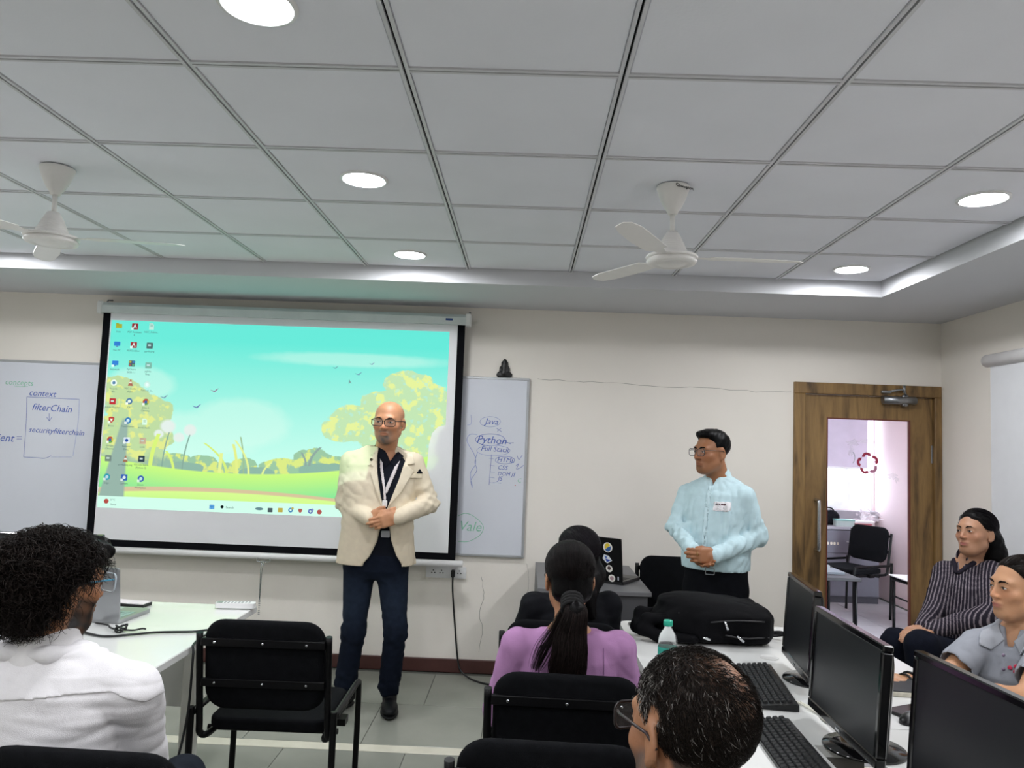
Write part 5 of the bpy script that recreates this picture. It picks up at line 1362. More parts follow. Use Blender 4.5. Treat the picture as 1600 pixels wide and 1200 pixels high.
def hand(sh, wrist, d, n, t, curl=(.5, .5, .5, .5), s=1.0, bend=None, thumb=(.75, .6, .35), tcurl=.3, spread=.0, k=.006):
    """wrist point, finger direction d, palm normal n, thumb side t; curl per finger (radians per joint)"""
    w = np.array(wrist, float); d = unit(d); n = unit(np.array(n)-d*np.dot(n, d)); t = unit(np.array(t)-d*np.dot(t, d)-n*np.dot(t, n))
    R = np.stack([t, d, n], 1)
    sh.add(cap(w-d*.03*s, w+d*.015*s, .026*s, .027*s), k=.02)
    sh.add(rbox(w+d*.048*s, (.040*s, .046*s, .0145*s), .013*s, R), k=.015)
    sh.add(ell(w+d*.03*s+t*.026*s+n*.008*s, (.018*s, .03*s, .016*s), R), k=.01)
    for i, (off, ln) in enumerate(((.030, .95), (.010, 1.06), (-.010, 1.0), (-.029, .80))):
        p = w+d*(.088-.006*abs(i-1))*s+t*off*s; a = 0.0; r = (.0094, .0096, .0092, .0082)[i]*s
        cu = curl[i] if hasattr(curl, '__len__') else curl
        for j, L_ in enumerate((.044, .027, .022)):
            a += cu*(1.0 if j else .8)
            dd = d*math.cos(a)+n*math.sin(a)+t*spread*(off/.03)
            q = p+unit(dd)*L_*ln*s; sh.add(cap(p, q, r*(1-.06*j), r*(1-.06*(j+1))), k=k); p = q
    p = w+d*.022*s+t*.034*s+n*.004*s; dd = unit(d*thumb[0]+t*thumb[1]+n*thumb[2])
    q = p+dd*.042*s; sh.add(cap(p, q, .0125*s, .0105*s), k=.012)
    dd2 = unit(dd+(-t*tcurl+d*.2)); q2 = q+dd2*.030*s; sh.add(cap(q, q2, .0105*s, .009*s), k=k)
    return sh
def strands(name, S, r0, material, parent, cols, r1=None):
    """S: (N, K, 3) polylines -> thin three-sided tubes in one mesh"""
    Nn, K, _ = S.shape; r1 = r0*.3 if r1 is None else r1
    T = np.gradient(S, axis=1); T /= np.linalg.norm(T, axis=2, keepdims=True)+1e-9
    ref = np.array([.3, .5, .81]); U = np.cross(T, ref); U /= np.linalg.norm(U, axis=2, keepdims=True)+1e-9; V = np.cross(T, U)
    rad = np.linspace(r0, r1, K)[None, :, None]
    ring = np.stack([S+rad*(math.cos(a)*U+math.sin(a)*V) for a in (0, 2.094, 4.189)], 2)     # N K 3 3
    P = ring.reshape(-1, 3); b = np.arange(Nn)[:, None, None]*K*3; k = np.arange(K-1)[None, :, None]*3; j = np.arange(3)[None, None, :]
    a0 = b+k+j; a1 = b+k+(j+1) % 3
    Q = np.stack([a0, a1, a1+3, a0+3], -1).reshape(-1, 4)
    C_ = np.repeat(cols, K*3, axis=0)
    return to_obj(name, P, Q, material, parent, (lambda p: C_))
def merge(a, b):
    """joins mesh b into mesh a (one hair part)"""
    pass
def limb(sh, pts, rs, k=.03):
    for a, b, r0, r1 in zip(pts[:-1], pts[1:], rs[:-1], rs[1:]): sh.add(cap(a, b, r0, r1), k=k)
    return sh
def wedge(root, R, poly, y0, zr=(-3, 3)):
    """prism cutter: polygon in the (right, up) plane, everything in front of y0"""
    poly = np.array(poly, float)
    def fn(X, Y, Z):
        x, y, z = X-root[0], Y-root[1], Z-root[2]
        a = x*R[0, 0]+y*R[1, 0]; b = z; c = x*R[0, 1]+y*R[1, 1]
        return np.maximum(poly2(poly, a+0*z, b+0*a), y0-c)
    lo = np.array(root)+np.array([-.6, -.6, poly[:, 1].min()]); hi = np.array(root)+np.array([.6, .6, poly[:, 1].max()])
    return Prim(fn, lo, hi)
def person(label, loc): return thing('person', label, 'person', loc)
def shoe(parent, heel, toe_dir, s=1.0, c='0a0b0f', sole='08090b'):
    d = unit(toe_dir); x = np.cross(d, UP); R = np.stack([x, d, UP], 1); h = np.array([heel[0], heel[1], 0.0])
    sh = Shape().add(ell(h+d*.05+UP*.055, (.042*s, .075*s, .05*s), R)).add(ell(h+d*.17+UP*.038, (.047*s, .10*s, .036*s), R), k=.03).add(cap(h+UP*.06, h+UP*.11+d*.015, .042*s, .043*s), k=.02)
    sh.sub(rbox(h+d*.1-UP*.08, (.2, .3, .09), .002, R), k=.004)
    o = solid('shoe', sh, .005, M_LEATHER, parent, cst(c))
    so = Shape().add(ell(h+d*.03+UP*.014, (.046*s, .06*s, .013), R)).add(ell(h+d*.16+UP*.014, (.052*s, .12*s, .013), R), k=.02)
    solid('sole', so, .005, M_LEATHER, o, cst(sole))
    mb = MB()
    for k in range(4):
        p = h+d*(.10+.022*k)+UP*(.085-.010*k); mb.tube([p-x*.024, p+UP*.006, p+x*.024], .0026, n=5)
    wb_(mb, 'laces', mat('lace black', '0c0d10', .8), o)
    return o

def armfold(e, sd):
    nz = sines(sd, 4, 80, 170)
    return lambda X, Y, Z: .011*np.exp(-((X-e[0])**2+(Y-e[1])**2+(Z-e[2])**2)/.012)*nz(X, Y, Z)
# ================================================================== 1: man in the cream blazer
r1 = np.array([-.825, 4.45, 0.0]); R1 = frame((.03, -1, 0)); X1r, F1 = R1[:, 0], R1[:, 1]
p1 = person('bald man in cream blazer and dark jeans standing before the screen', r1)
PL = lambda pts, Y=4.30: [((at(x, y, Y)-r1)@X1r, at(x, y, Y)[2]) for (x, y) in pts]
B1 = lambda x, f, z: r1+X1r*x+F1*f+UP*z
hd1 = Head(at(607.5, 660, 4.40), (-.10, -1, -.05), 1.03, tilt=-.03, wx=1.09)
elR, elL = at(539, 785, 4.45), at(671, 787, 4.45)
wrR, wrL = at(577, 810, 4.235), at(622, 808, 4.235)
shR, shL = B1(.178, -.01, 1.395), B1(-.185, -.01, 1.400)
sk = Shape(); hd1.shape(sk, B1(-.012, -.02, 1.44), .058)
sk.add(loft(r1, R1, [(.95, .14, .09, 0, 0), (1.3, .15, .09, 0, 0), (1.42, .12, .07, 0, -.01), (1.47, .06, .05, 0, -.02)]), k=.03)
limb(sk, [shR, elR, wrR], [.04, .036, .028]); limb(sk, [shL, elL, wrL], [.04, .036, .028])
hR, hL = at(587, 809, 4.215), at(613, 808, 4.20)
hand(sk, wrR+(hR-wrR)*.4, at(604, 806, 4.20)-wrR, (.1, .9, .1), (0, -.3, 1), curl=(.62, .66, .7, .75), thumb=(.9, .35, .0), s=.95)
hand(sk, wrL+(hL-wrL)*.4, at(592, 818, 4.185)-wrL, (-.2, .95, 0), (-.1, -.1, 1), curl=(.46, .46, .50, .55), thumb=(.95, .18, .05), s=.95)
solid('body', sk, .0042, M_SKIN, p1, hd1.color('c08a66', beard='5f5a56', bw=1.1), sm=1)
hd1.eyes(p1, '3a2c22', .0030); hd1.glasses(p1, '1b1a1a', w=.028, h=.0185, r=.0021, y=.106)
# black shirt
st1 = [(.86, .200, .122, 0, .01), (1.0, .185, .128, 0, .016), (1.12, .185, .128, 0, .02), (1.28, .195, .118, 0, .005), (1.38, .17, .098, 0, -.004), (1.44, .12, .075, 0, -.012), (1.475, .078, .064, 0, -.016)]
shirt = Shape().add(loft(r1, R1, st1)); shirt.add(cap(B1(-.01, -.02, 1.44), B1(-.016, -.010, 1.474), .064, .064), k=.02)
shirt.sub(wedge(r1, R1, PL([(594, 694), (622, 694), (606, 722)]), .0), k=.004)
shirt.warp(folds(3, .002))
shc = Shape(shirt.ops)
solid('shirt', shirt, .006, M_CLOTH, p1, cst('121620'))
COLL = Shape(shc.ops[:2])
patch('collar', COLL, PL([(588, 704), (593, 703), (600, 712), (607, 724), (600, 730), (589, 715)]), (r1, X1r, UP, F1), -.01, .003, .008, M_CLOTH, p1, th=.008, colf=cst('12151e'))
patch('collar', COLL, PL([(627, 688), (620, 700), (607, 724), (615, 730), (627, 712), (631, 700)]), (r1, X1r, UP, F1), -.01, .003, .008, M_CLOTH, p1, th=.008, colf=cst('12151e'))
for k in range(3): wb_(MB().lathe([(.005, 0), (.005, .003), (.001, .004)], n=10), 'button', M_BLACK, p1).location = tuple(B1(0, .122+.008*k, 1.36-.07*k)-r1)
# trousers and belt
knR, knL, anR, anL = at(553, 985, 4.43), at(618, 985, 4.43), at(540, 1066, 4.47), at(608, 1072, 4.50)
tr = Shape().add(loft(r1, R1, [(.745, .10, .085, 0, .01), (.79, .160, .115, 0, .01), (.85, .178, .126, 0, .01), (.98, .165, .118, 0, .012), (1.02, .162, .116, 0, .012)], p=2.6))
limb(tr, [B1(.092, .01, .82), knR, anR], [.094, .064, .062], k=.035); limb(tr, [B1(-.092, .01, .82), knL, anL], [.094, .064, .062], k=.035)
tr.warp(folds(11, .0035, 5, 50, 130, (1, 1, 1.5)))
for a_, sd_ in ((anR, 81), (anL, 82), (knR, 83), (knL, 84)): tr.warp(armfold(a_, sd_))
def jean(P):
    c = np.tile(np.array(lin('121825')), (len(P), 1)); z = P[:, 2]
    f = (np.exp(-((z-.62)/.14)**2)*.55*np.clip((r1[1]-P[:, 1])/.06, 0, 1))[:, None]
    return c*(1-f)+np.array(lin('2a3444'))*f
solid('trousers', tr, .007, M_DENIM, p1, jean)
bt = patch('belt', Shape([tr.ops[0]]), [(-.2, .975), (.2, .975), (.2, 1.012), (-.2, 1.012)], (r1, X1r, UP, F1), 0.02, .005, .006, mat('brown belt', '2b2522', .5), p1)
bk = at(603, 834, 4.30); wb_(MB().prism(rrect(-.024, .024, -.018, .018, .006), -.012, 0, plane='xz', M=Matrix.Translation(tuple(bk+np.array([0, -.006, 0])))), 'belt_buckle', M_STEEL, p1)
for an, dr_ in ((anR, (-.35, -1, 0)), (anL, (.18, -1, 0))): shoe(p1, an+np.array([0, .035, 0])+unit(dr_)*-.03, dr_, 1.0)
# blazer
jk = Shape().add(loft(r1, R1, [(.825, .226, .150, 0, .012), (1.0, .206, .150, 0, .02), (1.12, .202, .150, 0, .024), (1.28, .212, .142, 0, .01), (1.38, .200, .122, 0, 0), (1.44, .155, .096, 0, -.012), (1.487, .095, .078, 0, -.022)]))
for q, sh_ in ((1, shR), (-1, shL)): jk.add(cap(B1(q*.07, -.015, 1.437), sh_, .045, .056), k=.035)
limb(jk, [shR, elR], [.060, .054], k=.014); limb(jk, [shL, elL], [.060, .054], k=.014)
limb(jk, [elR, wrR+(wrR-elR)*.02], [.054, .043], k=.012); limb(jk, [elL, wrL+(wrL-elL)*.02], [.054, .043], k=.012)
jk.warp(folds(21, .003, 4, 40, 110))
jk.warp(armfold(elR, 5)); jk.warp(armfold(elL, 6))
VP = PL([(588, 690), (629, 690), (632, 712), (622, 750), (605, 794), (600, 798), (594, 775), (588, 740), (586, 712)])
jk0 = Shape(jk.ops)
jk.sub(wedge(r1, R1, VP, .02), k=.004)
jk.sub(wedge(r1, R1, PL([(595, 822), (608, 822), (611, 845), (618, 868), (626, 883), (627, 905), (566, 905), (567, 881), (577, 870), (589, 846)]), .02), k=.006)
jacket = solid('blazer', jk, .0055, M_CLOTH, p1, cst('d9cdb6'))
PJ = (r1, X1r, UP, F1)
patch('lapel', jk0, PL([(588, 700), (577, 708), (573, 728), (582, 729), (577, 738), (588, 770), (599, 796), (594, 772), (589, 740), (587, 712)]), PJ, .03, .004, .0065, M_CLOTH, jacket, colf=cst('ddd2bb'))
patch('lapel', jk0, PL([(628, 700), (640, 708), (646, 726), (634, 727), (644, 738), (628, 768), (605, 795), (622, 752), (632, 714)]), PJ, .03, .004, .0065, M_CLOTH, jacket, colf=cst('ddd2bb'))
patch('pocket_flap', jk0, PL([(637, 741), (657, 741), (657, 749), (637, 749)]), PJ, .03, .004, .005, M_CLOTH, jacket, colf=cst('d5c9b1'))
patch('pocket_square', jk0, PL([(647, 741), (653, 733), (658, 741)]), PJ, .03, .0035, .007, M_CLOTH, jacket, colf=cst('10131c'))
pb_ = at(581, 718, 4.31); wb_(MB().lathe([(.0085, -.004), (.0085, 0), (.002, .002)], n=14, axis=1, c=tuple(pb_+np.array([0, -.012, 0]))), 'lapel_pin', mat('bronze pin', '4c4630', .35, metal=.6), jacket)
patch('lanyard', shc, PL([(589, 706), (593, 704), (597, 735), (601, 760), (603, 782), (599, 782), (597, 762), (592, 736)]), PJ, .03, .004, .006, M_CLOTH, p1, colf=cst('dcd6d8'))
patch('lanyard', shc, PL([(626, 706), (622, 704), (612, 735), (602, 760), (600, 770), (604, 772), (617, 738)]), PJ, .03, .004, .007, M_CLOTH, p1, colf=cst('dcd6d8'))
bp_ = at(601, 786, 4.285); wb_(MB().box(bp_[0]-.014, bp_[0]+.014, bp_[1]-.004, bp_[1]+.004, bp_[2]-.022, bp_[2]+.016, bev=.004), 'name_badge', M_WHITEP, p1)

# ================================================================== 2: man in the pale blue shirt
r2 = np.array([at(1121, 800, 4.27)[0], 4.27, 0.0]); R2 = frame((-.60, -.80, 0)); X2, F2 = R2[:, 0], R2[:, 1]
p2 = person('man in pale blue collarless shirt and glasses standing by the grey desk', r2)
B2 = lambda x, f, z: r2+X2*x+F2*f+UP*z
hd2 = Head(at(1111, 707, 4.24), (-.86, -.50, -.02), 1.0)
elR, wrR = at(1056, 822, 4.30), at(1080, 858, 4.10)
elL, wrL = at(1183, 838, 4.16), at(1117, 868, 4.04)
shR, shL = at(1075, 772, 4.36), at(1163, 776, 4.16)
sk = Shape(); hd2.shape(sk, B2(0, -.02, 1.36), .057)
sk.add(loft(r2, R2, [(.9, .14, .09, 0, 0), (1.2, .15, .09, 0, 0), (1.34, .12, .07, 0, -.01), (1.39, .06, .05, 0, -.02)]), k=.03)
limb(sk, [shR, elR, wrR], [.04, .036, .027]); limb(sk, [shL, elL, wrL], [.04, .036, .027])
hand(sk, wrL+unit(wrL-elL)*.012, at(1072, 866, 3.97)-wrL, (.1, .95, -.1), (0, -.2, 1), curl=(.68, .70, .72, .74), thumb=(.9, .2, .25), s=.96)
hand(sk, wrR+unit(wrR-elR)*.012, at(1105, 884, 4.03)-wrR, (.2, -.9, .2), (.1, 0, 1), curl=(.45, .45, .45, .45), thumb=(.95, .1, .2), s=.92)
solid('body', sk, .0042, M_SKIN, p2, hd2.color('9a6847', beard='5a3c2c', bw=.45), sm=1)
rg = at(1089, 866, 4.0); wb_(MB().tube([rg+np.array([.0, -.011*math.cos(a), .011*math.sin(a)]) for a in np.linspace(0, 2*PI, 13)[:-1]], .0026, n=6, closed=True), 'ring', mat('gold ring', 'd8b878', .2, metal=1.0), p2)
hd2.eyes(p2, '120d0b', .0042, .8); hd2.glasses(p2, '3c3a3a', w=.026, h=.019, r=.0019, y=.106)
hs = Shape().add(hd2.E((0, -.020, .046), (.081, .102, .084)), k=.02).add(hd2.E((0, .045, .095), (.060, .045, .026)), k=.03)
hs.warp(lambda X, Y, Z, f=sines(41, 5, 150, 300): .0028*f(X, Y, Z))
solid('hair', hs, .004, M_HAIR, p2, cst('070708'), keep=hd2.hairline([(-.12, -.058), (-.055, -.055), (-.035, -.012), (-.012, .022), (.012, .018), (.026, .012), (.03, .05), (.055, .078), (.12, .088)]))
ss = [(.900, .180, .145, 0, .01), (.96, .182, .147, 0, .015), (1.10, .182, .146, 0, .018), (1.22, .190, .138, 0, .01), (1.30, .180, .120, 0, 0), (1.355, .135, .092, 0, -.01), (1.392, .082, .070, 0, -.018)]
s2 = Shape().add(loft(r2, R2, ss))
for q, sh_ in ((1, shR), (-1, shL)): s2.add(cap(B2(q*.06, -.015, 1.345), sh_, .045, .056), k=.035)
limb(s2, [shR, elR, wrR], [.057, .050, .040], k=.014); limb(s2, [shL, elL], [.058, .054], k=.014); limb(s2, [elL, wrL], [.054, .042], k=.012)
s2.add(cap(B2(0, -.02, 1.36), B2(0, -.014, 1.402), .065, .064), k=.02)
s2.warp(folds(51, .0075, 5, 50, 120, (1.3, 1.3, .5)))
for e, sd in ((elR, 7), (elL, 8), ((elL+wrL)/2, 9), ((elR+wrR)/2, 10)): s2.warp(armfold(e, sd))
s20 = Shape(s2.ops)
s2.sub(wedge(r2, R2, [(-.028, 1.45), (.028, 1.45), (0, 1.335)], .0), k=.004)
PJ2 = (r2, X2, UP, F2)
shirt2 = solid('shirt', s2, .0055, M_CLOTH, p2, cst('bcd5dc'))
patch('placket', s20, [(-.016, .93), (.016, .93), (.014, 1.345), (-.014, 1.345)], PJ2, .03, .004, .0045, M_CLOTH, shirt2, colf=cst('c3dbe2'))
cb2 = Shape().add(cap(B2(0, -.022, 1.365), B2(0, -.012, 1.402), .068, .064)).sub(cap(B2(0, -.022, 1.30), B2(0, -.010, 1.5), .0585, .0585), k=.002).sub(wedge(r2, R2, [(-.022, 1.46), (.022, 1.46), (0, 1.34)], .0), k=.003)
solid('collar_band', cb2, .003, M_CLOTH, shirt2, cst('c3dbe2'))
ba, bb = (at(1131, 791, 4.14)-r2)@X2, at(1131, 791, 4.14)[2]
nb = patch('name_sticker', s20, rrect(ba-.045, ba+.045, bb-.026, bb+.026, .008), PJ2, .03, .004, .0055, M_CLOTH, p2, colf=cst('e2e0e4'))
patch('sticker_print', s20, [(ba-.028, bb+.004), (ba+.03, bb+.002), (ba+.03, bb+.014), (ba-.026, bb+.016)], PJ2, .03, .004, .0065, M_CLOTH, nb, colf=cst('4a3038'))
t2 = Shape().add(loft(r2, R2, [(.74, .155, .118, 0, .01), (.85, .168, .126, 0, .01), (.94, .166, .128, 0, .012)], p=2.6))
limb(t2, [B2(.085, .01, .78), B2(.1, .02, .45), B2(.1, -.02, .09)], [.095, .075, .06]); limb(t2, [B2(-.085, .01, .78), B2(-.1, .02, .45), B2(-.1, -.02, .09)], [.095, .075, .06])
t2.warp(folds(61, .004, 5, 18, 45)); solid('trousers', t2, .009, M_DENIM, p2, cst('0d0e13'))
patch('belt', Shape([t2.ops[0]]), [(-.2, .905), (.2, .905), (.2, .94), (-.2, .94)], PJ2, -.1, .006, .006, mat('dark belt', '1c1512', .45), p2)
bk = at(1107, 891, 4.10); wb_(MB().tube([bk+np.array([a, -.03-.2*a, b]) for a, b in rrect(-.022, .022, -.017, .017, .005, 3)], .0028, n=6, closed=True), 'belt_buckle', M_STEEL, p2)
for q in (1, -1): shoe(p2, B2(q*.1, -.05, 0), F2+X2*q*.15, .98)
# ================================================================== 3: curly-haired man in a white shirt, seen from behind
r3 = np.array([at(88, 1000, 1.92)[0], 1.92, 0.0]); R3 = frame((.10, 1, 0)); X3, F3 = R3[:, 0], R3[:, 1]
p3 = person('curly-haired man in white shirt and blue glasses seen from behind', r3)
B3 = lambda x, f, z: r3+X3*x+F3*f+UP*z
def seated_legs(parent, hipL, hipR, kneeL, kneeR, footL, footR, c, r=(.082, .062, .05), name='trousers', seed=1):
    t = Shape(); mid = (hipL+hipR)/2
    t.add(ell(mid+UP*.02, (.17, .15, .10)), k=.03)
    limb(t, [hipL, kneeL, footL], r, k=.03); limb(t, [hipR, kneeR, footR], r, k=.03)
    t.warp(folds(seed, .0035, 4, 40, 100))
    return solid(name, t, .009, M_DENIM, parent, cst(c))
hd3 = Head(at(92, 913, 1.90), (.42, .9, -.08), 1.04)
sk = Shape(); hd3.shape(sk, B3(0, -.03, 1.0), .056)
sk.add(loft(r3, R3, [(.5, .13, .09, 0, 0), (.85, .15, .09, 0, -.02), (.97, .12, .07, 0, -.03), (1.02, .06, .05, 0, -.03)]), k=.03)
shR, shL = at(212, 1082, 1.88), B3(-.20, -.02, .965)
elR, elL = at(222, 1190, 1.98), B3(-.24, .03, .70); wrR, wrL = B3(-.04, .33, .785), B3(-.16, .33, .785)
limb(sk, [shR, elR, wrR], [.04, .036, .028]); limb(sk, [shL, elL, wrL], [.04, .036, .028])
hand(sk, wrR, F3-X3*.3, -UP, -X3, curl=.25); hand(sk, wrL, F3+X3*.3, -UP, X3, curl=.25)
solid('body', sk, .0045, M_SKIN, p3, hd3.color('a2714f', beard='1e1714', bw=1.2, full=True))
hd3.eyes(p3, '120e0c'); hd3.glasses(p3, 'b8c4cc', w=.027, h=.022, r=.0024, y=.106, z=.002, temple_c='3f8fb0')
def curls(hd, n, dirs, R0, lift, rad, seed, ln=.05, K=12, turns=(.8, 1.8)):
    r = np.random.default_rng(seed); root = np.array([hd.W(d*np.array(R0[0])+np.array(R0[1])) for d in dirs]); nn = np.array([hd.R@unit(d/np.array(R0[0])) for d in dirs])
    t = np.linspace(0, 1, K); a = np.cross(nn, r.normal(0, 1, (n, 3))); a /= np.linalg.norm(a, axis=1)[:, None]; b = np.cross(nn, a)
    tn = r.uniform(*turns, n)*2*PI; ph = r.uniform(0, 6.28, n); rr = r.uniform(.006, .013, n); L_ = r.uniform(.5, 1.2, n)*ln; lf = r.uniform(.3, 1.2, n)*lift
    S = root[:, None]+nn[:, None]*(lf[:, None, None]*np.sin(t*PI*.65)[None, :, None])+a[:, None]*(L_[:, None, None]*t[None, :, None])
    ang = tn[:, None]*t[None]+ph[:, None]
    S += (rr[:, None]*np.cos(ang))[..., None]*b[:, None]+(rr[:, None]*np.sin(ang))[..., None]*nn[:, None]
    S[..., 2] -= (.02*t**2)[None]
    return S
def rdirs(n, seed, ok):
    r = np.random.default_rng(seed); out = []
    while len(out) < n:
        d = r.normal(0, 1, (n*2, 3)); d /= np.linalg.norm(d, axis=1)[:, None]; d = d[ok(d)]; out = list(out)+list(d)
    return np.array(out[:n])
hs = Shape().add(hd3.E((0, -.035, .030), (.104, .114, .090)), k=.02).add(hd3.E((0, -.070, -.022), (.088, .062, .062)), k=.03).add(hd3.E((0, .055, .070), (.080, .055, .045)), k=.03)
hs.warp(lambda X, Y, Z, f=sines(71, 7, 120, 260): .010*f(X, Y, Z))
HL3 = [(-.16, -.088), (-.06, -.08), (-.035, -.03), (-.01, .005), (.02, .012), (.04, .05), (.07, .062), (.14, .068)]
hair3 = solid('hair', hs, .005, M_HAIR, p3, cst('080707'), keep=hd3.hairline(HL3))
ok = lambda d: (d[:, 2] > np.where(d[:, 1] > .25, .25+.2*d[:, 1], np.where(d[:, 1] > -.15, -.05, -.85)))
D = rdirs(4200, 5, ok); S = curls(hd3, 4200, D, ((.101, .112, .090), (0, -.033, .026)), .022, .0012, 6)
cc = np.array(lin('1a1513'))*rng.uniform(.4, 1.9, (4200, 1))
strands('curls', S, .0013, M_HAIR, hair3, cc)
D = rdirs(1500, 8, lambda d: (d[:, 1] < .1) & (d[:, 2] < .35)); S = curls(hd3, 1500, D, ((.090, .068, .066), (0, -.068, -.018)), .016, .0012, 9)
strands('curls', S, .0013, M_HAIR, hair3, np.array(lin('1a1513'))*rng.uniform(.4, 1.8, (1500, 1)))
s3 = Shape().add(loft(r3, R3, [(.44, .19, .135, 0, 0), (.60, .19, .14, 0, -.01), (.80, .205, .135, 0, -.02), (.91, .205, .118, 0, -.025), (.955, .165, .095, 0, -.03), (.99, .09, .072, 0, -.032)]))
for sh_, q in ((shR, 1), (shL, -1)): s3.add(cap(B3(q*.07, -.03, .972), sh_, .045, .055), k=.035)
limb(s3, [shR, elR], [.062, .060], k=.016); limb(s3, [shL, elL], [.062, .060], k=.016); limb(s3, [elR, wrR], [.058, .042], k=.014); limb(s3, [elL, wrL], [.058, .042], k=.014)
s3.warp(folds(91, .0042, 4, 22, 55, (.45, 1, 1.7))); s3.warp(folds(95, .0016, 4, 70, 130, (.4, .6, 1.6)))
s30 = Shape(s3.ops)
shirt3 = solid('shirt', s3, .005, M_CLOTH, p3, cst('e2e0e3'))
PB3 = (r3, X3, UP, -F3)
yo = lambda pts, Y=1.80: [((at(x, y, Y)-r3)@X3, at(x, y, Y)[2]) for x, y in pts]
patch('yoke', s30, yo([(-20, 1092), (60, 1088), (110, 1084), (170, 1087), (215, 1105), (236, 1095), (240, 1050), (170, 1015), (85, 1000), (20, 1015), (-30, 1040)]), PB3, .0, .0034, .0045, M_CLOTH, shirt3, th=.011, colf=cst('e4e2e5'), dmax=.3)
cr = Shape().add(cap(B3(0, -.035, .99), B3(0, -.022, 1.045), .082, .068)).sub(cap(B3(0, -.035, .9), B3(0, -.015, 1.2), .062, .058), k=.003)
solid('collar', cr, .004, M_CLOTH, shirt3, cst('e8e6e8'))
fl = Shape().add(cap(B3(-.055, -.098, 1.003), B3(.055, -.098, 1.003), .017)).add(cap(B3(.055, -.098, 1.003), B3(.098, -.03, .995), .017), k=.02).add(cap(B3(-.055, -.098, 1.003), B3(-.098, -.03, .995), .017), k=.02).add(cap(B3(.098, -.03, .995), B3(.085, .06, .965), .016), k=.02)
solid('collar_fold', fl, .004, M_CLOTH, shirt3, cst('e6e4e7'))
seated_legs(p3, B3(-.09, .05, .52), B3(.09, .05, .52), B3(-.11, .45, .50), B3(.11, .45, .50), B3(-.11, .5, .1), B3(.11, .5, .1), '20242c', seed=3)

# ================================================================== 4: woman in lilac with a ponytail, seen from behind
r4 = np.array([at(888, 1000, 2.56)[0], 2.56, 0.0]); R4 = frame((-.06, 1, 0)); X4, F4 = R4[:, 0], R4[:, 1]
p4 = person('woman in lilac top with a long black ponytail seen from behind', r4)
B4 = lambda x, f, z: r4+X4*x+F4*f+UP*z
hd4 = Head(at(889, 904, 2.58), (-.12, 1, -.10), .98, fem=True)
sk = Shape(); hd4.shape(sk, B4(0, -.01, .93), .047)
sk.add(loft(r4, R4, [(.5, .12, .08, 0, 0), (.8, .14, .08, 0, 0), (.90, .13, .062, 0, -.005), (.95, .06, .046, 0, -.01)]), k=.03)
shR, shL = B4(.165, -.01, .885), B4(-.165, -.01, .885); elR, elL = B4(.215, .05, .66), B4(-.215, .05, .66); wrR, wrL = B4(.10, .27, .62), B4(-.10, .27, .62)
limb(sk, [shR, elR, wrR], [.034, .03, .024]); limb(sk, [shL, elL, wrL], [.034, .03, .024]); hand(sk, wrR, F4-X4*.6, -UP, -X4*1, curl=.3, s=.9); hand(sk, wrL, F4+X4*.6, -UP, X4, curl=.3, s=.9)
solid('body', sk, .0045, M_SKIN, p4, hd4.color('a8795a'))
hd4.eyes(p4); hd4.glasses(p4, '3a2c2a', y=.104)
s4 = Shape().add(loft(r4, R4, [(.44, .165, .125, 0, 0), (.62, .155, .118, 0, 0), (.76, .165, .115, 0, 0), (.85, .165, .10, 0, -.005), (.905, .13, .080, 0, -.008), (.935, .085, .066, 0, -.012)]))
for sh_, q in ((shR, 1), (shL, -1)): s4.add(cap(B4(q*.06, -.01, .90), sh_, .038, .050), k=.035)
limb(s4, [shR, elR], [.056, .054], k=.016); limb(s4, [shL, elL], [.056, .054], k=.016); limb(s4, [elR, wrR], [.052, .036], k=.012); limb(s4, [elL, wrL], [.052, .036], k=.012)
s4.sub(cap(B4(0, -.01, .9), B4(0, .0, 1.1), .062, .075), k=.004)
s4.warp(folds(101, .0045, 5, 50, 120, (1.2, 1.2, .6)))
lil = solid('top', s4, .005, M_CLOTH, p4, cst('a87da8'))
PB4 = (r4, X4, UP, -F4)
for q in (-1, 1): patch('seam', s4, [(q*.095-.0025, .60), (q*.095+.0025, .60), (q*.105+.0025, .90), (q*.105-.0025, .90)], PB4, .0, .003, .0022, M_CLOTH, lil, colf=cst('8a648c'))
hs = Shape().add(hd4.E((0, -.020, .042), (.083, .104, .086)), k=.02).add(hd4.E((0, -.060, -.035), (.068, .052, .055)), k=.03)
hs.warp(lambda X, Y, Z, f=sines(111, 5, 100, 250, (1.6, 1, .5)): .0022*f(X, Y, Z))
tie = hd4.W((-.012, -.122, -.052))
hair4 = solid('hair', hs, .0045, M_HAIR, p4, cst('070607'), keep=hd4.hairline([(-.15, -.085), (-.04, -.075), (-.02, -.01), (.0, .015), (.03, .03), (.055, .07), (.13, .085)]))
# combed-back hairs run over the scalp to the tie
n = 1500; D = rdirs(n, 21, lambda d: (d[:, 2] > -.2) & (d[:, 1] > -.8))
t_ = np.linspace(0, 1, 12)[None, :, None]; e3 = np.array([.084, .105, .087]); c3 = np.array([0, -.02, .042]); tl = (hd4.loc(tie[None])[0]-c3)/e3; tl = unit(tl)
dd = D[:, None]*(1-t_)+tl[None, None]*t_; dd /= np.linalg.norm(dd, axis=2, keepdims=True)
S = hd4.c+((dd*e3*(1.0+.012*rng.random((n, 1, 1)))+c3)*hd4.s)@hd4.R.T
z_ok = hd4.loc(S.reshape(-1, 3)).reshape(S.shape)
strands('combed_hair', S, .0007, M_HAIR, hair4, np.array(lin('0f0b0b'))*rng.uniform(.4, 2.0, (n, 1)), .0006)
pt = Shape(); P_ = [tie, tie+np.array([.012, -.035, -.03]), at(893, 985, 2.415), at(890, 1020, 2.405), at(882, 1060, 2.41)]
limb(pt, P_, [.020, .020, .024, .022, .008], k=.03)
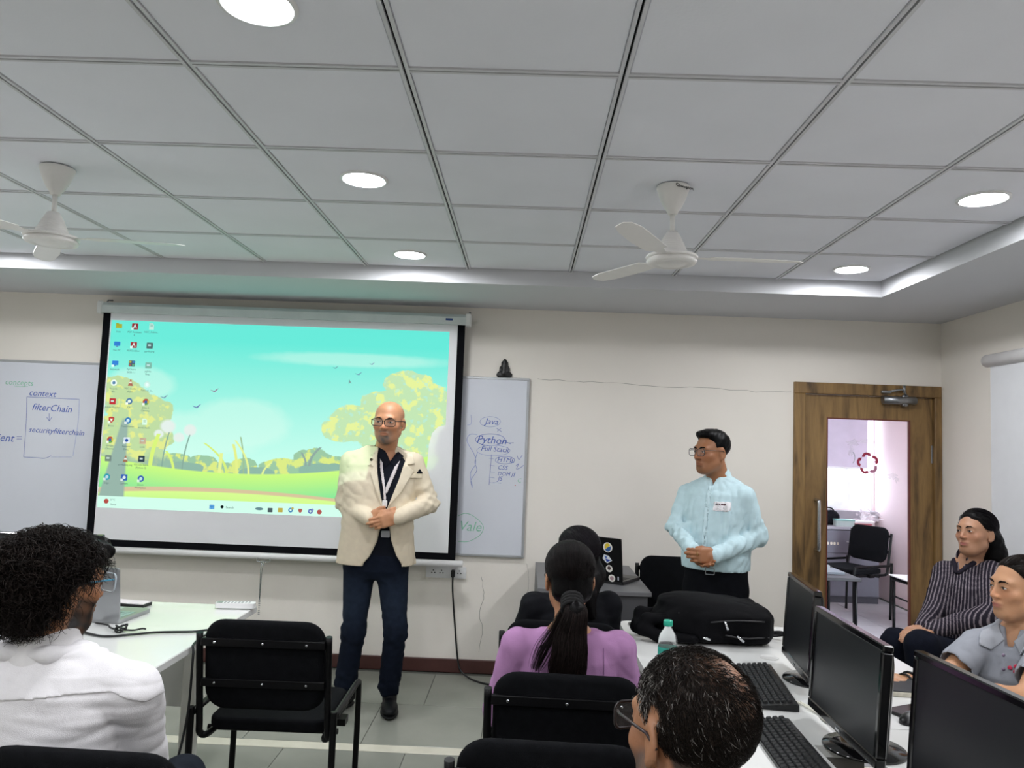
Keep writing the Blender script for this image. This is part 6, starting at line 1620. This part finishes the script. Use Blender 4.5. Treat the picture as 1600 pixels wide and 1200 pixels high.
pt.warp(lambda X, Y, Z, f=sines(121, 5, 120, 260, (1.6, 1.6, .25)): .003*f(X, Y, Z))
pony = solid('ponytail', pt, .005, M_HAIR, p4, cst('070607'))
n = 1500; base = np.array(smoothpath(P_, 5)); K = len(base); rr = np.interp(np.linspace(0, 1, K), [0, .25, .6, .85, 1], [.024, .036, .050, .056, .040]); an = rng.uniform(0, 6.28, n); q = np.sqrt(rng.uniform(.35, 1.0, n)); wv = rng.uniform(0, 6.28, n)
t_ = np.linspace(0, 1, K)
S = base[None]+(rr[None]*q[:, None])[..., None]*(np.cos(an)[:, None, None]*np.array([1, 0, 0])+np.sin(an)[:, None, None]*np.array([0, .75, 0]))
S[..., 0] += .006*np.sin(wv[:, None]+9*t_[None])*t_[None]; S[..., 2] -= (rng.uniform(-.01, .06, n)[:, None]*t_[None]**3)
strands('ponytail_strands', S, .0014, M_HAIR, pony, np.array(lin('171110'))*rng.uniform(.35, 2.2, (n, 1)))
# a loose lock over the left shoulder blade
LK = [tie+np.array([-.01, -.01, -.01]), at(868, 985, 2.44), at(850, 1015, 2.43), at(836, 1045, 2.43)]
base = np.array(smoothpath(LK, 6)); K = len(base); n = 120; t_ = np.linspace(0, 1, K)
S = base[None]+rng.normal(0, .011, (n, 1, 3))*np.array([1, .3, .8])*(.3+np.sin(t_*2.6))[None, :, None]
strands('loose_lock', S, .0011, M_HAIR, pony, np.array(lin('171110'))*rng.uniform(.4, 1.8, (n, 1)))
mb = MB()
for k in range(4): mb.tube([tie+np.array([.030*math.cos(a), -.012-.004*k-.01*math.sin(a), .026*math.sin(a)-.008*k-.004]) for a in np.linspace(0, 2*PI, 15)[:-1]], .0075, n=7, closed=True)
wb_(mb, 'hair_tie', mat('black hair tie', '0b0a0c', .8), p4)
seated_legs(p4, B4(-.08, .04, .52), B4(.08, .04, .52), B4(-.10, .42, .50), B4(.10, .42, .50), B4(-.10, .46, .1), B4(.10, .46, .1), '2a2630', seed=5)

# ================================================================== 5: woman in black in front of her
r5 = np.array([at(892, 950, 3.30)[0], 3.30, 0.0]); R5 = frame((-.25, 1, 0)); X5, F5 = R5[:, 0], R5[:, 1]
p5 = person('woman in black top with dark hair seated beyond the woman in lilac', r5)
B5 = lambda x, f, z: r5+X5*x+F5*f+UP*z
hd5 = Head(at(900, 868, 3.33), (-.62, .8, -.05), .98, fem=True)
sk = Shape(); hd5.shape(sk, B5(0, -.01, .90), .047)
sk.add(loft(r5, R5, [(.5, .12, .08, 0, 0), (.8, .14, .08, 0, 0), (.87, .13, .062, 0, -.005), (.92, .06, .046, 0, -.01)]), k=.03)
shR, shL = B5(.165, -.01, .865), B5(-.165, -.01, .865); elR, elL = B5(.17, .05, .63), B5(-.21, .05, .63); wrR, wrL = B5(.10, .27, .60), B5(-.10, .27, .60)
limb(sk, [shR, elR, wrR], [.034, .03, .024]); limb(sk, [shL, elL, wrL], [.034, .03, .024]); hand(sk, wrR, F5-X5*.6, -UP, -X5, curl=.3, s=.9); hand(sk, wrL, F5+X5*.6, -UP, X5, curl=.3, s=.9)
solid('body', sk, .0055, M_SKIN, p5, hd5.color('a8795a'))
hd5.eyes(p5); hd5.glasses(p5, '2a2626', y=.104)
s5 = Shape().add(loft(r5, R5, [(.44, .165, .125, 0, 0), (.62, .155, .118, 0, 0), (.76, .17, .115, 0, 0), (.83, .17, .10, 0, -.005), (.88, .13, .080, 0, -.008), (.91, .075, .060, 0, -.012)]))
for sh_, q in ((shR, 1), (shL, -1)): s5.add(cap(B5(q*.06, -.01, .875), sh_, .038, .050), k=.035)
limb(s5, [shR, elR, wrR], [.058, .056, .038], k=.016); limb(s5, [shL, elL, wrL], [.058, .056, .038], k=.016); s5.warp(folds(131, .004, 5, 50, 120))
solid('top', s5, .006, M_CLOTH, p5, cst('0e0f14'))
hs = Shape().add(hd5.E((0, -.020, .042), (.085, .106, .088)), k=.02).add(hd5.E((0, -.065, -.06), (.080, .050, .08)), k=.03)
limb(hs, [hd5.W((.03, -.08, -.08)), at(915, 930, 3.21), at(925, 962, 3.20)], [.05, .04, .02], k=.03); limb(hs, [hd5.W((-.02, -.09, -.1)), at(890, 935, 3.20)], [.045, .03], k=.03)
hs.warp(lambda X, Y, Z, f=sines(141, 5, 100, 250, (1.6, 1.6, .4)): .0025*f(X, Y, Z))
hair5 = solid('hair', hs, .0055, M_HAIR, p5, cst('070607'), keep=hd5.hairline([(-.3, -.4), (-.03, -.40), (-.01, .0), (.03, .03), (.055, .07), (.13, .085)]))
n = 900; D = rdirs(n, 31, lambda d: (d[:, 2] > -.3) & (d[:, 1] < .5)); K = 12; t_ = np.linspace(0, 1, K)[None, :, None]
dn = np.array([0, -.75, -.66]); dd = D[:, None]*(1-t_)+dn*t_; dd /= np.linalg.norm(dd, axis=2, keepdims=True); S = hd5.c+((dd*np.array([.0865, .108, .089])+np.array([0, -.02, .042]))*hd5.s)@hd5.R.T
strands('hair_strands', S, .0008, M_HAIR, hair5, np.array(lin('131014'))*rng.uniform(.4, 2.0, (n, 1)), .0007)
seated_legs(p5, B5(-.08, .04, .52), B5(.08, .04, .52), B5(-.10, .42, .50), B5(.10, .42, .50), B5(-.10, .46, .1), B5(.10, .46, .1), '15161c', seed=7)

# ================================================================== 6: balding man whose head fills the bottom edge
r6 = np.array([at(1085, 1150, 1.20)[0], 1.20, 0.0]); R6 = frame((-.35, .94, 0)); X6, F6 = R6[:, 0], R6[:, 1]
p6 = person('balding man with greying short hair and glasses, seen from behind', r6)
B6 = lambda x, f, z: r6+X6*x+F6*f+UP*z
hd6 = Head(at(1078, 1143, 1.20), (-.45, .89, -.06), 1.02, tilt=.04, wx=1.04)
sk = Shape(); hd6.shape(sk, B6(0, -.03, .90), .058)
sk.add(loft(r6, R6, [(.5, .14, .1, 0, 0), (.8, .16, .09, 0, -.01), (.87, .14, .07, 0, -.02), (.92, .06, .05, 0, -.03)]), k=.03)
shR, shL = B6(.165, -.02, .86), B6(-.19, -.02, .86); elR, elL = B6(.14, .08, .60), B6(-.23, .05, .62); wrR, wrL = B6(-.02, .22, .60), B6(-.1, .28, .60)
limb(sk, [shR, elR, wrR], [.04, .036, .028]); limb(sk, [shL, elL, wrL], [.04, .036, .028]); hand(sk, wrR, F6-X6*.6, -UP, -X6, curl=.3); hand(sk, wrL, F6+X6*.6, -UP, X6, curl=.3)
def hair6f(q):
    x, y, z = q.T
    lim = np.interp(y, [-.12, -.05, -.03, -.005, .02, .05, .075, .11], [-.09, -.07, -.03, .005, .03, .06, .10, .16])
    m = np.clip((z-lim)/.015, 0, 1)
    m = m*(np.abs(x) < .0735)
    crown = np.exp(-(((x-.024)/.034)**2+((y+.060)/.040)**2))*(z > .04)
    front = np.exp(-((np.abs(x)-.045)/.02)**2)*np.clip((y-.03)/.03, 0, 1)
    return m*np.clip(1-1.05*crown-.6*front, 0, 1)
solid('body', sk, .0038, M_SKIN, p6, hd6.color('96694c', beard='4a4442', bw=.95, full=True, scalp='1a1513', scalpf=lambda q: hair6f(q)*.93))
hd6.eyes(p6); hd6.glasses(p6, '231d1e', w=.028, h=.020, r=.0024, y=.106, z=.0, temple_c='2b2022')
n = 15000; D = rdirs(n, 41, lambda d: d[:, 2] > -.75); e6 = np.array([.0745, .0945, .0815]); c6_ = np.array([0, -.015, .036])
pos = D*e6+c6_; w_ = hair6f(pos); kp = (rng.random(n) < w_) & (np.abs(pos[:, 0]) < .2); pos = pos[kp]; D6 = D[kp]; n = len(pos)
nn = D6/e6; nn /= np.linalg.norm(nn, axis=1)[:, None]
sw = np.stack([.35*np.sign(pos[:, 0])*np.clip(np.abs(pos[:, 0])/.05, 0, 1)+.25, -.35+0*pos[:, 0], -.55+0*pos[:, 0]], 1); sw += rng.normal(0, .22, (n, 3)); sw -= nn*np.sum(sw*nn, 1)[:, None]; sw /= np.linalg.norm(sw, axis=1)[:, None]+1e-6
K = 5; t_ = np.linspace(0, 1, K)[None, :, None]; L_ = rng.uniform(.008, .016, n)[:, None, None]
S = pos[:, None]+sw[:, None]*L_*t_+nn[:, None]*(.001+.005*np.sin(t_*2.2)*rng.uniform(.4, 1.2, (n, 1, 1)))
S = hd6.c+(S*hd6.s*hd6.wx)@hd6.R.T
side = np.clip((np.abs(pos[:, 0])-.045)/.03, 0, 1)*np.clip((pos[:, 1]+.03)/.05, 0, 1); grey = rng.random(n) < (.03+.45*side)
cc = np.where(grey[:, None], np.array(lin('8c8884')), np.array(lin('17120f'))*rng.uniform(.5, 1.8, (n, 1)))
strands('hair', S, .00062, M_HAIR, p6, cc)
s6 = Shape().add(loft(r6, R6, [(.44, .19, .135, 0, 0), (.7, .19, .13, 0, 0), (.80, .19, .115, 0, -.01), (.865, .15, .09, 0, -.02), (.90, .085, .07, 0, -.03)]))
for sh_, q in ((shR, 1), (shL, -1)): s6.add(cap(B6(q*.07, -.03, .87), sh_, .045, .055), k=.035)
limb(s6, [shR, elR, wrR], [.06, .058, .042], k=.016); limb(s6, [shL, elL, wrL], [.06, .058, .042], k=.016); s6.warp(folds(151, .004, 5, 50, 120))
solid('shirt', s6, .007, M_CLOTH, p6, cst('2e3138'))
seated_legs(p6, B6(-.09, .03, .52), B6(.09, .03, .52), B6(-.11, .42, .50), B6(.11, .42, .50), B6(-.11, .46, .1), B6(.11, .46, .1), '20242c', seed=9)

# ================================================================== 7: woman in the striped shirt by the door
r7 = np.array([at(1512, 900, 4.02)[0], 4.02, 0.0]); R7 = frame((-.88, -.47, 0)); X7, F7 = R7[:, 0], R7[:, 1]
p7 = person('woman in dark striped shirt seated against the right wall by the door', r7)
B7 = lambda x, f, z: r7+X7*x+F7*f+UP*z
hd7 = Head(at(1524, 833, 3.98), (-.90, -.42, .10), .98, fem=True, tilt=.05)
sk = Shape(); hd7.shape(sk, B7(0, -.01, 1.02), .047)
sk.add(loft(r7, R7, [(.5, .12, .08, 0, 0), (.85, .13, .08, 0, 0), (.97, .13, .062, 0, -.005), (1.04, .05, .046, 0, -.01)]), k=.03)
shR, shL = at(1476, 893, 4.10), at(1548, 893, 3.92); elR, elL = at(1462, 950, 4.02), at(1556, 958, 3.82); wrR, wrL = at(1440, 981, 3.82), at(1455, 985, 3.72)
limb(sk, [shR, elR, wrR], [.034, .03, .022]); limb(sk, [shL, elL, wrL], [.034, .03, .022])
hand(sk, wrR, at(1417, 987, 3.78)-wrR, (0, 0, -1), (0, -1, .2), curl=.28, s=.86); hand(sk, wrL, at(1428, 990, 3.70)-wrL, (0, 0, -1), (0, 1, .2), curl=.25, s=.86)
solid('body', sk, .0042, M_SKIN, p7, hd7.color('ad8064', lip='9a5a54'))
hd7.eyes(p7, '1a1210', .003)
s7 = Shape().add(loft(r7, R7, [(.46, .165, .13, 0, 0), (.62, .160, .125, 0, .005), (.78, .168, .13, 0, .01), (.90, .165, .118, 0, .005), (.97, .135, .085, 0, -.005), (1.01, .075, .060, 0, -.012)]))
for sh_, q in ((shR, 1), (shL, -1)): s7.add(cap(B7(q*.06, -.01, .965), sh_, .038, .046), k=.035)
limb(s7, [shR, elR], [.056, .058], k=.016); limb(s7, [shL, elL], [.058, .060], k=.016); limb(s7, [elR, wrR], [.056, .036], k=.014); limb(s7, [elL, wrL], [.058, .038], k=.014)
s7.add(cap(B7(0, -.01, .99), B7(0, -.005, 1.045), .058, .056), k=.02); s7.sub(wedge(r7, R7, [(-.03, 1.08), (.03, 1.08), (0, .95)], .0), k=.004)
s7.warp(folds(161, .0045, 5, 50, 120, (1.2, 1.2, .6)))
nz7 = sines(171, 5, 10, 26)
def stripes(P):
    q = (P-r7)@R7; a = q[:, 0]*1.0+q[:, 1]*.35; ph = a/.0165+1.3*nz7(P[:, 0], P[:, 1], P[:, 2])
    # sleeves run their stripes along the arm
    m = np.clip((np.abs((ph % 1)-.5)-.34)/.06, 0, 1)[:, None]
    return np.array(lin('221e28'))*(1-m)+np.array(lin('877d84'))*m
sh7 = solid('shirt', s7, .0042, M_CLOTH, p7, stripes)
cr = Shape().add(cap(B7(-.05, .03, 1.02), B7(-.01, .085, .97), .014, .010)).add(cap(B7(.05, .03, 1.02), B7(.01, .085, .97), .014, .010), k=.005)
solid('collar', cr, .004, M_CLOTH, sh7, cst('221e28'))
hs = Shape().add(hd7.E((0, -.024, .044), (.084, .104, .086)), k=.02).add(hd7.E((0, -.075, -.02), (.072, .058, .07)), k=.03)
limb(hs, [hd7.W((-.02, -.10, -.04)), hd7.W((-.03, -.115, -.10)), at(1562, 884, 4.0)], [.055, .05, .02], k=.03); limb(hs, [hd7.W((.02, -.08, -.06)), hd7.W((.0, -.09, -.13))], [.05, .03], k=.03)
hs.warp(lambda X, Y, Z, f=sines(181, 5, 100, 250): .003*f(X, Y, Z))
hair7 = solid('hair', hs, .0045, M_HAIR, p7, cst('070607'), keep=hd7.hairline([(-.3, -.4), (-.035, -.40), (-.02, -.03), (.005, .0), (.028, .016), (.05, .05), (.07, .068), (.13, .088)]))
n = 700; D = rdirs(n, 51, lambda d: (d[:, 2] > -.2) & (d[:, 1] < .6)); K = 12; t_ = np.linspace(0, 1, K)[None, :, None]; dn = np.array([0, -.8, -.6]); dd = D[:, None]*(1-t_)+dn*t_; dd /= np.linalg.norm(dd, axis=2, keepdims=True)
S = hd7.c+((dd*np.array([.0855, .106, .0875])+np.array([0, -.024, .044]))*hd7.s)@hd7.R.T
strands('hair_strands', S, .0009, M_HAIR, hair7, np.array(lin('131014'))*rng.uniform(.4, 2.0, (n, 1)), .0007)
seated_legs(p7, B7(-.09, .06, .54), B7(.09, .06, .54), at(1440, 1010, 3.58), at(1402, 1005, 3.85), at(1440, 1010, 3.58)*np.array([1, 1, 0])+np.array([-.02, 0, .1]), at(1402, 1005, 3.85)*np.array([1, 1, 0])+np.array([-.02, 0, .1]), '10131e', r=(.085, .068, .05), seed=11)
wt = wrL+unit(wrL-elL)*.0; dv = unit(wrL-elL); u_ = unit(np.cross(dv, UP)); v_ = np.cross(dv, u_)
wb_(MB().tube([wt+.030*(math.cos(a)*u_+math.sin(a)*v_)+dv*.008 for a in np.linspace(0, 2*PI, 15)[:-1]], .008, n=6, closed=True, flat=.5), 'wristwatch', M_BLACK, p7)
dv = unit(wrR-elR); u_ = unit(np.cross(dv, UP)); v_ = np.cross(dv, u_)
wb_(MB().tube([wrR+dv*.014+.027*(math.cos(a)*u_+math.sin(a)*v_) for a in np.linspace(0, 2*PI, 15)[:-1]], .0035, n=6, closed=True), 'red_thread', mat('red thread', 'a8323c', .8), p7)

# ================================================================== 8: woman in the grey polo shirt at the right edge
r8 = np.array([at(1590, 1020, 2.95)[0], 2.95, 0.0]); R8 = frame((-.78, -.62, 0)); X8, F8 = R8[:, 0], R8[:, 1]
p8 = person('woman in grey polo shirt with tied-back hair at the right edge', r8)
B8 = lambda x, f, z: r8+X8*x+F8*f+UP*z
hd8 = Head(at(1592, 920, 2.93), (-1, -.14, .03), 1.0, fem=True)
sk = Shape(); hd8.shape(sk, B8(0, -.02, .90), .047)
sk.add(loft(r8, R8, [(.5, .12, .08, 0, 0), (.75, .13, .08, 0, 0), (.86, .13, .062, 0, -.005), (.93, .05, .046, 0, -.01)]), k=.03)
shR, shL = at(1527, 1008, 2.98), at(1640, 1010, 2.82); elR, elL = at(1480, 1056, 2.92), at(1606, 1092, 2.62); wrR, wrL = at(1422, 1066, 2.80), at(1548, 1083, 2.60)
limb(sk, [shR, elR, wrR], [.044, .037, .026]); limb(sk, [shL, elL, wrL], [.044, .037, .028])
hand(sk, wrR, at(1380, 1056, 2.74)-wrR, (0, .2, -1), (0, 1, .2), curl=.2, s=.86); hand(sk, wrL, at(1500, 1085, 2.62)-wrL, (0, 0, -1), (0, 1, 0), curl=.2, s=.86)
solid('body', sk, .004, M_SKIN, p8, hd8.color('b98a68', lip='a5635a'))
hd8.eyes(p8, '1a1210', .0034)
s8 = Shape().add(loft(r8, R8, [(.46, .165, .125, 0, 0), (.62, .155, .12, 0, .005), (.75, .160, .125, 0, .01), (.83, .158, .11, 0, .0), (.885, .125, .082, 0, -.008), (.925, .070, .060, 0, -.014)]))
for sh_, q in ((shR, 1), (shL, -1)): s8.add(cap(B8(q*.06, -.01, .88), sh_, .038, .05), k=.035)
limb(s8, [shR, shR+(elR-shR)*.62], [.058, .064], k=.018); limb(s8, [shL, shL+(elL-shL)*.62], [.058, .064], k=.018)
s8.sub(cap(shR+(elR-shR)*.62, shR+(elR-shR)*.9, .052, .07), k=.004); s8.sub(cap(shL+(elL-shL)*.62, shL+(elL-shL)*.9, .052, .07), k=.004)
s80 = Shape(s8.ops)
s8.sub(wedge(r8, R8, [(-.035, .98), (.035, .98), (.012, .86), (-.012, .86)], .0), k=.004)
s8.sub(cap(B8(0, -.02, .9), B8(0, .0, 1.1), .052, .07), k=.004); s8.warp(folds(191, .004, 5, 50, 120))
polo = solid('polo_shirt', s8, .0045, M_CLOTH, p8, cst('8f929a'))
cr = Shape().add(cap(B8(-.060, .0, .928), B8(-.040, .075, .888), .009, .004)).add(cap(B8(.060, .0, .928), B8(.040, .075, .888), .009, .004), k=.004).add(cap(B8(-.060, .0, .928), B8(0, -.065, .935), .010), k=.02).add(cap(B8(.060, .0, .928), B8(0, -.065, .935), .010), k=.02)
solid('collar', cr, .004, M_CLOTH, polo, cst('989ba2'))
PJ8 = (r8, X8, UP, F8)
for q in (1, -1): patch('collar_flap', s80, [(q*.014, .885), (q*.05, .93), (q*.085, .905), (q*.075, .865), (q*.045, .845)], PJ8, .0, .0034, .007, M_CLOTH, polo, th=.008, colf=cst('9c9fa6'))
fx = lambda x, y, Y=2.84: ((at(x, y, Y)-r8)@X8, at(x, y, Y)[2])
a_, b_ = fx(1581, 1046)
for k in range(3):
    q = 2*PI*k/3; patch('logo', s80, [(a_+.012*math.cos(q)+.009*math.cos(w), b_+.010*math.sin(q)+.008*math.sin(w)) for w in np.linspace(0, 2*PI, 9)[:-1]], PJ8, .03, .003, .005, M_CLOTH, polo, colf=cst('b83a52'))
for k in range(2): q = B8(.0, .128, .84-.05*k); wb_(MB().lathe([(.006, -.003), (.006, 0), (.001, .001)], n=10, axis=1, c=tuple(q+F8*.004)), 'button', mat('lilac button', '8a7a90', .4), polo)
hs = Shape().add(hd8.E((0, -.022, .042), (.081, .101, .084)), k=.02).add(hd8.E((0, -.105, -.01), (.04, .035, .04)), k=.03)
hs.warp(lambda X, Y, Z, f=sines(201, 5, 100, 250): .0018*f(X, Y, Z))
hair8 = solid('hair', hs, .004, M_HAIR, p8, cst('14110f'), keep=hd8.hairline([(-.2, -.07), (-.04, -.065), (-.02, .0), (.02, .018), (.042, .045), (.06, .070), (.13, .088)]))
n = 900; D = rdirs(n, 61, lambda d: (d[:, 2] > 0) & (d[:, 1] > -.8)); K = 12; t_ = np.linspace(0, 1, K)[None, :, None]; dn = np.array([0, -.98, -.2]); dd = D[:, None]*(1-t_)+dn*t_; dd /= np.linalg.norm(dd, axis=2, keepdims=True)
loc_ = dd*np.array([.0818, .102, .0848])+np.array([0, -.022, .042]); okk = (loc_[:, 0, 2] > np.interp(loc_[:, 0, 1], [-.04, -.02, .02, .045, .06, .13], [-.06, .0, .022, .05, .078, .095]))
S = hd8.c+(loc_[okk]*hd8.s)@hd8.R.T; n = len(S)
strands('combed_hair', S, .0007, M_HAIR, hair8, np.array(lin('1d1715'))*rng.uniform(.5, 2.2, (n, 1)), .0006)
dv = unit(wrR-elR); u_ = unit(np.cross(dv, UP)); v_ = np.cross(dv, u_)
wb_(MB().tube([wrR+.0305*(math.cos(a)*u_+math.sin(a)*v_) for a in np.linspace(0, 2*PI, 15)[:-1]], .010, n=6, closed=True, flat=.5), 'wristwatch', M_BLACK, p8)
wb_(MB().tube([wrR+dv*.03+.031*(math.cos(a)*u_+math.sin(a)*v_) for a in np.linspace(0, 2*PI, 17)[:-1]], .0045, n=6, closed=True), 'bead_bracelet', M_BLACK, p8)
seated_legs(p8, B8(-.08, .04, .52), B8(.08, .04, .52), B8(-.10, .40, .50), B8(.10, .40, .50), B8(-.10, .44, .1), B8(.10, .44, .1), '1b1d26', seed=13)

# ------------------------------------------------------------------ backpack on the right desk
bpk = thing('backpack', 'black backpack lying on the right desk behind the bottle', 'backpack', tuple(atz(1105, 1000, ZT)))
rb = np.array(bpk.location); ang = math.radians(2); Rb = rotz(ang)
BP = lambda x, y, z: rb+Rb@np.array([x, y, z])
M_NYL = vmat('black nylon', spec=.08, rough=.7, bump=.3, bscale=500, var=.15)
b = Shape().add(rbox(BP(.06, .05, .075), (.20, .145, .074), .05, Rb)).add(ell(BP(.0, .05, .13), (.20, .13, .045), Rb@roty(.12)), k=.05).add(ell(BP(-.13, .05, .07), (.11, .12, .065), Rb), k=.05).add(rbox(BP(.08, -.085, .07), (.15, .03, .055), .025, Rb), k=.03)
b.sub(rbox(BP(0, 0, -.05), (.5, .5, .0515), .001, Rb), k=.003)
b.warp(folds(211, .005, 5, 30, 80)); 
bag = solid('bag_body', b, .006, M_NYL, bpk, cst('08080b'))
st_ = Shape(); limb(st_, [BP(-.16, -.03, .09), BP(-.26, -.04, .085), BP(-.285, -.05, .05), BP(-.22, -.075, .028), BP(-.08, -.10, .025)], [.022, .024, .024, .022, .018], k=.02)
limb(st_, [BP(-.16, .08, .09), BP(-.27, .06, .09), BP(-.29, .03, .04), BP(-.22, -.01, .028)], [.022, .024, .024, .02], k=.02)
solid('shoulder_strap', st_, .005, M_NYL, bpk, cst('07070a'))
wb_(MB().tube(smoothpath([BP(.24, .05, .02), BP(.31, .02, .035), BP(.33, .04, .02), BP(.27, .06, .008)], 5), .009, n=7, flat=.4), 'haul_loop', mat('nylon webbing', '0c0c0f', .8), bpk)
for (pts) in ([(-.02, -.118, .098), (.08, -.121, .108), (.2, -.112, .106)], [(.04, -.121, .05), (.12, -.121, .04), (.22, -.11, .045)], [(-.14, -.07, .12), (.0, -.06, .152), (.2, -.05, .142)]):
    wb_(MB().tube(smoothpath([BP(*p) for p in pts], 5), .0035, n=6), 'zip', mat('zip tape', '17171a', .5), bpk)
for (x, y, z, dx, dz) in ((.035, -.128, .105, .012, -.032), (.085, -.128, .05, .026, -.022), (-.05, -.115, .036, .03, -.006)):
    wb_(MB().tube([BP(x, y, z), BP(x+dx, y-.004, z+dz)], [.0045, .0062], n=6, flat=.6), 'zip_pull', M_CHROME, bpk)
# ------------------------------------------------------------------ black bag at the left edge, small bust, handbag beyond the door
lb = thing('shoulder_bag', 'black bag on the left desk beside the curly head', 'bag', tuple(atz(-10, 1010, ZT)))
rl = np.array(lb.location)
b = Shape().add(rbox(rl+np.array([-.02, .06, .09]), (.13, .09, .088), .05)).add(ell(rl+np.array([-.02, .06, .16]), (.10, .06, .04)), k=.05)
b.sub(rbox(rl+np.array([0, 0, -.05]), (.5, .5, .0515), .001), k=.003); b.warp(folds(221, .006, 5, 30, 80)); solid('bag_body', b, .007, M_NYL, lb, cst('0d0d11'))
wb_(MB().tube(smoothpath([rl+np.array([.05, -.03, .05]), rl+np.array([.08, -.028, .1]), rl+np.array([.06, -.01, .16])], 5), .003, n=6), 'zip', M_STEEL, lb)
bs = thing('bust_figurine', 'small black figurine bust above the right whiteboard', 'figurine', (at(788, 590, YW)[0], YW-.014, .77+1.2105))
rs = np.array(bs.location)
b = Shape().add(ell(rs+np.array([0, 0, .018]), (.055, .013, .03))).add(cap(rs+np.array([0, 0, .03]), rs+np.array([0, 0, .065]), .016), k=.02).add(ell(rs+np.array([0, -.002, .07]), (.026, .013, .03)), k=.01).add(ell(rs+np.array([0, 0, .098]), (.024, .013, .02)), k=.01).add(ell(rs+np.array([0, 0, .118]), (.010, .009, .012)), k=.008)
for q in (-1, 1): b.add(ell(rs+np.array([q*.028, 0, .055]), (.008, .008, .022)), k=.006)
b.sub(rbox(rs-UP*.05, (.2, .2, .05), .001), k=.002); b.warp(lambda X, Y, Z, f=sines(231, 5, 300, 600): .0016*f(X, Y, Z))
solid('bust', b, .003, vmat('black resin', rough=.35, bump=.2, bscale=200), bs, cst('0e0e10'))
rh = np.array(HANDBAG.location)
b = Shape().add(ell(rh+np.array([0, 0, .06]), (.15, .07, .085))).add(ell(rh+np.array([.06, 0, .10]), (.08, .05, .06)), k=.04); b.sub(rbox(rh-UP*.05, (.4, .4, .0505), .001), k=.002); b.warp(folds(241, .01, 5, 40, 110))
solid('bag_body', b, .007, M_NYL, HANDBAG, cst('15151a'))
wb_(MB().tube(smoothpath([rh+np.array([-.09, -.02, .1]), rh+np.array([-.05, -.03, .17]), rh+np.array([.05, -.03, .18]), rh+np.array([.1, -.02, .12])], 5), .008, n=7), 'strap', M_BLACK, HANDBAG)
